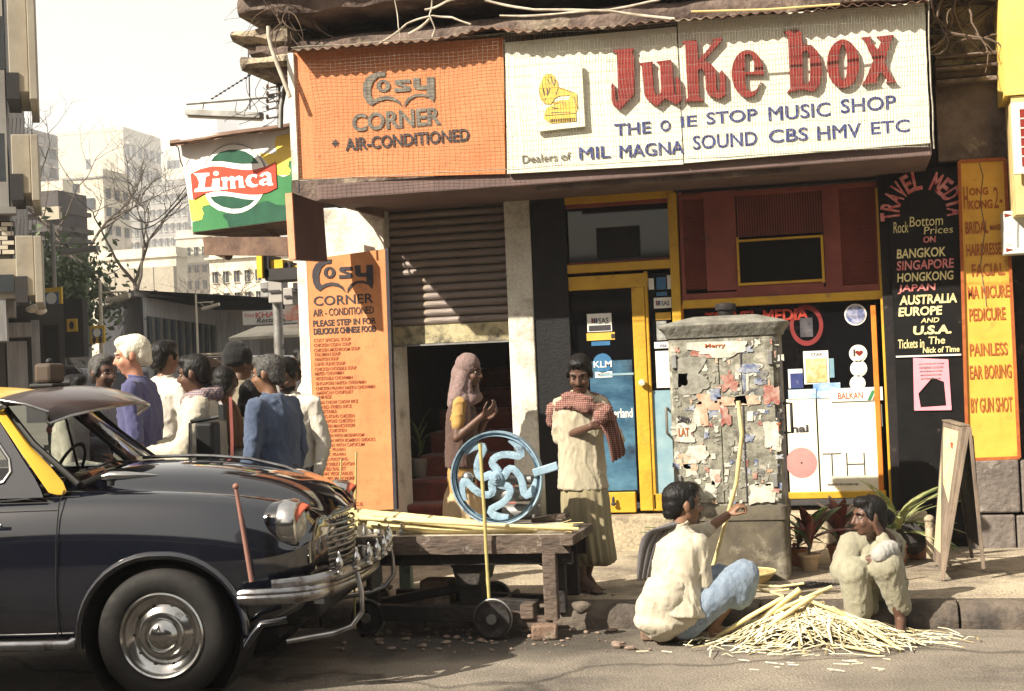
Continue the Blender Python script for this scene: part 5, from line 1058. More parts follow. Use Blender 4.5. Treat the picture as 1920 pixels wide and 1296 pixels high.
car = thing('taxi', 'black and yellow rounded old taxi with an external sun visor, nose at the kerb', 'taxi', M=Matrix.Translation((o_car.x, o_car.y, 0)) @ Matrix.Rotation(radians(8.5), 4, 'Z') @ Matrix.Rotation(radians(.6), 4, 'Y'))
def cp(name, mb, m, parent=None, **k): return part(name, mb, m, parent or car, local=True, **k)
# body stations: x, half-section as (y,z) from sill to centre line; near side is -y, mirrored
def station(x):
    # profile values interpolated over x (forward positive)
    K = [-3.55, -3.45, -3.0, -2.5, -1.9, -1.2, -.75, -.55, -.30, 0, .25, .45, .58, .66, .71]
    def ip(vals): return float(np.interp(x, K, vals))
    ww = ip([.48, .62, .74, .80, .815, .81, .80, .795, .79, .785, .775, .75, .71, .66, .58])         # widest half-width
    sill = ip([.42, .38, .36, .34, .30, .29, .29, .29, .30, .32, .34, .36, .40, .45, .52])
    fen = ip([.70, .86, .97, 1.02, 1.03, 1.03, 1.05, 1.055, 1.055, 1.045, 1.03, 1.005, .975, .93, .86])    # shoulder/fender top height
    hood = ip([.72, .90, 1.03, 1.10, 1.12, 1.12, 1.12, 1.145, 1.165, 1.165, 1.14, 1.09, 1.03, .95, .86])       # centre line height
    fl = ip([0, 0, 0, 0, 0, 0, 0, .0, .02, .04, .055, .06, .055, .04, .0])    # valley depth
    return [(0, sill-.02), (ww-.12, sill-.02), (ww-.03, sill), (ww, sill+.14), (ww+.012, sill+.32), (ww, fen-.22), (ww-.03, fen-.10), (ww-.085, fen-.025), (ww-.16, fen), (ww-.235, fen-.012-fl*.4), (ww-.29, fen-.008-fl*.6), (ww-.335, fen+(hood-fen)*.42-fl*.2), (ww-.42, fen+(hood-fen)*.72), (ww*.30, fen+(hood-fen)*.93), (0, hood)]
xs = [-3.55, -3.5, -3.35, -3.0, -2.7, -2.3, -1.9, -1.5, -1.1, -.8, -.62, -.5, -.38, -.25, -.1, .05, .2, .33, .44, .53, .60, .655, .69, .71]
def ring(x):
    s_ = station(x); L = [(x + .10*(1-abs(y)/.8)*(1 if x > .3 else 0)*max(0, (x-.3)/.41), -y, z) for y, z in s_[1:-1]]; R = [(p[0], -p[1], p[2]) for p in L]
    c0 = (x+(.10*max(0, (x-.3)/.41)), 0, s_[0][1]); c1 = (x+(.10*max(0, (x-.3)/.41)), 0, s_[-1][1])
    return [c0] + L + [c1] + R[::-1]
body = MB(); body.loft([ring(x) for x in xs], True)
me = body.mesh('b0'); smooth(me); ob_ = bpy.data.objects.new('b0', me); COL.objects.link(ob_); sb = ob_.modifiers.new('s', 'SUBSURF'); sb.levels = 3; sb.render_levels = 3
bm_ = evalmesh(ob_); bpy.data.objects.remove(ob_)
# cut the wheel arches and the cabin well
AR = [(0.0, CR, .385), (-2.464, CR, .37)]
def archr(dx, dz, R):   # slightly flattened arch
    a = atan2(dz, dx); return R*(1.0+.06*abs(cos(a)))
b5 = bmesh.new(); b5.from_mesh(bm_)
kill = []
for f in b5.faces:
    c = f.calc_center_median(); side = abs(c.y) > .45
    for ax, az, R in AR:
        dx, dz = c.x-ax, c.z-az
        if side and c.z < .85 and (dx*dx+dz*dz) < archr(dx, dz, R)**2*.97: kill.append(f); break
        if side and abs(dx) < R*.9 and c.z < az: kill.append(f); break
    else:
        if -2.55 < c.x < -.62 and abs(c.y) < .60 and c.z > .9: kill.append(f)
bmesh.ops.delete(b5, geom=list(set(kill)), context='FACES')
for v in b5.verts:
    for ax, az, R in AR:
        dx, dz = v.co.x-ax, v.co.z-az; r_ = sqrt(dx*dx+dz*dz) or 1; Rr = archr(dx, dz, R)
        if abs(v.co.y) > .5 and dz > -.02 and r_ < Rr*1.03: v.co.x = ax+dx/r_*Rr; v.co.z = az+dz/r_*Rr
b5.to_mesh(bm_); b5.free(); bm_.name = 'body'
bd = cp('body', bm_, M_cpaint, sm=50)
# arch lips, wells
for s_ in (-1, 1):
    for ax, az, R in AR:
        L = MB(); pts = []; yy_ = (.80 if ax == 0 else .80)
        for k in range(25):
            a = radians(-8 + 196*k/24); Rr = archr(cos(a), sin(a), R)+.012; x = ax+cos(a)*Rr; z = az+sin(a)*Rr
            st_ = station(x); yv = max(p[0] for p in st_); pts.append((x, s_*(yv-.012), z))
        if ax == 0: pts = [(.62, s_*.735, .40), (.50, s_*.765, .385)] + pts
        L.tube(pts, [(.028, .022)]*len(pts), 8); cp('wheel_arch', L, M_cpaint, bd, sm=50)
        W = MB(); W.lathe([(.40, 0), (.40, .33)], (ax, s_*.45 if s_ > 0 else -.78, az), (0,1,0), 28, cap=False); W.lathe([(.001, 0), (.40, .001)], (ax, s_*.45, az), (0,1,0), 28, cap=False); cp('wheel_well', W, M_rubber, bd)
fl = MB(); fl.box(-3.4, .5, -.44, .44, .25, .30); fl.box(-2.0, -.45, -.74, .74, .26, .31); cp('floor_pan', fl, M_rubber, bd)
# wheels
def wheel(x, s_):
    y = s_*.70; w_ = MB(); n = 56
    pr = [(.215, -.085), (.235, -.098), (.27, -.105), (.30, -.10), (.322, -.085), (.333, -.055), (.335, 0), (.333, .055), (.322, .085), (.30, .10), (.27, .105), (.235, .098), (.215, .085)]
    w_.lathe([(r, h) for r, h in pr], (x, y, CR), (0,1,0), n, cap=False); wh = cp('wheel', w_, M_tyre, sm=60)
    q = MB(); f = -s_ if False else s_
    rim = [(.215, .092), (.207, .100), (.198, .094), (.190, .070), (.165, .062), (.150, .050), (.140, .055), (.118, .072), (.112, .074), (.108, .070)]
    q.lathe([(r, h*f) for r, h in rim], (x, y, CR), (0,1,0), n, cap=False); q.lathe([(.19, .07*f), (.19, -.05*f)], (x, y, CR), (0,1,0), n, cap=False); cp('rim', q, M_chrome, wh, sm=35)
    q = MB(); q.lathe([(.112, .074*f), (.105, .082*f), (.088, .084*f), (.083, .078*f), (.080, .080*f), (.070, .100*f), (.045, .116*f), (.018, .121*f), (.001, .122*f)], (x, y, CR), (0,1,0), n, cap=False); cp('hub_cap', q, M_chrome, wh, sm=35)
    q = MB(); q.box(x-.018, x-.008, y+.108*f-.004, y+.122*f, CR-.0, CR+.012); q2 = MB(); q2.prism([(x-.02, CR+.02), (x-.004, CR+.06), (x+.012, CR+.02), (x+.004, CR+.02), (x-.004, CR+.042), (x-.012, CR+.02)], a=y+.113*f, b=y+.119*f); cp('hub_mark', q2, M_chromed, wh)
    for k in range(10): a = 2*pi*k/10; q = MB(); q.ell((x+.152*cos(a), y+.052*f, CR+.152*sin(a)), (.012, .004, .007), nu=8, nv=4); cp('rim_slot', q, M_rubber, wh)
for x in (0, -2.464):
    for s_ in (-1, 1): wheel(x, s_)
# sill strip
for s_ in (-1, 1):
    q = MB(); q.tube([(-2.05, s_*.805, .305), (-1.2, s_*.815, .30), (-.47, s_*.805, .30), (-.44, s_*.79, .315)], [(.022, .028)]*4, 8); cp('sill_strip', q, M_chromed, bd, sm=60)
    q = MB(); sx_ = -.52; P = [(sx_+.02*(z-.6), s_*(float(np.interp(z, [.30, .44, .62, .86, 1.0, 1.06], [.79, .80, .812, .80, .765, .70]))+.003), z) for z in np.linspace(.30, 1.06, 14)]; q.tube(P, .0035, 4); cp('door_seam', q, M_rubber, bd)
    q = MB(); q.tube([(x, s_*(.80 if x < -.6 else .79), 1.005-.0*x) for x in (-2.4, -1.5, -.55)], .004, 4); cp('waist_line', q, M_rubber, bd)
    q = MB(); q.tube([(-.93, s_*.835, .90), (-.78, s_*.838, .90)], .012, 6); cp('door_handle', q, M_chrome, bd, sm=60)
# greenhouse: pillars and roof as a lofted shell with openings framed by tubes
RZ = 1.56
def roofring(x, z, w, th=.0): return [(x, -w, z-.09), (x, -w+.04, z-.035), (x, -w+.14, z-.005), (x, -w*.4, z+.018), (x, 0, z+.024), (x, w*.4, z+.018), (x, w-.14, z-.005), (x, w-.04, z-.035), (x, w, z-.09)]
rf = MB(); rf.loft([roofring(-.93, RZ-.045, .55), roofring(-1.05, RZ-.012, .58), roofring(-1.4, RZ+.01, .60), roofring(-1.9, RZ-.01, .60), roofring(-2.3, RZ-.08, .56), roofring(-2.55, RZ-.2, .52), roofring(-2.8, 1.24, .50), roofring(-3.0, 1.08, .46)], False, closed=False)
cp('roof', rf, M_roofy, sm=60, sub=2, solid=.02)
for s_ in (-1, 1):
    # A pillar, outer yellow skin and inner rubber
    q = MB(); q.loft([[(-.50, s_*.72, 1.02), (-.575, s_*.745, 1.05), (-.575, s_*.70, 1.06), (-.48, s_*.68, 1.07)], [(-.70, s_*.672, 1.27), (-.752, s_*.69, 1.27), (-.75, s_*.65, 1.27), (-.70, s_*.635, 1.275)], [(-.90, s_*.57, 1.50), (-.95, s_*.585, 1.50), (-.945, s_*.55, 1.50), (-.91, s_*.54, 1.505)]], True)
    cp('pillar', q, M_roofy, sm=50, sub=1, bevel=.004)
    q = MB(); q.tube([(-.45, s_*.665, 1.085), (-.70, s_*.615, 1.29), (-.90, s_*.525, 1.495)], [.017]*3, 6); cp('windscreen_seal', q, M_rubber, sm=60)
    q = MB(); q.loft([[(-1.72, s_*.745, 1.03), (-1.80, s_*.745, 1.03), (-1.80, s_*.71, 1.03), (-1.72, s_*.71, 1.03)], [(-1.74, s_*.60, 1.51), (-1.80, s_*.60, 1.51), (-1.80, s_*.57, 1.51), (-1.74, s_*.57, 1.51)]], True); cp('pillar', q, M_cpaint)
    q = MB(); q.loft([[(-2.45, s_*.72, 1.02), (-3.0, s_*.60, 1.04), (-3.0, s_*.5, 1.04), (-2.45, s_*.68, 1.02)], [(-2.25, s_*.57, 1.46), (-2.6, s_*.52, 1.34), (-2.6, s_*.48, 1.34), (-2.25, s_*.54, 1.46)]], True); cp('pillar', q, M_cpaint)
    # door upper frame: grey-black skin between waist and front window, window rounded at the lower front
    def wy(z): return float(np.interp(z, [1.03, 1.5], [.752, .588]))
    win = [(-1.70, 1.09), (-.90, 1.09), (-.815, 1.11), (-.785, 1.16), (-.80, 1.22), (-.965, 1.42), (-1.02, 1.46), (-1.12, 1.48), (-1.70, 1.49)]
    out = [(-1.74, 1.02), (-.60, 1.03), (-.62, 1.07), (-.66, 1.13), (-.74, 1.23), (-.90, 1.44), (-.95, 1.495), (-1.10, 1.53), (-1.74, 1.535)]
    q = MB(); q.loft([[(x, s_*wy(z), z) for x, z in out], [(x, s_*wy(z), z) for x, z in win]], False); q.loft([[(x, s_*(wy(z)-.02), z) for x, z in win], [(x, s_*(wy(z)-.02), z) for x, z in out]], False)
    cp('door_frame', q, M_cpaint, sm=30)
    q = MB(); q.tube([(x, s_*(wy(z)+.004), z) for x, z in win+[win[0]]], .009, 6); cp('window_trim', q, M_chrome, sm=60)
    q = MB(); q.tube([(-1.02, s_*wy(1.09), 1.09), (-1.05, s_*wy(1.47), 1.47)], .008, 6); cp('quarter_light_bar', q, M_rubber, sm=60)
    q = MB(); q.add([(x, s_*(wy(z)-.008), z) for x, z in win], [tuple(range(len(win)))]); cp('side_window', q, M_cglass)
    q = MB(); q.tube([(-.98, s_*.598, 1.52), (-1.4, s_*.62, 1.535), (-2.0, s_*.61, 1.50), (-2.4, s_*.57, 1.42)], .010, 6); cp('rain_gutter', q, M_roofy, sm=60)
# cowl, windscreen (two panes) with centre bar
ws = [[(-.45, y, 1.085) if abs(y) > .6 else (-.45+.075*(1-(y/.66)**2), y, 1.11) for y in np.linspace(-.65, .65, 9)], [(-.90+.07*(1-(y/.53)**2), y*.8, 1.50) for y in np.linspace(-.65, .65, 9)]]
q = MB(); q.loft(ws, False, closed=False); cp('windscreen', q, M_cglass, sm=60)
q = MB(); q.tube([(p[0]+.01, p[1], p[2]-.004) for p in ws[0]], .018, 6); q.tube([(p[0]+.01, p[1], p[2]) for p in ws[1]], .015, 6); cp('windscreen_seal', q, M_rubber, sm=60)
q = MB(); q.tube([(-.372, 0, 1.115), (-.83, 0, 1.50)], .012, 6); cp('centre_bar', q, M_rubber, sm=60)
q = MB(); q.tube([(-.35, .02, 1.15), (-.42, -.30, 1.175), (-.41, -.50, 1.16)], .006, 5); q.tube([(-.36, -.10, 1.13), (-.50, -.36, 1.23)], .005, 5); cp('wiper', q, M_rubber, sm=60)
q = MB(); q.box(-.80, -.62, -.62, .62, .92, 1.07); cp('dashboard', q, M_rubber, bevel=.03)
q = MB(); q.lathe([(.20, -.01), (.212, 0), (.20, .01), (.188, 0), (.20, -.01)], (-.93, -.34 + .68, 1.06), V((-1, 0, .45)), 28, cap=False); cp('steering_wheel', q, M_rubber, sm=60)
q = MB(); q.box(-1.65, -1.15, -.66, .66, .55, .80); q.box(-1.78, -1.62, -.66, .66, .6, 1.18); cp('front_seat', q, M_seat, bevel=.05)
q = MB(); q.box(-2.6, -2.15, -.66, .66, .5, .80); q.box(-2.75, -2.58, -.66, .66, .6, 1.15); cp('rear_seat', q, M_seat, bevel=.05)
q = MB(); q.tube([(-.82, -.12, 1.40), (-.82, .12, 1.42)], [(.03, .012)]*2, 8); cp('rear_view_mirror', q, M_rubber, sm=60)
# external sun visor
vs = MB(); R = []
for i in range(15):
    t = i/14; y = -.66+1.32*t; e = 1-(2*t-1)**2; e2 = max(0, e)**.6
    dr = .085*(1-e2); R.append([(-.95+.03*e, y*.93, 1.525+.02*e2-dr*.3), (-.86+.05*e, y, 1.565+.02*e2-dr*.5), (-.72+.08*e, y, 1.565+.012*e2-dr*.8), (-.60+.10*e, y, 1.54-dr), (-.52+.13*e-.10*(1-e2), y*.98, 1.49-dr*.9), (-.505+.13*e-.10*(1-e2), y*.98, 1.472-dr*.9)])
vs.loft(R, False, closed=False); vo = cp('sun_visor', vs, mat('visor_brown_metal', (.055,.035,.035), (.04,.028,.028), .3, 4, coat=.4), sm=60, sub=1, solid=.006)
q = MB(); q.tube([(r[-1][0], r[-1][1], r[-1][2]) for r in R], .008, 6); q.tube([r[0] for r in [[(R[0][k]) for k in range(6)]][0:1]] + [R[0][k] for k in range(1, 6)], .008, 6); cp('visor_edge', q, M_chromed, vo, sm=60)
for x, z in ((-.93, 1.49), (-.86, 1.47)): q = MB(); q.ell((x, -.63, z+.02), (.025, .02, .025)); cp('visor_bolt', q, M_chrome, vo, sm=60)
# roof lamp and meter
q = MB(); q.box(-.92, -.82, -.10, .10, 1.60, 1.71); rl = cp('roof_lamp', q, mat('brown_lamp_case', (.10,.075,.06)), bevel=.02); q = MB(); q.box(-.94, -.80, -.12, .12, 1.575, 1.60); cp('lamp_foot', q, M_rubber, rl, bevel=.01); q = MB(); q.ell((-.87, 0, 1.72), (.02, .02, .02)); cp('lamp_knob', q, M_rubber, rl)
q = MB(); mx_, my_ = -.17, .62; q.box(mx_-.055, mx_+.055, my_-.08, my_+.08, 1.06, 1.34); mt = cp('fare_meter', q, mat('meter_black', (.004,.004,.005), rough=.6), bevel=.02)
q = MB(); q.tube([(mx_-.09, my_-.05, 1.345), (mx_+.02, my_, 1.36), (mx_+.08, my_, 1.37)], .014, 6); q.box(mx_+.075, mx_+.105, my_-.03, my_+.03, 1.345, 1.44); cp('meter_flag', q, M_rubber, mt); q = MB(); q.tube([(mx_-.085, my_-.07, 1.34), (mx_-.09, my_-.07, 1.16)], .01, 6); cp('meter_rod', q, M_chromed, mt)
q = MB(); q.box(mx_-.11, mx_+.10, my_-.12, my_+.12, 1.03, 1.07); cp('meter_base', q, M_rubber, mt, bevel=.01)
# wing indicator on the cowl, aerial, hood ridge and side trims
q = MB(); q.tube([(-.34, -.62, 1.115), (-.30, -.62, 1.122), (-.22, -.615, 1.12), (-.12, -.61, 1.118), (-.06, -.605, 1.115)], [(.025, .02), (.034, .026), (.03, .022), (.018, .012), (.004, .004)], 10); cp('wing_lamp', q, M_chrome, sm=60)
q = MB(); q.tube([(-.30, -.62, 1.10), (-.30, -.62, 1.07)], .02, 8); cp('lamp_base', q, M_rubber, sm=60)
q = MB(); q.tube([(.40, -.80, 1.06), (.475, -.83, .60)], [.010, .013], 6); q.ell((.40, -.80, 1.065), (.016, .016, .016)); cp('marker_rod', q, mat('rusty_rod', (.28,.13,.10), (.15,.08,.07), .6), sm=60)
q = MB(); q.tube([(x, 0, station(x)[-1][1]+.012+(.10*max(0,(x-.3)/.41))*0) for x in np.linspace(-.35, .55, 10)], [(.012, .010)]*10, 6); cp('bonnet_ridge', q, M_chromed, bd, sm=60)
for s_ in (-1, 1):
    q = MB(); P = []
    for x in np.linspace(-.40, .62, 14): st_ = station(x); P.append((x+.05*max(0,(x-.3)/.41), s_*st_[10][0], st_[10][1]+.004))
    q.tube(P, .006, 5); cp('bonnet_seam', q, M_rubber, bd, sm=60)
# headlamps
for s_ in (-1, 1):
    c = V((.625, s_*.60, .855)); ax = V((1, s_*.06, 0)); q = MB(); q.lathe([(.05, -.30), (.08, -.24), (.105, -.14), (.118, -.05), (.121, 0)], c, ax, 48, e=(1, 1)); hl = cp('headlight', q, M_cpaint, sm=60)
    q = MB(); q.lathe([(.120, -.045), (.126, -.03), (.127, .02), (.120, .045), (.104, .05), (.100, .04)], c, ax, 56, cap=False); cp('headlight_rim', q, M_chrome, hl, sm=50)
    q = MB(); q.lathe([(.102, .035), (.08, .055), (.05, .068), (.001, .075)], c, ax, 28, cap=False); cp('lens', q, M_lens, hl, sm=60)
    q = MB(); L = []; 
    for j in range(5): L.append([c+V((.045+.05*j/4*(1-abs(cos(a))**2), .104*cos(a), .104*abs(sin(a))+.004-(.02*j/4))) for a in np.linspace(.25, pi-.25, 13)])
    q.loft(L, False, closed=False); cp('headlight_peak', q, M_orangevis, hl, sm=60, solid=.003)
    q = MB(); q.box(.63, .67, s_*.60-.035, s_*.60+.035, .60, .71); cp('side_lamp', q, M_chrome, hl, bevel=.008)
# grille
gr = MB(); gpts = []
for k in range(32):
    a = 2*pi*k/32; y = .56*np.sign(cos(a))*abs(cos(a))**.45; z = .715+.135*np.sign(sin(a))*abs(sin(a))**.5 + .02*(sin(a) > 0)*(1-(y/.56)**2) - .035*(sin(a) > 0)*(abs(y) > .5); gpts.append((.795-.18*(y/.56)**2, y, z))
gr.tube(gpts+[gpts[0]], .013, 8); go_ = cp('grille', gr, M_chromed, sm=60)
q = MB(); q.loft([[(p[0]-.01, p[1], p[2]) for p in gpts], [(.60, p[1], p[2]) for p in gpts]], False); q.add([(p[0]-.045, p[1], p[2]) for p in gpts], [tuple(range(32))]); cp('grille_back', q, M_rubber, go_)
for i in range(8):
    z = .60+.030*i; wv = .545 if .62 < z < .82 else .50; q = MB(); q.tube([(.805-.18*(y/.56)**2, y, z) for y in np.linspace(-wv, wv, 11)], [(.0045, .007)]*11, 6); cp('grille_bar', q, M_chromed, go_, sm=60)
q = MB(); q.tube([(.74-.1*(y/.44)**2, y, .905-.03*(y/.44)**2) for y in np.linspace(-.45, .45, 9)], [(.03, .012)]*9, 8); cp('grille_brow', q, M_chromed, go_, sm=60)
# bumper
bp_ = [(x, y, .53) for x, y in ((.40, -.845), (.47, -.855), (.58, -.84), (.72, -.785), (.81, -.65), (.87, -.35), (.89, 0), (.87, .35), (.81, .65), (.72, .785), (.58, .84), (.40, .845))]
q = MB(); R = []
for i, p in enumerate(bp_):
    a = V(bp_[min(i+1, 11)])-V(bp_[max(i-1, 0)]); n_ = V((a.y, -a.x, 0)).normalized()*-1 if False else V((a.y, -a.x, 0)).normalized()
    pr = [(-.012, -.048), (.014, -.044), (.028, -.026), (.030, 0), (.020, .008), (.028, .016), (.020, .040), (-.012, .048)]; R.append([V(p)+n_*u+V((0,0,v)) for u, v in pr])
q.loft(R, True); bu = cp('bumper', q, M_chromed, sm=50, sub=1)
for y in (-.62, .0, .62):
    q = MB(); q.bar((.55, y*.8, .46), (.80, y, .47), .05, .03); cp('bumper_bracket', q, M_rubber, bu)
# tow-bar style over-rider bar with knobs across the front
q = MB(); P = [(.60, -.82, .555), (.78, -.75, .565), (.90, -.55, .575), (.96, -.2, .58), (.97, .2, .58), (.92, .60, .575), (.80, .80, .565)]
P = [(x-.03, y, z+.02) for x, y, z in P]; q.tube(P, [(.012, .030)]*7, 8); cp('bumper_blade', q, M_chromed, bu, sm=60)
for i, y in enumerate((-.6, -.42, -.24, -.06, .12, .30, .48, .62)):
    x = float(np.interp(y, [-.75, -.55, -.2, .2, .6, .8], [.78, .90, .96, .97, .92, .80])); q = MB(); q.lathe([(.022, 0), (.022, .012), (.012, .02), (.020, .04), (.024, .055), (.018, .075), (.008, .09), (.010, .10), (.002, .115)], (x-.01, y, .595), (0,0,1), 12); cp('bumper_knob', q, M_chrome, bu, sm=50)
for y in (-.55, .72):
    q = MB(); x = .94 if y < 0 else .88; q.tube([(x, y, .60), (x+.02, y, .50), (x+.02, y, .40), (x-.03, y-.02, .33), (x-.12, y-.04, .30), (x-.35, y-.08, .27)], .014, 8); cp('under_guard', q, M_chromed, bu, sm=60)
q = MB(); q.box(.55, .74, -.5, .5, .36, .50); q.box(.3, .62, -.42, .42, .30, .44); cp('front_valance', q, M_rubber, bd, bevel=.03)
q = MB(); q.box(-3.62, -3.55, -.7, .7, .42, .56); cp('rear_bumper', q, M_chromed, bevel=.02)
q = MB(); q.box(.875, .89, .10, .42, .40, .50); cp('number_plate', q, mat('plate_black', (.03,.03,.03)), bu, bevel=.004)
# ================================================================ people
M_skin = mat('brown_skin', (.20,.105,.062), (.16,.08,.048), .5, 9, spec=.4); M_skind = mat('dark_brown_skin', (.115,.058,.038), (.085,.043,.03), .5, 9, spec=.4); M_skinp = mat('ruddy_pale_skin', (.52,.27,.18), (.44,.21,.14), .5, 9)
M_hair = mat('black_hair', (.004,.0035,.0035), (.008,.007,.007), .5, 30, spec=.25, bump=.7, bscale=90, stretch=(1,1,.25)); M_hairw = mat('white_hair', (.72,.68,.55), (.58,.54,.44), .7, 30, bump=.6, bscale=90, stretch=(1,1,.3)); M_hairg = mat('greying_hair', (.10,.095,.09), (.02,.018,.018), .6, 60, spec=.2, bump=.6, bscale=90)
M_eyew = mat('eye_white', (.6,.58,.52)); M_eyed = mat('eye_dark', (.012,.01,.01), rough=.2); M_lip = mat('lip', (.16,.06,.045))
def cloth(n, c, c2=None, sc=9, b=.35, st=(1,1,.5), bs=60, **k): return mat(n, c, c2 or tuple(x*.78 for x in c), .95, sc, bump=b, bscale=bs, stretch=st, sheen=.1, speck=160, spa=.07, dirt=tuple(x*.7 for x in c), dirt_amt=.15, dscale=4, **k)
def basis(F):   # right, forward, up of something that looks along F
    F = V(F).normalized(); R = F.cross(V((0,0,1))).normalized(); U = R.cross(F); return Matrix((R, F, U)).transposed()
def headprims(mb, c, F, s=1.0, tilt=0):
    B = basis(F); B = B @ Matrix.Rotation(tilt, 3, 'Y'); L = lambda r, f, u: V(c) + B @ V((r, f, u))*s
    E = lambda p, r: mb.ell(L(*p), [x*s for x in r], B, 18, 12)
    E((0,-.014,.030), (.073,.093,.084)); E((0,.022,-.030), (.059,.064,.080)); E((0,.050,-.086), (.027,.028,.021)); E((0,.012,-.075), (.050,.055,.034))
    for q in (-1, 1):
        E((q*.034,.058,-.030), (.024,.024,.026)); E((q*.076,-.004,-.008), (.010,.019,.031)); mb.cap2(L(q*.013,.076,.027), .010*s, L(q*.046,.064,.024), .009*s, 8); E((q*.011,.088,-.030), (.010,.010,.008))
    mb.cap2(L(0,.082,.014), .008*s, L(0,.104,-.026), .0125*s, 8); E((0,.078,-.052), (.026,.012,.008)); E((0,.076,-.064), (.022,.012,.008))
    return L, B
def handprims(mb, w, d, n, side=1, s=1.0, curl=.5, spread=.1):   # wrist, direction, palm normal
    d = V(d).normalized(); n = V(n); n = (n-d*n.dot(d)).normalized(); a = d.cross(n)*side
    P = lambda u, v, k: V(w) + (a*u + d*v + n*k)*s
    mb.cap2(P(-.022, .02, 0), .016*s, P(-.030, .085, 0), .013*s, 8); mb.cap2(P(0, .01, 0), .019*s, P(0, .085, 0), .014*s, 8); mb.cap2(P(.020, .02, 0), .016*s, P(.030, .08, 0), .012*s, 8)
    for i, (u, L) in enumerate(((-.034, .068), (-.012, .080), (.011, .076), (.032, .060))):
        c1, c2, c3 = curl*.5, curl*1.2, curl*1.9; p = P(u, .086, 0); q0 = p; sp = u*spread*6
        for k, (ln, c_) in enumerate(((.42, c1), (.32, c2), (.26, c3))):
            q1 = q0 + (d*cos(c_) + n*sin(c_) + a*sp).normalized()*L*ln*s; mb.cap2(q0, (.0090-.0008*k)*s, q1, (.0082-.0008*k)*s, 8); q0 = q1
    q0 = P(-.028, .025, .006); q1 = q0 + (d*.55 - a*.75 + n*.25).normalized()*.038*s; q2 = q1 + (d*.85 - a*.2 + n*.4).normalized()*.032*s; q3 = q2 + (d*.8 + n*.5).normalized()*.024*s
    mb.cap2(q0, .013*s, q1, .0105*s, 8); mb.cap2(q1, .0105*s, q2, .009*s, 8); mb.cap2(q2, .009*s, q3, .0075*s, 8)
def footprims(mb, an, toe, s=1.0):
    an, toe = V(an), V(toe); d = (toe-an); d.z = 0; d.normalize(); g = toe.z; a = d.cross(V((0,0,1)))
    heel = V((an.x, an.y, g+.022*s))-d*.035*s; mb.cap2(an, .038*s, heel, .027*s, 10); mb.cap2(an, .034*s, V((toe.x, toe.y, g+.022*s))-d*.04*s, .024*s, 10); mb.cap2(heel, .027*s, V((toe.x, toe.y, g+.016*s))-d*.03*s, .026*s, 10)
    for i in range(5): b = V((toe.x, toe.y, g+.012*s))-d*.03*s+a*(.026-.013*i)*s; mb.cap2(b, .012*s, b+d*(.038-.004*abs(i-1))*s, .009*s, 8)
PCNT = [0]
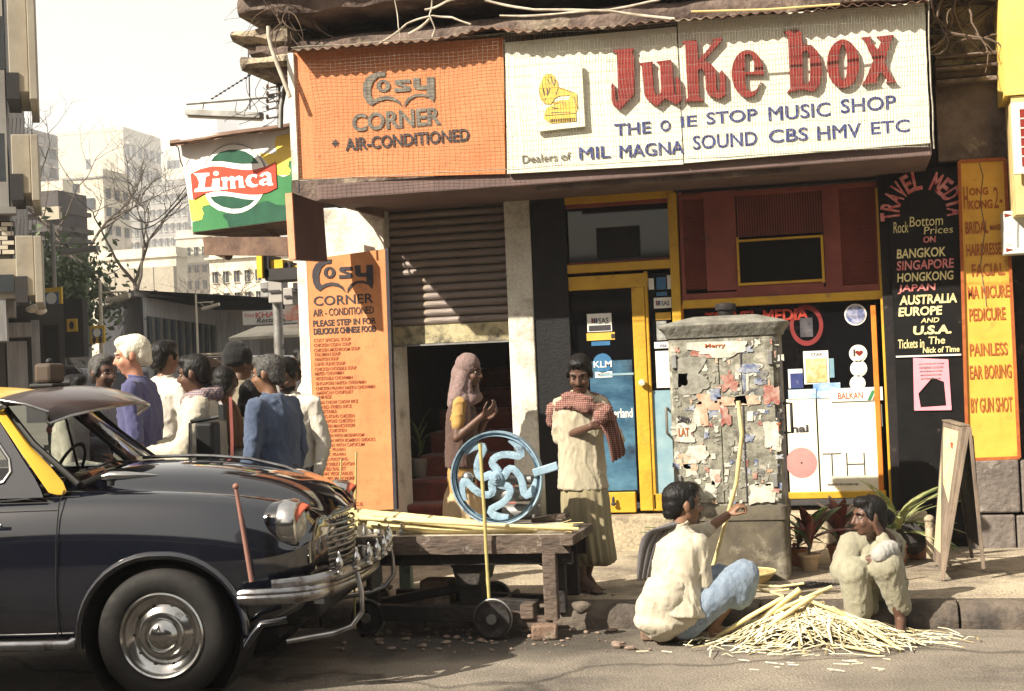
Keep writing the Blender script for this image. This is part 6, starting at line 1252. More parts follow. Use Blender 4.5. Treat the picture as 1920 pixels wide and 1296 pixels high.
def person(label, J, F, skin=None, s=1.0, HF=None, tilt=0, hair='short', hm=None, voxel=.010, hands=None, group=None, beard=False, mous=False, feet=True, eyes=True, hs=1.10):
    """J: joints in world space; F: chest direction; HF: face direction"""
    skin = skin or M_skin; hm = hm or M_hair; HF = V(HF or F); g = min(J['anL'].z, J['anR'].z)
    t = thing('person', label, 'person', (J['pelvis'].x, J['pelvis'].y, min(g-.07*s, J['pelvis'].z)), group=group)
    mb = MB(); B = basis(F); W = lambda p, r, f, u: V(p)+B @ V((r, f, u))*s
    def lim(p, rp, q, rq): mb.cap2(J[p], rp*s, J[q], rq*s, 12)
    ax = (J['neck']-J['pelvis']).normalized(); Rr = B @ V((1,0,0)); Ff = ax.cross(Rr)*-1; Bt = Matrix((Rr, Ff, ax)).transposed()
    mid = J['pelvis'].lerp(J['neck'], .35); ch = J['pelvis'].lerp(J['neck'], .68)
    mb.ell(J['pelvis'], (.140*s, .095*s, .12*s), Bt); mb.ell(mid, (.115*s, .078*s, .16*s), Bt); mb.ell(ch, (.135*s, .085*s, .18*s), Bt)
    mb.cap2(J['shL'], .045*s, J['neck']-ax*.02*s, .04*s, 12); mb.cap2(J['shR'], .045*s, J['neck']-ax*.02*s, .04*s, 12)
    mb.cap2(J['neck']-ax*.03*s, .052*s, J['head']-V((0,0,.055*s)), .046*s, 12)
    for q in 'LR':
        lim('sh'+q, .045, 'el'+q, .034); lim('el'+q, .035, 'wr'+q, .025); lim('hip'+q, .082, 'kn'+q, .054)
        calf = J['kn'+q].lerp(J['an'+q], .35); mb.cap2(J['kn'+q], .052*s, calf, .050*s, 12); mb.cap2(calf, .050*s, J['an'+q], .031*s, 12)
        if feet: footprims(mb, J['an'+q], J['toe'+q], s)
        hd = (hands or {}).get(q, {}); d = hd.get('d', (J['wr'+q]-J['el'+q])); n = hd.get('n', B @ V((1 if q == 'L' else -1, 0, 0)))
        handprims(mb, J['wr'+q], d, n, 1 if q == 'L' else -1, s*1.02, hd.get('curl', .5))
    s = s*hs; L, HB = headprims(mb, J['head'], HF, s, tilt)
    me = remesh(mb, voxel, 3, .5); me.transform(INV[t.name]); me.name = 'body'
    part('body', me, skin, t)
    if eyes:
        for q in (-1, 1):
            e = MB(); e.ell(L(q*.029, .0705, .004), (.0145*s, .009*s, .0065*s), HB, 10, 6); eo = part('eye', e, M_eyew, t, sm=60)
            e = MB(); e.ell(L(q*.029, .0775, .004), (.006*s, .004*s, .0058*s), HB, 8, 6); part('iris', e, M_eyed, eo, sm=60)
            e = MB(); e.tube([L(q*.015, .087, .024), L(q*.030, .086, .031), L(q*.048, .074, .026)], [.0035*s, .0045*s, .003*s], 5); part('eyebrow', e, hm if hm is not M_hairw else M_hairw, t, sm=60)
            e = MB(); e.tube([L(q*.014, .0775, .007), L(q*.029, .081, .0115), L(q*.044, .073, .007)], [.002*s, .0035*s, .002*s], 5); part('eyelid', e, skin, t, sm=60)
        e = MB(); e.ell(L(0, .0895, -.0585), (.021*s, .006*s, .0035*s), HB, 10, 5); part('lips', e, M_lip, t, sm=60)
    if mous: e = MB(); e.cap2(L(-.027,.083,-.052), .005*s, L(0,.093,-.042), .008*s, 8); e.cap2(L(.027,.083,-.052), .005*s, L(0,.093,-.042), .008*s, 8); part('moustache', remesh_local(e, t, .005), M_hair, t)
    if beard: e = MB(); e.ell(L(0,.035,-.080), (.056*s,.058*s,.036*s), HB); part('beard', remesh_local(e, t, .007), M_hair, t)
    if hair:
        h = MB(); E = lambda p, r: h.ell(L(*p), [x*s for x in r], HB, 18, 12)
        if hair == 'beanie':
            E((0,-.018,.044), (.088,.104,.086)); E((0,-.02,.012), (.090,.104,.045)); E((0,-.03,.10), (.06,.07,.05))
        else:
            E((0,-.022,.038), (.079,.096,.084)); E((0,-.056,.000), (.071,.058,.075)); E((0,-.075,-.045), (.055,.035,.035)); E((0,.030,.085), (.060,.052,.036))
            for q in (-1, 1): E((q*.074,.022,.012), (.010,.020,.034))
            if hair == 'bun': E((0,-.125,-.02), (.045,.04,.045)); E((0,-.05,-.05), (.06,.05,.05))
            if hair == 'long': E((0,-.07,-.08), (.075,.05,.09)); E((-.06,-.03,-.05), (.03,.05,.07)); E((.06,-.03,-.05), (.03,.05,.07))
        m2 = remesh(h, max(.007, voxel*.8), 2); wrinkle(m2, .0035, 60, (1,1,.3), 3); m2.transform(INV[t.name]); part('beanie' if hair == 'beanie' else 'hair', m2, cloth('black_knit', (.012,.012,.013)) if hair == 'beanie' else hm, t)
    return t, L, HB
def remesh_local(mb, t, vx): me = remesh(mb, vx, 1); me.transform(INV[t.name]); return me
def garment(t, name, prims, m, voxel=.012, wr=.008, sc=9, seed=0, st=(1,1,.5), it=3, extra=None):
    mb = MB()
    for p in prims:
        if p[0] == 'c': mb.cap2(p[1], p[2], p[3], p[4], 14)
        else: mb.ell(p[1], p[2], p[3] if len(p) > 3 else None)
    if extra: extra(mb)
    me = remesh(mb, voxel, it)
    if wr: wrinkle(me, wr, sc, st, seed)
    me.transform(INV[t.name]); return part(name, me, m, t)
def flap(name, t, path, wid, m, n=2, th=.012, amp=.01, k=10, sub=1):   # strip of cloth along a path; wid: half-width vectors
    mb = MB(); R = []
    for i, (p, w_) in enumerate(zip(path, wid)):
        p, w_ = V(p), V(w_); nrm = w_.cross(V(path[min(i+1, len(path)-1)])-V(path[max(i-1, 0)])).normalized()
        R.append([p + w_*(2*j/k-1) + nrm*amp*sin(j*2.1+i*.6) for j in range(k+1)])
    mb.loft(R, False, closed=False); me = mb.mesh(name); me.transform(INV[t.name]); return part(name, me, m, t, sm=80, sub=sub, solid=th)
def skirt(name, t, rings, m, pleats=14, amp=.012, n=72, seed=0):   # rings: (centre, rx, ry, rotation)
    mb = MB(); R = []
    for i, (c, rx, ry) in enumerate(rings):
        f = i/(len(rings)-1); R.append([V(c)+V((rx*cos(a)*(1+amp/rx*f*(sin(a*pleats+seed)+.6*sin(a*pleats*.53+1.7*f+seed))), ry*sin(a)*(1+amp/ry*f*(sin(a*pleats+seed)+.6*sin(a*pleats*.53+1.7*f+seed))), .01*f*sin(a*3+seed))) for a in np.linspace(0, 2*pi, n+1)[:-1]])
    mb.loft(R, True); me = mb.mesh(name); me.transform(INV[t.name]); return part(name, me, m, t, sm=80, sub=1)
def stand(X, Y, ang, h, z0=0, arms=None, lean=0, hf=None, ht=0, step=.12):
    s = h/1.70; F = V((cos(ang), sin(ang), 0)); R = F.cross(V((0,0,1))); O = V((X, Y, z0)); P = lambda r, f, u: O + (R*r + F*f + V((0,0,u)))*s
    J = dict(pelvis=P(0,0,.94), neck=P(0,.02+lean*.5,1.44), head=P(0,.05+lean*.7,1.588), shR=P(.175,.01+lean*.5,1.385), shL=P(-.175,.01+lean*.5,1.385), elR=P(.235,-.02,1.10), elL=P(-.235,-.02,1.10), wrR=P(.235,.08,.86), wrL=P(-.235,.08,.86),
             hipR=P(.085,0,.90), hipL=P(-.085,0,.90), knR=P(.095,.03+step*.5,.49), knL=P(-.095,.02-step*.2,.49), anR=P(.10,-.02+step,.085), anL=P(-.10,-.03-step*.6,.085), toeR=P(.12,.13+step,0), toeL=P(-.12,.12-step*.6,0))
    for k_, v in (arms or {}).items(): J[k_] = P(*v)
    return J, F, P, s
PROF = [(-.30,.182,.132),(-.12,.176,.130),(.10,.160,.115),(.35,.156,.112),(.60,.166,.118),(.78,.170,.112),(.90,.135,.088),(.98,.085,.07),(1.04,.060,.055)]
def torso(mb, J, F, s, prof=PROF, n=28, off=(0,0)):
    B = basis(F); L, N = J['pelvis'], J['neck']; ax = (N-L).normalized(); D = (N-L).length; Rr = (J['shR']-J['shL']); Rr = (Rr-ax*Rr.dot(ax)).normalized(); Ff = ax.cross(Rr)
    rings = []
    for u, hw, hd in prof:
        a_ = ax if u >= 0 else V((0,0,1)).lerp(ax, .5).normalized(); c = L + (ax*D*u if u >= 0 else a_*D*u)
        rings.append([c + Rr*(hw*s*np.sign(cos(t))*abs(cos(t))**.85) + Ff*(hd*s*np.sign(sin(t))*abs(sin(t))**.9) for t in np.linspace(0, 2*pi, n+1)[:-1]])
    mb.loft(rings, True)
def shirt(t, J, F, s, m, name='shirt', loose=.0, sleeve='long', bottom=0, wr=.010, seed=0, voxel=.013, prof=PROF):
    ax = (J['neck']-J['pelvis']).normalized(); N = J['neck']; k = loose-.022; pr = []
    for q in 'LR':
        pr += [('c', N.lerp(J['sh'+q], .25)-ax*.03*s, .055*s, J['sh'+q]-ax*.008*s, (.055+k*.3)*s)]
        end = J['el'+q].lerp(J['wr'+q], 0.86) if sleeve == 'long' else (J['el'+q].lerp(J['wr'+q], .22) if sleeve == 'rolled' else J['sh'+q].lerp(J['el'+q], .62))
        if sleeve == 'short': pr.append(('c', J['sh'+q], (.057+k*.3)*s, end, (.054+k*.5)*s))
        else: pr += [('c', J['sh'+q], (.057+k*.3)*s, J['el'+q], (.047+k*.5)*s), ('c', J['el'+q], (.047+k*.5)*s, end, (.037+k*.5)*s)]
    def ex(mb): torso(mb, J, F, s, [(u, w_+k, d+k) for u, w_, d in prof])
    o = garment(t, name, pr, m, voxel, wr, 9, seed, extra=ex, st=(1,1,.45), it=2)
    B = basis(F); e = MB(); e.tube([N+(B @ V((.055*cos(a), .052*sin(a), .022+.010*sin(a))))*s for a in np.linspace(0, 2*pi, 17)], .010*s, 6, False); part('collar', e, m, t, sm=60)
    return o
def trousers(t, J, s, m, loose=.02, end=.97, wr=.008, name='trousers', voxel=.014, seed=2):
    pr = [('e', J['pelvis'], (.165*s, .125*s, .13*s))]
    for q in 'LR': e = J['kn'+q].lerp(J['an'+q], end); pr += [('c', J['hip'+q], (.092+loose*.5)*s, J['kn'+q], (.062+loose)*s), ('c', J['kn'+q], (.062+loose)*s, e, (.050+loose)*s)]
    return garment(t, name, pr, m, voxel, wr, 11, seed)
M_kurta = cloth('cream_cotton', (.43,.38,.28), sc=12); M_kurta2 = cloth('off_white_cotton', (.52,.47,.37)); M_white2 = cloth('white_shirt_cotton', (.58,.54,.47)); M_lungi = cloth('khaki_lungi', (.27,.23,.14), st=(3,3,.15))
M_denim = cloth('blue_denim', (.075,.10,.16), (.045,.062,.11)); M_violet = cloth('blue_violet_shirt', (.085,.085,.18), (.06,.06,.14)); M_olive = cloth('olive_jacket', (.20,.17,.12)); M_greyc = cloth('grey_tweed', (.27,.265,.28), (.20,.195,.21), sc=60)
M_must = cloth('mustard_shirt', (.42,.25,.08)); M_brownk = cloth('brown_knit', (.095,.055,.045), (.065,.038,.032), sc=40); M_mauve = cloth('dusty_mauve_scarf', (.24,.165,.155), (.15,.10,.095), sc=70); M_sari = cloth('grey_green_cloth', (.30,.28,.205), (.23,.215,.16)); M_dk = cloth('dark_trouser_cloth', (.05,.05,.06)); M_bluel = cloth('pale_blue_lungi', (.22,.27,.34), (.12,.16,.22), st=(3,3,.8), sc=9); M_greysh = cloth('grey_shawl', (.12,.11,.115), (.08,.075,.08))
def check(n, a, b, sc):
    m = bpy.data.materials.new(n); m.use_nodes = True; t = m.node_tree; bs = t.nodes['Principled BSDF']; bs.inputs['Roughness'].default_value = .95
    tc = nd(t, 'ShaderNodeTexCoord'); ws = []
    for d in 'XZ':
        w_ = nd(t, 'ShaderNodeTexWave'); w_.bands_direction = d; w_.inputs['Scale'].default_value = sc; w_.inputs['Distortion'].default_value = 1.5; w_.inputs['Detail Scale'].default_value = .6; t.links.new(tc.outputs['Object'], w_.inputs[0]); ws.append(w_)
    mu = nd(t, 'ShaderNodeMath', operation='MULTIPLY'); t.links.new(ws[0].outputs['Fac'], mu.inputs[0]); t.links.new(ws[1].outputs['Fac'], mu.inputs[1])
    mx = nd(t, 'ShaderNodeMix', data_type='RGBA'); t.links.new(mu.outputs[0], mx.inputs[0]); mx.inputs[6].default_value = (*a, 1); mx.inputs[7].default_value = (*b, 1); t.links.new(mx.outputs[2], bs.inputs['Base Color']); return m
M_gam = check('red_check_cloth', (.13,.035,.03), (.36,.26,.21), 24); M_plaid = check('plaid_scarf', (.10,.10,.16), (.50,.30,.16), 22)
# ---- A: standing man by the column
AY = PZ(1108, 1108, .14).y
def QA(px, py, dy=0.0): return PY(px, py, AY+dy)
J = dict(head=QA(1087, 701, -.06), neck=QA(1086, 741, .0), pelvis=QA(1092, 900, .02), shR=QA(1051, 760, .0), shL=QA(1124, 757, .03), elR=QA(1049, 822, .02), elL=QA(1158, 824, -.02), wrR=QA(1108, 800, -.20), wrL=QA(1143, 793, -.20),
         hipR=QA(1074, 910, .02), hipL=QA(1112, 910, .04), knR=QA(1080, 1008, -.03), knL=QA(1112, 1010, .03), anR=QA(1092, 1088, -.04), anL=QA(1100, 1084, .14), toeR=PZ(1140, 1110, .145), toeL=PZ(1118, 1098, .145))
J['toeR'] = V((J['anR'].x+.13, J['anR'].y-.10, .142)); J['anR'].z = .215; J['anL'].z = .215; J['toeL'] = V((J['anL'].x+.09, J['anL'].y-.12, .142))
FA = V((.15, -1, 0))
t, L, HB = person('moustached man in a cream kurta and red checked shawl standing beside the sugarcane cart', J, FA, M_skind, .93, V((.02, -1, -.42)), mous=True, voxel=.007,
    hands=dict(R=dict(d=V((.85,-.1,.30)), n=V((.2,.9,.4)), curl=1.0), L=dict(d=V((-.5,-.15,.75)), n=V((-.4,.9,.1)), curl=1.0)))
shirt(t, J, FA, .93, M_kurta, 'kurta', .024, 'rolled', -.02, .010, 1, .010, [(-.10,.176,.130),(.0,.170,.124),(.2,.158,.110),(.45,.152,.106),(.65,.156,.106),(.80,.155,.10),(.90,.13,.088),(.98,.085,.07),(1.04,.060,.055)])
s_ = .93; skirt('lungi', t, [(QA(1094, 900, .02), .150, .11), (QA(1096, 930, .02), .158, .120), (QA(1100, 990, .02), .150, .125), (QA(1108, 1040, .02), .148, .125), (QA(1112, 1062, .02), .150, .13)], M_lungi, 17, .018, 96)
garment(t, 'shawl', [('c', QA(1044, 766, .0), .044, QA(1068, 757, -.07), .036), ('c', QA(1068, 757, -.07), .036, QA(1100, 764, -.11), .034), ('c', QA(1100, 764, -.11), .034, QA(1132, 768, -.04), .038), ('c', QA(1040, 772, .06), .055, QA(1088, 742, .09), .055), ('c', QA(1088, 742, .09), .055, QA(1130, 762, .08), .055), ('c', QA(1062, 745, -.06), .035, QA(1105, 750, -.09), .03), ('c', QA(1040, 770, .02), .05, QA(1036, 792, .03), .035)], M_gam, .009, .012, 16, 4, (1,1,1))
flap('shawl_end', t, [QA(1130, 765, -.16), QA(1140, 790, -.22), QA(1152, 820, -.18), QA(1160, 850, -.10), QA(1158, 862, -.08)], [V((.05,.0,.02)), V((.055,.02,.01)), V((.04,.02,.0)), V((.045,.02,.02)), V((.035,.01,.02))], M_gam, th=.010, amp=.014)
garment(t, 'cloth_bundle', [('e', QA(1127, 782, -.27), (.045, .04, .045)), ('e', QA(1138, 770, -.25), (.035, .03, .04)), ('c', QA(1118, 775, -.27), .02, QA(1150, 785, -.22), .025)], M_gam, .007, .008, 30, 4, (1,1,1))
q = MB(); a = J['anR']; 
for (an, to) in ((J['anR'], J['toeR']), (J['anL'], J['toeL'])):
    d = (to-an); d.z = 0; d.normalize(); c = V((an.x, an.y, .139))+d*.05; q = MB(); q.obox(c, d*.13, V((-d.y, d.x, 0))*.045, (0,0,.006)); part('sandal', q, M_rubber, t, bevel=.004)
    q = MB(); q.tube([c+d*.05+V((-d.y, d.x, 0))*.043, c+d*.045+V((0,0,.05)), c+d*.05-V((-d.y, d.x, 0))*.043], [(.010,.004)]*3, 6); part('sandal_strap', q, mat('leather', (.12,.06,.03)), t)
# ---- B: person in the stair doorway
BY = 10.45
def QB(px, py, dy=0.0): return PY(px, py, BY+dy)
J = dict(head=QB(880, 697, 0), neck=QB(866, 742, .02), pelvis=QB(866, 892, 0), shR=QB(862, 757, -.16), shL=QB(874, 757, .16), elR=QB(856, 822, -.22), elL=QB(892, 820, .16), wrR=QB(906, 778, -.18), wrL=QB(910, 788, .02),
         hipR=QB(862, 900, -.08), hipL=QB(868, 900, .08), knR=QB(868, 980, -.08), knL=QB(874, 985, .08), anR=QB(864, 1040, -.1), anL=QB(880, 1040, .1), toeR=QB(890, 1050, -.1), toeL=QB(905, 1050, .1))
for k_ in ('anR', 'anL'): J[k_].z = .22
for k_ in ('toeR', 'toeL'): J[k_].z = .145
J['anR'].z = J['anL'].z = .215; FB = V((1, -.10, 0))
t, L, HB = person('woman in a brown headscarf and mustard shirt standing in front of the red stairs', J, FB, M_skind, .95, V((1, -.22, -.15)), hair=None, voxel=.0085,
    hands=dict(R=dict(d=V((.8,0,.5)), n=V((-.3,.3,.9)), curl=.8), L=dict(d=V((.8,-.1,.4)), n=V((-.3,-.3,.9)), curl=.8)))
shirt(t, J, FB, .95, M_must, 'shirt', .014, 'short', .0, .008, 3, .011, [(-.35,.165,.125),(-.1,.165,.120)]+PROF[2:])
B = basis(FB); ax = (J['neck']-J['pelvis']).normalized(); N = J['neck']; Lp = J['pelvis']
garment(t, 'vest', [('c', N.lerp(J['shR'],.3), .055, N.lerp(J['shR'],.72), .052), ('c', N.lerp(J['shL'],.3), .055, N.lerp(J['shL'],.72), .052)], M_brownk, .011, .009, 12, 5, extra=lambda mb: torso(mb, J, FB, .95, [(.10,.172,.128),(.35,.166,.124),(.62,.165,.126),(.78,.150,.118),(.90,.12,.09),(1.0,.07,.065)]))
hp = lambda r, f, u: L(r, f, u)
garment(t, 'headscarf', [('e', hp(0,-.020,.045), (.098,.100,.094)), ('e', hp(0,-.045,-.03), (.098,.085,.11)), ('c', hp(.055,-.02,-.03), .052, hp(.115,-.02,-.19), .055), ('c', hp(-.055,-.02,-.03), .052, hp(-.11,-.02,-.19), .055), ('c', hp(0,-.07,-.06), .07, hp(0,-.07,-.24), .085),
    ('c', hp(-.10,.0,-.19), .055, hp(.10,.0,-.20), .055), ('c', hp(.10,.02,-.19), .045, hp(.09,.06,-.36), .035), ('c', hp(-.06,.05,-.18), .045, hp(.06,.06,-.20), .045), ('c', hp(.055,.03,-.07), .022, hp(.05,.03,-.15), .04), ('c', hp(-.055,.03,-.07), .022, hp(-.05,.03,-.15), .04)], M_mauve, .008, .004, 10, 6, (1,1,1))
skirt('skirt', t, [(QB(866, 900), .13, .155), (QB(868, 950), .15, .17), (QB(872, 1000), .165, .18), (QB(874, 1032), .175, .19)], cloth('tan_skirt', (.52,.38,.22)), 15, .016, 90, 3)
# ---- C: man seated on a brick, back to us
CY = PZ(1262, 1192, .06).y + .10
def QC(px, py, dy=0.0): return PY(px, py, CY+dy)
J = dict(head=QC(1281, 946, .10), neck=QC(1272, 990, .03), pelvis=QC(1262, 1152, -.02), shR=QC(1308, 1018, -.03), shL=QC(1243, 1014, .12), elR=QC(1322, 1092, -.02), wrR=QC(1352, 1108, .20), elL=QC(1322, 996, .30), wrL=QC(1364, 966, .32),
         hipR=QC(1285, 1160, -.02), hipL=QC(1250, 1160, .12), knR=QC(1395, 1078, .06), knL=QC(1352, 1085, .38), anR=QC(1338, 1176, .08), anL=QC(1310, 1168, .36), toeR=QC(1372, 1192, .10), toeL=QC(1350, 1180, .42))
J['anR'].z = .085; J['toeR'].z = 0.005; J['anL'].z = .225; J['toeL'].z = .145
FC = V((.75, .66, 0))
t, L, HB = person('man in a white kurta seated on a brick by the kerb, holding an upright cane', J, FC, M_skin, .98, V((.86, .42, -.05)), voxel=.007, mous=True,
    hands=dict(L=dict(d=V((.7,.1,.55)), n=V((.5,.2,-.6)), curl=1.5), R=dict(d=V((.7,.4,-.1)), n=V((0,.5,-.8)), curl=.8)))
shirt(t, J, FC, .98, M_kurta2, 'kurta', .022, 'rolled', .02, .009, 7, .010, [(.0,.21,.16),(.12,.195,.15)]+PROF[3:])
B = basis(FC)
garment(t, 'kurta_tail', [('e', J['pelvis']+V((-.01,0,.03)), (.205,.17,.15)), ('e', J['pelvis']+V((-.05,-.02,-.03)), (.17,.15,.085)), ('c', J['pelvis']+V((-.02,-.05,.12)), .14, J['pelvis']+V((-.06,-.02,-.02)), .13)], M_kurta2, .011, .006, 9, 9, (1,1,.6))
garment(t, 'lungi', [('c', J['hipR'], .115, J['knR'], .088), ('c', J['hipL'], .11, J['knL'], .085), ('c', J['knR'], .088, J['knR'].lerp(J['anR'], .34)+V((.02,0,0)), .10), ('c', J['knL'], .085, J['knL'].lerp(J['anL'], .45), .095), ('c', J['hipR'].lerp(J['knR'], .4), .09, J['hipL'].lerp(J['knL'], .5), .09), ('c', J['hipR']+V((0,0,-.02)), .10, J['knR'].lerp(J['anR'], .4)+V((-.10,0,-.02)), .05)], M_bluel, .011, .006, 10, 8, (1.2,.6,.8))
flap('shawl', t, [QC(1272, 985, -.02), QC(1240, 985, -.02), QC(1222, 1005, -.04), QC(1212, 1050, -.02), QC(1207, 1090, .0)], [V((.03,.05,0)), V((.05,.06,.02)), V((.06,.03,.0)), V((.045,.02,0)), V((.04,.01,0))], M_greysh, th=.014, amp=.014)
# ---- D: child/woman squatting on the kerb at right
DYp = 8.50
def QD(px, py, dy=0.0): return PY(px, py, DYp+dy)
J = dict(head=QD(1628, 968, -.10), neck=QD(1647, 1010, .0), pelvis=QD(1642, 1118, .10), shR=QD(1603, 1025, .0), shL=QD(1674, 1020, .05), elR=QD(1590, 1072, -.10), wrR=QD(1628, 1048, -.22), elL=QD(1672, 1048, -.20), wrL=QD(1652, 1004, -.13),
         hipR=QD(1620, 1122, .08), hipL=QD(1665, 1122, .08), knR=QD(1602, 1074, -.20), knL=QD(1662, 1062, -.22), anR=QD(1612, 1160, -.14), anL=QD(1688, 1160, -.16), toeR=QD(1600, 1172, -.28), toeL=QD(1686, 1175, -.28))
gz = .005; J['anR'].z = J['anL'].z = .075; J['toeR'].z = J['toeL'].z = gz; J['anR'].y = J['anL'].y = KY-.10; J['toeR'].y = J['toeL'].y = KY-.24; J['pelvis'].z = .24; J['hipL'].z = J['hipR'].z = .25
FD = V((-.25, -1, 0))
t, L, HB = person('young woman in loose grey-green clothes squatting on the kerb, chin on hand', J, FD, M_skind, .90, V((-.93, -.50, -.06)), voxel=.007, hair='bun',
    hands=dict(L=dict(d=V((-.25,-.15,.9)), n=V((-.8,.4,.1)), curl=1.2), R=dict(d=V((.6,-.3,-.1)), n=V((0,.8,-.2)), curl=.8)))
shirt(t, J, FD, .90, M_sari, 'kurta', .024, 'long', .0, .007, 11, .010, [(.0,.18,.14)]+PROF[2:])
garment(t, 'loose_trousers', [('c', J['hipR'], .11, J['knR'], .095), ('c', J['hipL'], .11, J['knL'], .095), ('c', J['knR'], .088, J['anR']+V((0,.02,.05)), .078), ('c', J['knL'], .085, J['anL']+V((0,.02,.07)), .062), ('e', J['pelvis'], (.19,.16,.12)), ('c', J['hipR'].lerp(J['knR'],.6)+V((.05,0,-.05)), .06, J['anR']+V((.06,.12,.05)), .05)], M_sari, .011, .007, 13, 12, (1.5,1.5,.22))
garment(t, 'shawl', [('c', J['shR']+V((-.02,0,.01)), .075, J['elR']+V((-.02,.0,0)), .085), ('c', J['neck']+V((0,.03,0)), .07, J['shL'], .075), ('c', J['shR'], .075, J['neck']+V((0,.03,.0)), .06), ('c', J['shR'], .07, QD(1585, 1062, .05), .06), ('c', J['neck']+V((.0,-.07,-.03)), .045, J['neck']+V((-.03,-.12,-.16)), .05)], M_sari, .011, .006, 12, 13, (1,1,.4))
flap('dark_stripe', t, [QD(1690, 1018, -.02), QD(1690, 1035, -.07), QD(1672, 1040, -.16), QD(1650, 1042, -.24)], [V((0,.01,.022))]*4, mat('dark_stripe_cloth', (.05,.045,.045)), th=.012, amp=.004)
garment(t, 'cuff', [('c', QD(1650, 1040, -.27), .050, QD(1668, 1030, -.20), .055)], cloth('grey_cuff', (.36,.35,.33)), .009, .005, 18, 1)
for k_ in ('L', 'R'): d = V((-.1,-1,0)).normalized(); q = MB(); q.obox(V((J['an'+k_].x-.005, J['an'+k_].y-.06, .008)), d*.11, V((1,-.1,0))*.04, (0,0,.005)); part('sandal', q, M_rubber, t, bevel=.004)
# ---- the crowd at the street corner
def onlooker(label, px, pyt, D, ang, skin=None, hair='short', hm=None, top=None, topname='shirt', arms=None, hf=None, lean=0, sleeve='long', bottom=None, loose=.022, seed=0, **k):
    p = PD(px, pyt, D); h = max(1.5, min(1.90, p.z)); a = radians(ang); J, F, P, s = stand(p.x-.05*cos(a), p.y-.05*sin(a), a, h, 0, arms, lean)
    H = V((cos(radians(hf[0])), sin(radians(hf[0])), hf[1])) if hf else F
    t, L, HB = person(label, J, F, skin, s, H, hs=1.03, hair=hair, hm=hm, voxel=.012, **k)
    shirt(t, J, F, s, top, topname, loose, sleeve, -.05, .012, seed, .015); trousers(t, J, s, bottom or M_dk)
    return t, J, F, P, s, L
t, J, F, P, s, L = onlooker('tall white-haired man in a blue violet shirt standing behind the taxi', 247, 629, 9.45, 192, M_skinp, 'short', M_hairw, M_violet, hf=(205, -.18), seed=1, arms=dict(elR=(.25,.02,1.12), wrR=(.20,.20,.98)))
onlooker('dark-haired man in a white shirt seen from behind, right of the white-haired man', 308, 641, 10.9, 75, M_skin, 'short', None, M_white2, hf=(60, 0), seed=2)
t, J, F, P, s, L = onlooker('man in a white kurta with a plaid scarf, facing left behind the bonnet', 362, 668, 9.25, 200, M_skind, 'short', None, M_kurta2, 'kurta', hf=(190, -.15), loose=.05, seed=3, arms=dict(elR=(.30,.10,1.15), wrR=(.16,.34,1.12), elL=(-.30,.1,1.12), wrL=(-.1,.34,1.1)))
garment(t, 'scarf', [('c', P(-.10,.0,1.44), .05, P(.0,.09,1.42), .05), ('c', P(.0,.09,1.42), .05, P(.10,.0,1.44), .05), ('c', P(.10,0,1.44), .05, P(0,-.09,1.46), .05), ('c', P(0,-.09,1.46), .05, P(-.10,0,1.44), .05)], M_plaid, .011, .010, 20, 2, (1,1,1))
flap('scarf_end', t, [P(.02,-.13,1.44), P(.03,-.19,1.36), P(.03,-.20,1.22), P(.03,-.20,1.10)], [V((.03,.02,0)), V((.04,.03,0)), V((.05,.03,0)), V((.045,.02,0))], cloth('brown_fringed_cloth', (.20,.10,.05)), amp=.016)
flap('side_stripe', t, [PD(432, 742, 9.05), PD(434, 790, 9.02), PD(436, 830, 9.0), PD(435, 866, 9.0)], [V((.012,.0,0))]*4, mat('maroon_stripe', (.18,.05,.04)), amp=0, th=.006)
onlooker('person in a grey tweed jacket between the plaid scarf and the beanie', 421, 690, 9.7, 80, M_skind, 'short', None, M_greyc, 'jacket', loose=.035, seed=4, hf=(95, -.2))
onlooker('man in a black beanie and olive jacket seen from behind', 448, 650, 10.4, 70, M_skind, 'beanie', None, M_olive, 'jacket', loose=.035, seed=5, hf=(50, 0))
onlooker('grey-haired man in a blue denim jacket facing left, nearest to the menu board', 500, 668, 9.0, 165, M_skin, 'short', M_hairg, M_denim, 'jacket', loose=.03, seed=6, hf=(180, -.12), arms=dict(elR=(.24,.0,1.12), elL=(-.24,0,1.12)))
onlooker('moustached man in a white shirt looking down, beside the menu board', 537, 674, 10.1, -100, M_skind, 'short', None, M_white2, mous=True, beard=True, seed=7, hf=(-105, -.45))
onlooker('man in a white shirt half hidden by the edge of the menu board', 571, 654, 11.8, -150, M_skin, 'short', None, M_white2, seed=8, hf=(-170, -.1))
onlooker('grizzled man in a grey shirt facing right with open hands, behind the windscreen', 192, 667, 10.0, -20, M_skind, 'short', M_hairg, M_greyc, hf=(-25, -.1), seed=9, arms=dict(elR=(.25,.05,1.12), wrR=(.16,.34,1.14), elL=(-.22,.05,1.12), wrL=(-.10,.36,1.18)), mous=True)
onlooker('man in a cream shirt seen through the windscreen of the taxi', 140, 706, 9.6, 20, M_skind, 'short', None, M_kurta2, seed=10, arms=dict(elR=(.25,.05,1.1), wrR=(.18,.30,1.05)))
onlooker('small person in a pale wrap between the olive and denim jackets', 470, 716, 9.5, 100, M_skind, 'long', None, M_white2, seed=12, loose=.04)
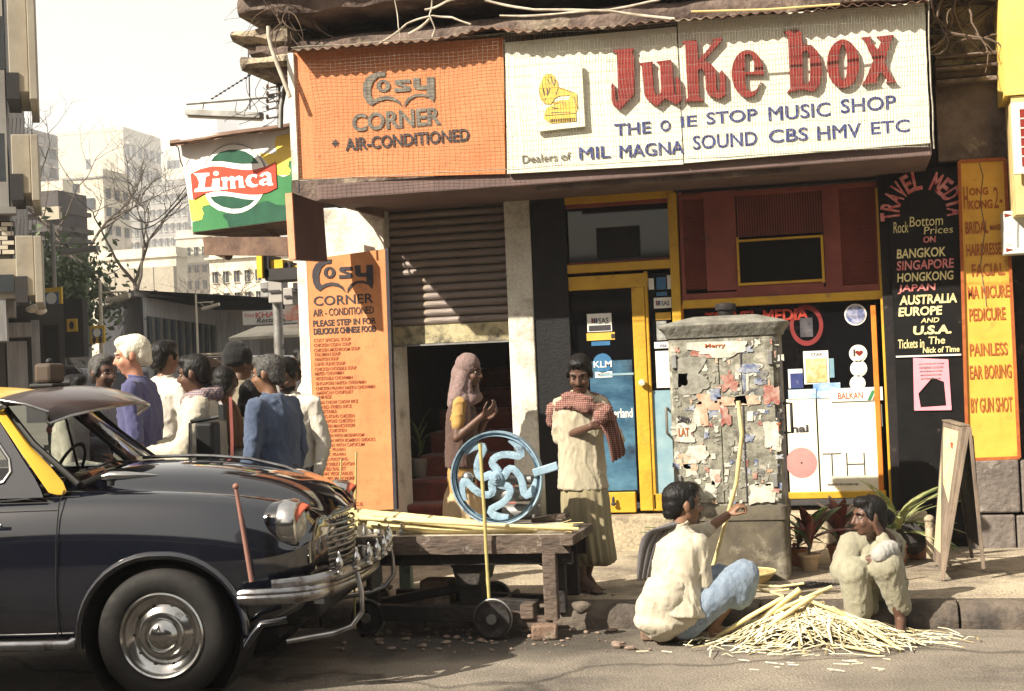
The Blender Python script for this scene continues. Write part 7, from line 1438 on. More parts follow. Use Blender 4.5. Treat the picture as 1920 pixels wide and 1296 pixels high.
# ================================================================ sugarcane cart
M_cw = mat('grimy_cart_timber', (.13,.095,.075), (.055,.042,.036), .9, 9, bump=1.5, bscale=45, stretch=(.4,1,1), dirt=(.34,.29,.24), dirt_amt=.25, dscale=9)
M_cwd = mat('black_greasy_timber', (.03,.025,.024), (.015,.013,.013), .7, 9, bump=1.2, dirt=(.09,.075,.065), dirt_amt=.2, dscale=6)
M_cwl = mat('scratched_zinc_top', (.55,.50,.42), (.32,.28,.23), .6, 14, bump=1, dirt=(.10,.08,.07), dirt_amt=.45, dscale=11)
M_teal = mat('worn_green_post', (.25,.32,.27), (.12,.17,.14), .8, 9, dirt=(.05,.04,.04), dirt_amt=.3, dscale=9)
M_bwheel = mat('pale_blue_wheel_paint', (.28,.40,.50), (.20,.30,.39), .45, 12, bump=.5, dirt=(.03,.03,.035), dirt_amt=.38, dscale=16)
M_cane = mat('peeled_cane', (.72,.61,.33), (.58,.47,.21), .55, 8, stretch=(.3,1,1)); M_cane2 = mat('green_yellow_cane', (.50,.42,.17), (.36,.30,.12), .5, 10)
M_brick = mat('rough_brick', (.22,.14,.10), (.13,.09,.07), .95, 8, bump=2, dirt=(.40,.34,.26), dirt_amt=.3, dscale=7)
CYD = 8.18                        # plane of the cart's front edge
def QK(px, py, dy=0.0): return PY(px, py, CYD+dy)
ct = thing('sugarcane_cart', 'low grimy wooden sugarcane juice cart with a zinc top at the kerb', 'cart', (QK(890, 1100).x, CYD+.3, 0))
zt = QK(890, 1008).z; xl, xr = QK(672, 1000).x, QK(1062, 1010).x
mb = MB(); mb.box(xl, xr, CYD, CYD+.60, zt-.005, zt+.006); part('zinc_top', mb, M_cwl, ct, bevel=.002)
random.seed(31)
for i in range(6):
    y0 = CYD+.003+i*.0995; mb = MB(); mb.box(xl-random.uniform(0,.02), xr+random.uniform(0,.03), y0, y0+.094, zt-.038, zt-.006); part('plank', mb, M_cw, ct, bevel=.004)
rs = []
for xx in np.linspace(xl-.02, xr+.02, 40):
    q = lambda k: .006*NZ.noise(V((xx*9, k*2.3, 4))); rs.append([(xx, CYD+.0, zt-.10+q(1)), (xx, CYD-.025+q(2), zt-.095+q(3)), (xx, CYD-.028+q(4), zt-.03), (xx, CYD-.02+q(5), zt+.012+q(6)), (xx, CYD+.0, zt+.012)])
mb = MB(); mb.loft(rs, True); part('front_rail', mb, M_cw, ct, sm=50)
mb = MB(); a, b = QK(1052, 1022, -.03), QK(1100, 1014, .35); mb.obox(((a.x+b.x)/2, CYD+.25, zt-.02), ((b.x-a.x)/2, 0, 0), (0, .32, 0), (0, 0, .028)); part('end_board', mb, M_cw, ct, bevel=.006)
mb = MB(); mb.box(xl+.1, xr+.02, CYD+.04, CYD+.09, zt-.17, zt-.10); mb.box(xl+.1, xr+.02, CYD+.5, CYD+.55, zt-.17, zt-.045); part('under_rail', mb, M_cwd, ct, bevel=.004)
def leg(px, dy, zb, w_, m, zt_=None):
    x = QK(px, 1100, dy).x; mb = MB(); mb.box(x-w_, x+w_, CYD+dy-.03, CYD+dy+.04, zb, zt_ or zt-.04); return part('leg', mb, m, ct, bevel=.005)
leg(1033, -.0, .10, .040, M_cw, zt-.095); leg(1074, .52, .16, .040, M_cwd); leg(762, .62, .15, .038, M_teal); leg(700, .0, .10, .035, M_cwd); leg(1052, .25, .10, .03, M_cwd)
# central press pedestal
mb = MB(); a, b = QK(862, 1050, .2).x, QK(903, 1050, .2).x; mb.box(a, b, CYD+.15, CYD+.4, .12, zt-.17); part('pedestal', mb, M_cwd, ct, bevel=.01)
mb = MB(); mb.prism([(a-.09, zt-.1), (b+.10, zt-.1), (b+.02, zt-.22), (b, zt-.30), (a, zt-.30), (a-.02, zt-.2)], a=CYD+.1, b=CYD+.45); part('pedestal_head', mb, M_cwd, ct, bevel=.006)
mb = MB(); p = QK(1000, 1045, .12); mb.prism([(xr-.30, zt-.10), (xr-.03, zt-.10), (xr-.03, zt-.34), (xr-.10, zt-.30), (xr-.13, zt-.20), (xr-.22, zt-.16)], a=CYD+.06, b=CYD+.10); part('brace', mb, M_cwd, ct, bevel=.004)
# low chassis
for (x0, y0, x1, y1, dy, w_, m_) in ((700, 1148, 900, 1152, .0, .06, M_cwd), (950, 1158, 1035, 1168, .02, .05, M_cw), (745, 1115, 1040, 1128, .45, .05, M_cwd), (690, 1135, 880, 1098, .25, .035, M_cwd), (905, 1132, 1010, 1138, .2, .05, M_cwd)):
    a, b = QK(x0, y0, dy), QK(x1, y1, dy); mb = MB(); mb.bar(a, b, .07, w_*1.6, (0,0,1)); part('chassis_beam', mb, m_, ct, bevel=.006)
mb = MB(); a = QK(925, 1165, -.03); mb.tube([(a.x, CYD-.05, .17), (a.x, CYD+.6, .17)], .018, 8); part('axle', mb, M_cwd, ct, sm=50)
def cartwheel(px, dy, r=.105):
    x = QK(px, 1165, dy).x; mb = MB(); mb.lathe([(.02, -.03), (r*.6, -.022), (r*.86, -.02), (r, -.03), (r+.006, -.02), (r+.006, .02), (r, .03), (r*.86, .02), (r*.6, .022), (.02, .03)], (x, CYD+dy, r+.02), (0,1,0), 30); w_ = part('wheel', mb, M_cwd, ct, sm=40)
    mb = MB(); mb.lathe([(r+.0065, -.012), (r+.011, -.010), (r+.011, .010), (r+.0065, .012)], (x, CYD+dy, r+.02), (0,1,0), 30, cap=False); part('iron_tyre', mb, M_steel, w_, sm=40)
    mb = MB(); mb.lathe([(.03, -.05), (.028, -.02), (.028, .02), (.03, .05)], (x, CYD+dy, r+.02), (0,1,0), 14); part('hub', mb, M_steel, w_, sm=40)
cartwheel(925, -.09); cartwheel(690, -.02, .10); cartwheel(930, .6); cartwheel(705, .6, .10)
for (r, dy, m_) in (((975, 1133, 1000, 1162), -.04, M_cw),):
    x0, x1, z0, z1 = rect(*r, CYD+dy); mb = MB(); mb.box(x0, x1, CYD+dy, CYD+dy+.12, z0, z1); part('chock_block', mb, m_, ct, bevel=.008)
# bricks, stones and clods propping the cart and lying in the gutter
def stone(label, px, py, r, z=0, seed=0, m=None, name='brick', cat='brick', dims=(1, .7, .6), grp=None):
    c = PZ(px, py, z); mb = MB(); mb.ell((c.x, c.y, z+r*dims[2]*.93), (r*dims[0], r*dims[1], r*dims[2]), None, 14, 9)
    mb.v = [tuple(V(v) + V((NZ.noise(V(v)*14+V((seed,0,0))), NZ.noise(V(v)*14+V((0,seed,9))), NZ.noise(V(v)*14+V((5,0,seed)))))*r*.28) for v in mb.v]
    zz = min(v[2] for v in mb.v); mb.v = [(v[0], v[1], v[2]-zz+z-.003) for v in mb.v]; return single(name, mb, m or M_brick, label, cat, group=grp, sm=40)
def brickat(label, px, py, dx, dy_, h, rz, z=0, m=None):
    c = PZ(px, py, z); mb = MB(); mb.box(-dx, dx, -dy_, dy_, 0, h); o = single('brick', mb, m or M_brick, label, 'brick', bevel=.012, origin=(0,0,0)); o.location = (c.x, c.y, z+.001); o.rotation_euler = (0, 0, rz); return o
brickat('pale brick under the right front leg of the cart', 1022, 1198, .075, .05, .085, .15)
brickat('brick carrying the seated man in the white kurta', 1240, 1198, .115, .06, .06, .1); brickat('second brick beside the one the man sits on', 1300, 1200, .10, .06, .058, -.05)
stone('rounded stone beside the far right leg of the cart', 1092, 1150, .06, .14, 3, M_kerb, 'stone', 'stone'); stone('pale stone at the left end of the cart', 722, 1112, .055, .14, 5, M_kerb, 'stone', 'stone')
b4 = PZ(818, 1135, .14); mb = MB(); mb.box(b4.x-.09, b4.x+.10, b4.y-.05, b4.y+.12, .139, .30); single('brick', mb, M_brick, 'tall brick block standing behind the cart chassis', 'brick', bevel=.015)
random.seed(77); lit = MB()
for i in range(420):
    px = random.gauss(860, 150); py = random.uniform(1150, 1225) if i % 3 else random.uniform(1112, 1150); z = .0 if py > 1178 else (.0 if py > 1150 else .142)
    c = PZ(px, py, z); s = abs(random.gauss(0, .010))+.003
    if c.y > KY-.02 and z == 0: continue
    if c.y < KY+.22 and z > 0: continue
    lit.ell((c.x, c.y, z+s*.4), (s*random.uniform(.8, 2), s, s*.6), Matrix.Rotation(random.uniform(0, 3), 3, 'Z'), 6, 4)
single('gutter_rubble', lit, mat('rubble', (.30,.22,.17), (.15,.11,.09), .95, 20), 'loose stones and crumbled debris in the gutter around the cart', 'rubble', kind='stuff')
# ---- big pale blue flywheel with S spokes
WYP = CYD+.22
wh_c = PY(932, 896, WYP); R_ = .285
fw = thing('flywheel', 'pale blue cast iron flywheel with curved S-shaped spokes standing on the sugarcane press', 'wheel', wh_c)
mb = MB(); mb.lathe([(R_*.895, -.030), (R_*.90, -.020), (R_*.93, -.012), (R_*.95, -.022), (R_*.97, -.036), (R_, -.038), (R_*1.005, 0), (R_, .038), (R_*.97, .036), (R_*.93, .014), (R_*.895, .030), (R_*.89, 0)], wh_c, (0,1,0), 64, cap=False); part('rim', mb, M_bwheel, fw, sm=35)
mb = MB(); mb.lathe([(R_*.952, -.0235), (R_*.967, -.0345)], wh_c, (0,1,0), 64, cap=False); part('rim_groove', mb, M_ink, fw, sm=35)
for k in range(5):
    a0 = 2*pi*k/5+1.25; P = []
    for i in range(15):
        t = i/14; r = .035+(R_*.90-.035)*t; a = a0 + .62*sin(t*2*pi*.98)*(1-.15*t); P.append(wh_c + V((cos(a)*r, 0, sin(a)*r)))
    mb = MB(); rr = []
    for i, p in enumerate(P):
        d = (P[min(i+1, 14)]-P[max(i-1, 0)]).normalized(); n_ = V((-d.z, 0, d.x)); w_ = .021+.004*abs(2*i/14-1)
        rr.append([p+n_*w_+V((0,-.010,0)), p+V((0,-.015,0)), p-n_*w_+V((0,-.010,0)), p-n_*w_+V((0,.010,0)), p+n_*w_+V((0,.010,0))])
    mb.loft(rr, True); part('spoke', mb, M_bwheel, fw, sm=40)
mb = MB(); mb.lathe([(.001, -.055), (.012, -.055), (.014, -.045), (.024, -.044), (.027, -.030), (.040, -.028), (.046, -.016), (.046, .03), (.001, .03)], wh_c, (0,1,0), 28); part('hub', mb, M_bwheel, fw, sm=35)
mb = MB(); mb.tube([wh_c+V((0,0,0)), wh_c+V((0,.28,0))], .016, 10); part('shaft', mb, M_cwd, fw, sm=50)
pa, pb = PY(1012, 884, WYP-.03), PY(1046, 873, WYP-.03); mb = MB(); mb.bar(pa-V((.04,0,.01)), pb, .05, .022, (0,1,0)); part('crank_handle', mb, M_bwheel, fw, bevel=.006)
# press frame behind the wheel
pf = thing('cane_press', 'dark oily cane crushing press with rollers behind the blue flywheel', 'press', (wh_c.x, WYP+.25, zt))
for dx in (-.12, .20): mb = MB(); mb.box(wh_c.x+dx-.03, wh_c.x+dx+.03, WYP+.16, WYP+.32, zt+.006, zt+.34); part('side_frame', mb, M_cwd if dx < 0 else M_steel, pf, bevel=.012)
for z, r in ((.10, .05), (.21, .045), (.30, .03)): mb = MB(); mb.tube([(wh_c.x-.09, WYP+.24, zt+z), (wh_c.x+.17, WYP+.24, zt+z)], r, 16); part('roller', mb, M_steel, pf, sm=50)
mb = MB(); mb.lathe([(.02, -.02), (.034, -.02), (.036, 0), (.034, .02)], PY(930, 957, WYP+.06), (0,1,0), 18); part('gear', mb, M_cwd, pf, sm=40)
mb = MB(); c = PY(878, 898, WYP+.16); mb.ell(c, (.045, .04, .05)); part('steel_bowl', mb, mat('bright_steel', (.5,.5,.48), rough=.25, metal=1.0), pf, sm=60)
mb = MB(); c = PY(925, 984, CYD+.2); mb.box(c.x-.13, c.x+.42, CYD+.18, CYD+.42, zt+.007, zt+.05); part('base_block', mb, M_cwl, pf, bevel=.008)
mb = MB(); a, b = PY(1000, 975, CYD+.35), PY(1064, 966, CYD+.35); mb.bar(a, b, .12, .03); part('side_tray', mb, M_cw, pf, bevel=.004)
# canes lying on the cart
random.seed(12); 
CN = [((668, 961), (800, 972), (930, 985), (1040, 992), .026), ((672, 975), (800, 984), (930, 996), (1050, 1000), .028), ((668, 968), (810, 981), (900, 990), (1065, 988), .022), ((690, 984), (820, 996), (900, 1000), (1000, 996), .024), ((700, 966), (800, 975), (960, 990), (1075, 986), .016), ((675, 972), (790, 978), (1000, 988), (1085, 992), .015)]
wordn = ['topmost thick', 'lowest thick', 'second thick', 'shorter front', 'thin upper', 'thin long']
for i, c_ in enumerate(CN):
    mb = MB(); P = [QK(*q, .06+.045*(5-i)) for q in c_[:4]]; Q = []
    for k in range(3):
        for j in range(6): t = j/6; Q.append(P[k].lerp(P[k+1], t))
    Q.append(P[3]); mb.tube(Q, [c_[4]*(.95+.12*(k % 4 == 0)) * (1-.25*k/18) for k in range(len(Q))], 9)
    single('sugarcane', mb, M_cane, wordn[i]+' peeled sugarcane lying along the cart top', 'sugarcane', group='canes lying on the cart', sm=60)
mb = MB()
for i in range(16):
    a = QK(random.uniform(1000, 1040), random.uniform(988, 998), .1); b = a+V((random.uniform(.08,.22), random.uniform(-.05,.1), random.uniform(-.02,.05))); mb.tube([a, a.lerp(b,.5)+V((0,0,.01)), b], .0025, 4)
single('cane_fibres', mb, M_cane, 'frayed cane fibres at the right end of the bundle', 'cane fibres', kind='stuff')
def upright(label, pts, Yp, r, m):
    mb = MB(); P = [PY(*q, Yp) for q in pts]; L = (P[-1]-P[0]).length; Q = []
    for k in range(len(P)-1):
        for j in range(8): Q.append(P[k].lerp(P[k+1], j/8))
    Q.append(P[-1]); mb.tube(Q, [r*(1.18 if k % 5 == 0 else 1) for k in range(len(Q))], 8); return single('sugarcane', mb, m, label, 'sugarcane', sm=60)
upright('upright yellow sugarcane leaning in front of the blue flywheel', ((900, 832), (908, 960), (912, 1040), (918, 1138)), CYD-.07, .0105, M_cane2)
upright('thin upright cane between the taxi grille and the menu board', ((668, 848), (666, 960), (664, 1060), (666, 1180)), CYD-.10, .007, M_cane2)
upright('short thin cane beside the far headlamp of the taxi', ((640, 860), (636, 930)), CYD-.02, .005, M_cane2)
# knobs, tumblers on the cart's left end
for i, (px, py, dy) in enumerate(((744, 962, .35), (752, 962, .40), (760, 961, .34))): c = QK(px, py, dy); mb = MB(); mb.lathe([(.013, 0), (.017, .05), (.015, .052), (.012, .004)], (c.x, c.y, zt+.006), (0,0,1), 12); single('tumbler', mb, mat('tumbler_glass', (.22,.32,.32), rough=.1, spec=.7), ['left', 'middle', 'right'][i]+'most of three small glass tumblers on the cart', 'tumbler', group='tumblers on the cart', sm=50)
c = QK(776, 957, .38); mb = MB(); mb.lathe([(.022, 0), (.024, .06), (.022, .062), (.019, .004)], (c.x, c.y, zt+.006), (0,0,1), 8); single('glass_mug', mb, mat('mug_glass', (.45,.42,.38), rough=.1, spec=.7), 'faceted glass mug right of the three tumblers', 'mug')
for i in range(7):
    c = QK(668+i*14, 975, .12+.03*(i % 3)); mb = MB(); mb.lathe([(.012, 0), (.014, .03), (.006, .045), (.006, .06), (.009, .07), (.002, .075)], (c.x, c.y, zt+.006), (0,0,1), 10); single('bottle_stopper', mb, M_steel, 'small dark metal knob on the left end of the cart top', 'knob', group='metal knobs on the cart end', sm=50)
# ================================================================ feeder cabinet with torn posters
M_cab = mat('cabinet_grime', (.30,.29,.235), (.085,.08,.065), .85, 12, bump=.5, bscale=60, dirt=(.52,.49,.42), dirt_amt=.38, dscale=9, detail=12)
M_cabs = mat('cabinet_plain', (.13,.112,.08), (.07,.06,.048), .85, 6, bump=.5, dirt=(.36,.32,.25), dirt_amt=.3, dscale=4)
M_cabtop = mat('cabinet_lid_dust', (.24,.23,.20), (.12,.115,.10), .9, 9, bump=1)
KA = PZ(1275, 1088, .14); KB = PZ(1478, 1102, .14); KYf = (KA.y+KB.y)/2+.10
def QF(px, py, dy=0.0): return PY(px, py, KYf+dy)
fc = thing('feeder_cabinet', 'tall grimy electric feeder cabinet plastered with torn posters on the pavement', 'cabinet', ((QF(1370, 1000).x), KYf+.25, .14))
xl, xr = QF(1254, 800).x, QF(1470, 800).x; z_cap, z_b1, z_b2 = QF(1360, 622).z, QF(1380, 948).z, QF(1380, 976).z; Dp = .50; cr = .05
def rrect(x0, x1, y0, y1, r, z, n=5):
    P = []
    for cx, cy, a0 in ((x1-r, y0+r, -pi/2), (x1-r, y1-r, 0), (x0+r, y1-r, pi/2), (x0+r, y0+r, pi)):
        P += [(cx+r*cos(a0+pi/2*k/n), cy+r*sin(a0+pi/2*k/n), z) for k in range(n+1)]
    return P
mb = MB(); mb.loft([rrect(xl+.012, xr-.012, KYf+.012, KYf+Dp, cr, z_b1), rrect(xl+.012, xr-.012, KYf+.012, KYf+Dp, cr, z_cap)], True); part('body', mb, M_cab, fc, sm=40)
mb = MB(); mb.loft([rrect(xl+.002, xr+.0, KYf-.0, KYf+Dp+.01, cr, z) for z in (z_b2, z_b1-.012)] + [rrect(xl+.01, xr-.01, KYf+.01, KYf+Dp, cr, z_b1)], True); part('collar', mb, M_cabs, fc, sm=40)
mb = MB(); mb.loft([rrect(xl+.014, xr-.006, KYf+.012, KYf+Dp, cr, .13), rrect(xl+.010, xr-.010, KYf+.010, KYf+Dp, cr, z_b2)], True); part('base', mb, M_cabs, fc, sm=40)
for i in range(2):
    dx0, dx1 = (xl+.035, (xl+xr)/2-.03) if i == 0 else ((xl+xr)/2-.025, xr-.05)
    mb = MB(); mb.box(dx0, dx1, KYf+.0, KYf+.0115, z_b1+.02, z_cap-.06); d_ = part('door', mb, M_cab, fc, bevel=.004)
    for z in (z_b1+.16, z_cap-.18): mb = MB(); hx = dx0+.005 if i == 0 else dx1-.035; mb.box(hx, hx+.03, KYf-.018, KYf-.001, z-.045, z+.045); part('hinge', mb, M_steel, d_, bevel=.004)
mb = MB(); hx = QF(1478, 785).x; mb.tube([(xr-.02, KYf+.06, QF(1470, 757).z), (hx+.02, KYf+.03, QF(1470, 757).z), (hx+.02, KYf+.03, QF(1470, 812).z), (xr-.02, KYf+.06, QF(1470, 812).z)], .011, 8); part('handle', mb, M_rubber, fc, sm=50)
mb = MB(); cx = (xl+xr)/2; e = .045
def capring(k, z, f=0): return rrect(xl-e*k+f, xr+e*k-f, KYf-e*k+f, KYf+Dp+e*k-f, cr+.01, z)
zc0 = QF(1360, 608).z; mb.loft([capring(0, z_cap-.03), capring(.25, z_cap), capring(1, zc0-.01), capring(1.05, zc0+.003), capring(.8, zc0+.012), capring(-2, zc0+.045), capring(-3.6, zc0+.062)], True); part('lid', mb, M_cabtop, fc, sm=35)
c = QF(1359, 575, .2); mb = MB(); mb.lathe([(.05, -.06), (.055, -.02), (.068, -.018), (.070, .01), (.066, .022), (.03, .028), (.001, .03)], (c.x, KYf+.25, zc0+.12), (0,0,1), 20); part('vent_cap', mb, M_cwd, fc, sm=40)
random.seed(88)
def scrap(px0, py0, px1, py1, m, jag=.25, off=0.003, n=22, seed=0):   # torn rectangle of paper
    x0, x1, z0, z1 = rect(px0, py0, px1, py1, KYf-off); cx, cz, rx, rz = (x0+x1)/2, (z0+z1)/2, (x1-x0)/2, (z1-z0)/2; pts = []; sd_ = random.uniform(0, 90); rot = random.uniform(-.12, .12); n = 34 if rx > .05 else 16
    for k in range(n):
        a = 2*pi*k/n; f = 1/max(abs(cos(a)), abs(sin(a))); q = NZ.noise(V((cos(a)*1.3+sd_, sin(a)*1.3, sd_))); r = f*(1-jag*max(0, q*2.2) - random.uniform(0, .06)); ca, sa = cos(a)*r, sin(a)*r
        pts.append((cx+rx*(ca*cos(rot)-sa*sin(rot)), cz+rz*(sa*cos(rot)+ca*sin(rot))))
    me = curveshape([pts])
    for v in me.vertices: v.co = V((v.co.x, KYf-off-(.0012 if v.co.z > 0 else 0), v.co.y))
    me.transform(INV[fc.name]); return part('torn_poster', me, m, fc)
Pm = dict(w=mat('weathered_poster_paper', (.62,.60,.53), (.40,.38,.32), .9, 16, dirt=(.2,.19,.16), dirt_amt=.35, dscale=14), r=mat('poster_red_print', (.26,.07,.055), (.42,.30,.25), .85, 22), b=mat('poster_blue_print', (.06,.09,.20), (.36,.37,.40), .85, 22), o=mat('poster_orange_print', (.42,.23,.15), (.52,.42,.32), .85, 18), k=mat('poster_black_print', (.03,.03,.035), (.25,.24,.22), .85, 18), g=mat('paste_grey', (.32,.31,.27), (.16,.155,.13), .9, 18))
for a in ((1285, 640, 1400, 672, 'w'), (1290, 655, 1345, 672, 'r'), (1322, 643, 1362, 652, 'r'), (1398, 648, 1412, 662, 'b'), (1270, 668, 1330, 740, 'g'), (1378, 682, 1430, 705, 'w'), (1384, 682, 1428, 700, 'b'), (1352, 700, 1385, 735, 'r'), (1388, 688, 1404, 735, 'w'), (1392, 700, 1398, 733, 'b'),
          (1395, 728, 1452, 745, 'k'), (1418, 692, 1440, 712, 'k'), (1412, 708, 1432, 722, 'b'), (1345, 742, 1425, 760, 'o'), (1305, 738, 1350, 770, 'o'), (1330, 728, 1352, 752, 'b'), (1300, 760, 1330, 800, 'w'), (1325, 758, 1356, 786, 'b'), (1312, 762, 1328, 800, 'o'), (1265, 790, 1305, 830, 'w'), (1268, 798, 1300, 822, 'r'),
          (1285, 835, 1330, 870, 'w'), (1292, 840, 1318, 856, 'r'), (1262, 850, 1310, 880, 'o'), (1282, 868, 1310, 895, 'w'), (1430, 790, 1462, 840, 'w'), (1438, 795, 1452, 806, 'r'), (1448, 812, 1466, 845, 'w'), (1330, 880, 1352, 915, 'w'), (1338, 888, 1352, 905, 'r'), (1395, 815, 1415, 830, 'b'), (1402, 905, 1455, 948, 'w'), (1410, 885, 1420, 898, 'r'),
          (1350, 760, 1372, 800, 'r'), (1262, 700, 1290, 730, 'g'), (1375, 740, 1400, 760, 'g'), (1430, 722, 1462, 760, 'r'), (1318, 900, 1345, 935, 'w'), (1400, 770, 1412, 790, 'w'), (1270, 905, 1300, 940, 'g')):
    scrap(*a[:4], Pm[a[4]], .42, .0015+random.choice((.0016, .003, .0045, .006)))
for i in range(260):
    px, py = random.uniform(1262, 1464), random.uniform(640, 944); w_ = random.uniform(3, 15); h_ = random.uniform(3, 14); scrap(px-w_/2, py-h_/2, px+w_/2, py+h_/2, Pm[random.choice('wwwwwggggkrobb')], .6, .0017+.0004*(i % 9), 11)
for s, r, m_ in (('Slim', (1270, 779, 1292, 791), M_ink), ('JC', (1455, 772, 1470, 790), M_ink), ('T', (1456, 793, 1464, 808), M_hktxt), ('Merry', (1322, 644, 1360, 654), M_hktxt), ('LAT', (1272, 802, 1292, 818), M_hktxt)): ptext(s, *r, KYf-.010, m_, fc, bold=.02)
for (p, q_) in (((1388, 500+150), (1392, 940)), ((1462, 650), (1466, 930))):
    a, b = QF(*p, -.004), QF(*q_, -.004); mb = MB(); mb.box(a.x-.004, a.x+.004, KYf-.006, KYf+.002, b.z, a.z); part('door_gap', mb, M_ink, fc)
# cane held upright by the seated man
mb = MB(); P = [PY(1384, 752, 8.30), PY(1391, 815, 8.31), PY(1381, 905, 8.36), PY(1364, 968, 8.42), PY(1338, 1060, 8.48), PY(1330, 1082, 8.50)]
Q = []
for k in range(5):
    for j in range(5): Q.append(P[k].lerp(P[k+1], j/5))
Q.append(P[-1]); mb.tube(Q, [.012*(1.15 if k % 4 == 0 else 1) for k in range(len(Q))], 8); single('sugarcane', mb, M_cane, 'crooked peeled sugarcane held upright by the seated man', 'sugarcane', sm=60)
# ================================================================ heap of split canes
HC = PZ(1510, 1195, 0); HC.y = KY-.30
random.seed(41)
def hh(x, y): return max(0, .17*math.exp(-(((x-HC.x-.02)/.30)**2+((y-HC.y)/.20)**2)))
M_straw = mat('split_cane_peel', (.80,.74,.54), (.60,.52,.33), .7, 6); M_straw2 = mat('shaded_cane_peel', (.42,.34,.17), (.25,.2,.1), .8, 6)  # second peel material is a darkened copy, shade put into its colour
for m_, n_, nm in ((M_straw, 1700, 'split cane peelings heaped on the road between the two squatting people'), (M_straw2, 650, 'peelings coloured darker to stand for shade within the cane heap')):
    mb = MB()
    for i in range(n_):
        rad = abs(random.gauss(0, .5)); th = random.uniform(0, 2*pi); x = HC.x+.03+rad*.60*cos(th); y = HC.y+rad*.34*sin(th)
        if y > KY-.05: y = KY-.05-random.random()*.2
        if random.random() < .12: x += random.uniform(-.15, .15)
        L = random.uniform(.05, .24)*(1 if m_ is M_straw else .8); a = random.gauss(0, .75) + (pi/5 if x < HC.x else -pi/6); d = V((cos(a), sin(a)*.7, 0)).normalized()
        p = V((x, y, 0))-d*L/2; q = V((x, y, 0))+d*L/2; e = random.uniform(.002, .03)*(1.0 if rad < .7 else .15); p.z = hh(p.x, p.y)+e+random.uniform(0,.02); q.z = hh(q.x, q.y)+e+random.uniform(0,.02)
        w_ = random.uniform(.0022, .0075); sd_ = d.cross(V((0,0,1)))*w_; md = p.lerp(q, .5)+V((0,0,random.uniform(0,.018)))+sd_*random.uniform(-2,2); u = V((0,0,.0025))
        mb.loft([[p+sd_, p+u, p-sd_], [md+sd_*1.1, md+u, md-sd_*1.1], [q+sd_*.6, q+u, q-sd_*.6]], True)
    single('cane_peelings', mb, m_, nm, 'cane peelings', kind='stuff')
sticks = [((1390, 1195), (1500, 1105), .016), ((1400, 1205), (1540, 1108), .013), ((1340, 1198), (1470, 1120), .012), ((1560, 1140), (1640, 1190), .012), ((1500, 1120), (1595, 1160), .010), ((1450, 1150), (1560, 1100), .009), ((1600, 1165), (1690, 1220), .009), ((1470, 1215), (1400, 1190), .008), ((1560, 1210), (1650, 1225), .008)]
for i, (a, b, r) in enumerate(sticks):
    def onheap(px, py):
        p = PY(px, py, HC.y-.05 if py < 1185 else PZ(px, py, .01).y); p.z = max(p.z, .012); return p
    p, q_ = onheap(*a), onheap(*b); mb = MB(); mb.tube([p.lerp(q_, t)+V((0,-.03*sin(pi*t),.01*sin(pi*t))) for t in np.linspace(0, 1, 7)], [r*(1.1 if k % 3 == 0 else 1) for k in range(7)], 8)
    single('cane_piece', mb, M_cane, ['thickest upper cane piece rising along the left side of the heap', 'long cane piece rising to the top of the heap', 'cane piece at the far left slope of the heap', 'cane piece sloping down to the right below the squatting woman', 'cane piece crossing the top of the heap', 'cane piece pointing up behind the top of the heap', 'cane piece at the far right slope of the heap', 'short cane piece low at the front left of the heap', 'short cane piece low at the front right of the heap'][i], 'cane piece', group='cane pieces in the heap', sm=60)
for i, (a, b, r, z) in enumerate((((1418, 1098), (1508, 1094), .008, .22), ((1395, 1090), (1470, 1118), .007, .23), ((1400, 1108), (1480, 1105), .006, .20))):
    p, q_ = PY(*a, KY+.12), PY(*b, KY+.05); mb = MB(); mb.tube([p, p.lerp(q_, .5)-V((0,0,.012)), q_], r, 7); single('cane_strip', mb, M_cane, ['upper cane strip bridging the kerb behind the knees', 'sloping cane strip reaching into the heap', 'lower thin strip by the basket'][i], 'cane strip', sm=60)
bk = thing('basket', 'shallow woven basket half hidden behind the seated man and the cabinet', 'basket', PZ(1405, 1092, .16))
c = bk.location.copy(); mb = MB(); mb.lathe([(.10, 0), (.15, .05), (.17, .075), (.165, .08), (.14, .05), (.09, .01)], (c.x, c.y, .150), (0,0,1), 30); part('bowl', mb, mat('woven_straw', (.50,.38,.18), (.3,.22,.1), .9, 40, stretch=(1,1,3), bump=1.5), bk, sm=50)
mb = MB(); mb.tube([(c.x+.17*cos(a), c.y+.17*sin(a), .228) for a in np.linspace(0, 2*pi, 31)], .007, 6, False); part('rim', mb, M_cane, bk, sm=60)
for i in range(9):
    p = PZ(1438+i*7, 1098+i*1.2, .17); q_ = p+V((.28, -.04+.012*i, .03)); mb = MB(); mb.tube([p, q_], .003, 4); single('thin_twig', mb, M_cwd, 'dark thin twig lying on the pavement behind the heap', 'twig', group='dark twigs by the basket')
# scattered bits on the road
mb = MB(); random.seed(9)
for i in range(45):
    p = PZ(random.gauss(1500, 130), random.uniform(1205, 1262), 0); a = random.uniform(-.6, .6); L = random.uniform(.02, .10); d = V((cos(a), sin(a), 0)); s_ = d.cross(V((0,0,1)))*.0025
    mb.loft([[p+s_+V((0,0,.012)), p+V((0,0,.015)), p-s_+V((0,0,.012))], [p+d*L+s_+V((0,0,.012)), p+d*L+V((0,0,.015)), p+d*L-s_+V((0,0,.012))]], True)
single('stray_peelings', mb, M_straw, 'stray cane slivers scattered on the road in front of the heap', 'cane peelings', kind='stuff')
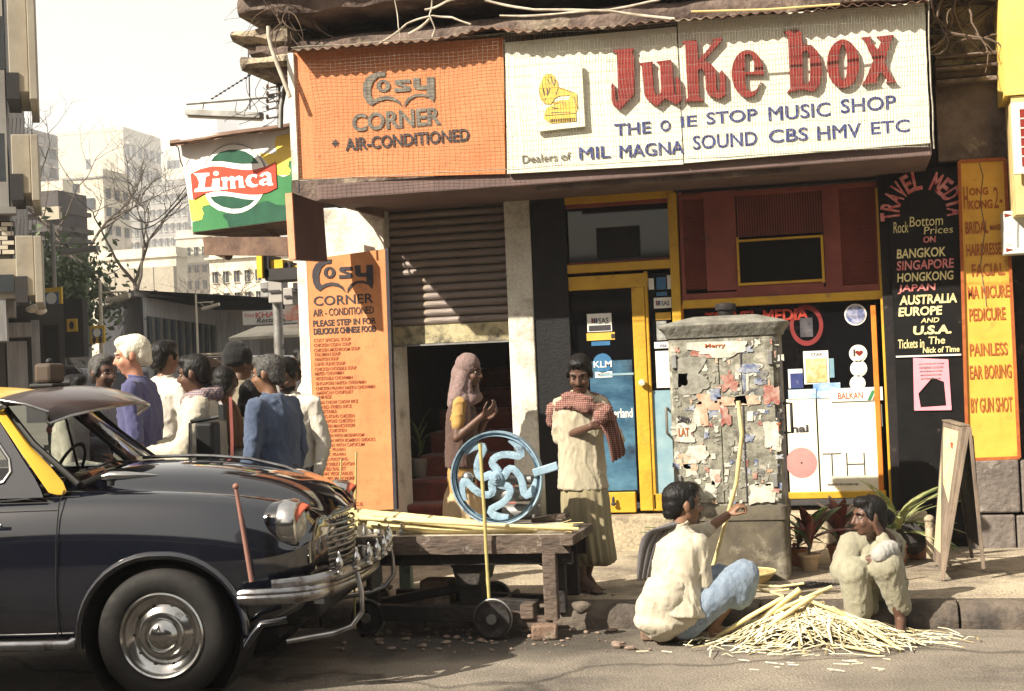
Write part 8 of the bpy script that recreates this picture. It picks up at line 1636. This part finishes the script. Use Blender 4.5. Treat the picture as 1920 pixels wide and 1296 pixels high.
# ================================================================ pots and plants
M_pot = mat('terracotta_dusty', (.50,.38,.24), (.38,.27,.17), .9, 7, bump=.8); M_potr = mat('terracotta_red', (.38,.17,.09), (.28,.12,.07), .9, 7, bump=.8)
M_croton = mat('croton_maroon_leaf', (.17,.03,.028), (.08,.04,.03), .4, 14, spec=.5); M_crotong = mat('croton_green_leaf', (.06,.12,.03), (.10,.16,.05), .4, 14, spec=.5); M_drac = mat('striped_strap_leaf', (.12,.17,.05), (.34,.33,.15), .45, 7, stretch=(6,6,1), spec=.5)
def leafmesh(L, W, curl, n=7, fold=.25):
    mb = MB(); R = []
    for i in range(n):
        t = i/(n-1); w_ = W*(sin(pi*(t*.92+.04))**.8)*(1-.25*t); x = L*t; z = -curl*t*t*L; R.append([(x, -w_, z+fold*w_), (x, 0, z), (x, w_, z+fold*w_)])
    mb.loft(R, False, closed=False); me = mb.mesh('leaf'); smooth(me); return me
def potplant(label, px, py, Yp, rp, hp_, potm, leaves, lm, L, W, up=(.3, 1.1), curl=.5, seed=0, stem=.06, z0=.145, cat='potted plant'):
    c = PY(px, py, Yp); random.seed(seed); t = thing('potted_plant', label, cat, (c.x, Yp, z0)); base = V((c.x, Yp, z0))
    mb = MB(); mb.lathe([(rp*.68, 0), (rp*.95, hp_*.82), (rp*1.08, hp_*.83), (rp*1.08, hp_), (rp*.95, hp_), (rp*.9, hp_*.86), (.001, hp_*.86)], base, (0,0,1), 26); part('pot', mb, potm, t, sm=40)
    mb = MB(); mb.tube([base+V((0,0,hp_*.8)), base+V((.01,0,hp_+stem))], .011, 6); part('stem', mb, M_bark, t, sm=60)
    mes = []
    for m_ in lm: me = leafmesh(L, W, curl); me.materials.append(m_); mes.append(me)
    for i in range(leaves):
        o = bpy.data.objects.new('leaf', random.choice(mes)); COL.objects.link(o); o.parent = t; az = i*2.399+random.uniform(-.3, .3); el = random.uniform(*up); s = random.uniform(.75, 1.15)
        o.location = V((.01, 0, hp_+stem*random.uniform(.1, 1))); o.rotation_euler = (random.uniform(-.3, .3), -el, az); o.scale = (s, s, s)
        md = o.modifiers.new('t', 'SOLIDIFY'); md.thickness = .002
    return t
potplant('maroon croton in a pale clay pot under the Balkan poster', 1517, 1045, 9.75, .072, .115, M_pot, 20, [M_croton, M_croton, M_crotong], .26, .045, (.45, 1.35), .35, 3, .16)
potplant('maroon croton with a striped stick behind the squatting woman', 1572, 1035, 10.15, .075, .12, M_potr, 18, [M_croton, M_crotong, M_croton], .28, .04, (.4, 1.3), .35, 5, .18)
potplant('green leafy plant in a red pot close to the cabinet', 1496, 1040, 10.0, .07, .12, M_potr, 14, [M_crotong, M_croton], .22, .035, (.2, 1.1), .5, 8, .08)
potplant('striped strap-leaved plant in front of the yellow post', 1680, 1030, 10.05, .085, .14, M_potr, 30, [M_drac, M_drac, M_crotong], .42, .032, (.3, 1.35), .75, 11, .14)
potplant('small plant in a dark pot at the foot of the travel panel', 1718, 1030, 10.3, .08, .13, M_potr, 16, [M_drac, M_crotong], .26, .03, (.1, 1.1), .6, 14, .05)
potplant('small bright-leaved plant beside the shop door', 1238, 985, 10.62, .07, .11, M_pot, 16, [M_crotong], .16, .035, (.1, 1.1), .5, 17, .05)
pt = potplant('bare-stemmed plant in a grey pot on the red stairs', 783, 815, WY+.95, .085, .16, mat('grey_pot', (.30,.27,.24)), 12, [M_crotong], .24, .02, (.8, 1.4), .3, 23, .25, z0=.675)
# ================================================================ sandwich board
sbY = 9.35
def QS(px, py, dy=0.0): return PY(px, py, sbY+dy)
sbt = thing('sandwich_board', 'narrow wooden A-frame sandwich board standing edge-on before the ochre sign', 'sandwich board', (QS(1800, 1060).x, sbY, .14))
T1, T2 = QS(1768, 790, .45), QS(1804, 800, -.05); F1, F2 = QS(1748, 1036, .45), QS(1766, 1068, -.05); K2 = QS(1844, 1062, .02)
for v_ in (F1, F2): v_.z = .205
K2.z = .205
dn = (T2-T1).cross(F1-T1).normalized(); dn = dn if dn.x < 0 else -dn
mb = MB(); A_ = [T1, T2, F2, F1]; mb.loft([A_, [p-dn*.03 for p in A_]], True); part('panel', mb, M_wood, sbt, bevel=.003)
mb = MB(); ins = [T1.lerp(F1, .04).lerp(T2.lerp(F2, .04), .10), T1.lerp(F1, .04).lerp(T2.lerp(F2, .04), .86), T1.lerp(F1, .90).lerp(T2.lerp(F2, .90), .86), T1.lerp(F1, .90).lerp(T2.lerp(F2, .90), .10)]
mb.loft([[p+dn*.004 for p in ins], [p+dn*.0005 for p in ins]], True); part('menu_sheet', mb, mat('yellowed_menu_sheet', (.62,.55,.36), (.50,.42,.26), .8, 9, dirt=(.25,.18,.12), dirt_amt=.25, dscale=14), sbt)
for k in range(6):
    u0 = .10+.125*k; q4 = [ins[0].lerp(ins[3], u0).lerp(ins[1].lerp(ins[2], u0), .2), ins[0].lerp(ins[3], u0).lerp(ins[1].lerp(ins[2], u0), .8), ins[0].lerp(ins[3], u0+.05).lerp(ins[1].lerp(ins[2], u0+.05), .8), ins[0].lerp(ins[3], u0+.05).lerp(ins[1].lerp(ins[2], u0+.05), .2)]
    mb = MB(); mb.loft([[p+dn*.0055 for p in q4], [p+dn*.0045 for p in q4]], True); part('print_block', mb, M_menu, sbt)
mb = MB(); mb.bar(T2-dn*.04, F2-V((0,0,.06)), .03, .022, (1,0,0)); part('front_leg', mb, M_wood, sbt, bevel=.003)
mb = MB(); T1b, K1 = T1-dn*.045, K2+(F1-F2); mb.bar(T2-dn*.045, K2, .034, .022, (1,0,0)); part('back_leg', mb, M_wood, sbt, bevel=.003); mb = MB(); mb.bar(T1b, K1, .034, .022, (1,0,0)); part('back_leg', mb, M_wood, sbt, bevel=.003)
mb = MB(); mb.loft([[T2.lerp(K2, .06)-dn*.05, T1.lerp(K1, .06)-dn*.05, T1.lerp(K1, .85), T2.lerp(K2, .85)], [p+V((.012,0,0)) for p in (T2.lerp(K2, .06)-dn*.05, T1.lerp(K1, .06)-dn*.05, T1.lerp(K1, .85), T2.lerp(K2, .85))]], True); part('back_panel', mb, M_cwd, sbt)
mb = MB(); c = (T1+T2)/2; mb.bar(T1-dn*.02+V((0,0,.008)), T2-dn*.02+V((0,0,.008)), .055, .012); part('top_cap', mb, M_wood, sbt, bevel=.003)
mb = MB(); a = QS(1749, 975, .5); mb.tube([(a.x-.02, sbY+.55, .2), (a.x-.02, sbY+.55, a.z)], .03, 8); mb.ell((a.x-.02, sbY+.55, a.z), (.035, .035, .03)); single('short_post', mb, M_cream, 'short worn concrete post beside the sandwich board', 'post', sm=50)
# bundle and dark sacks by the wall
stone('dark stuffed sack leaning by the travel panel', 1705, 1040, .13, .2, 9, M_cwd, 'sack', 'sack', (1, .8, .9))
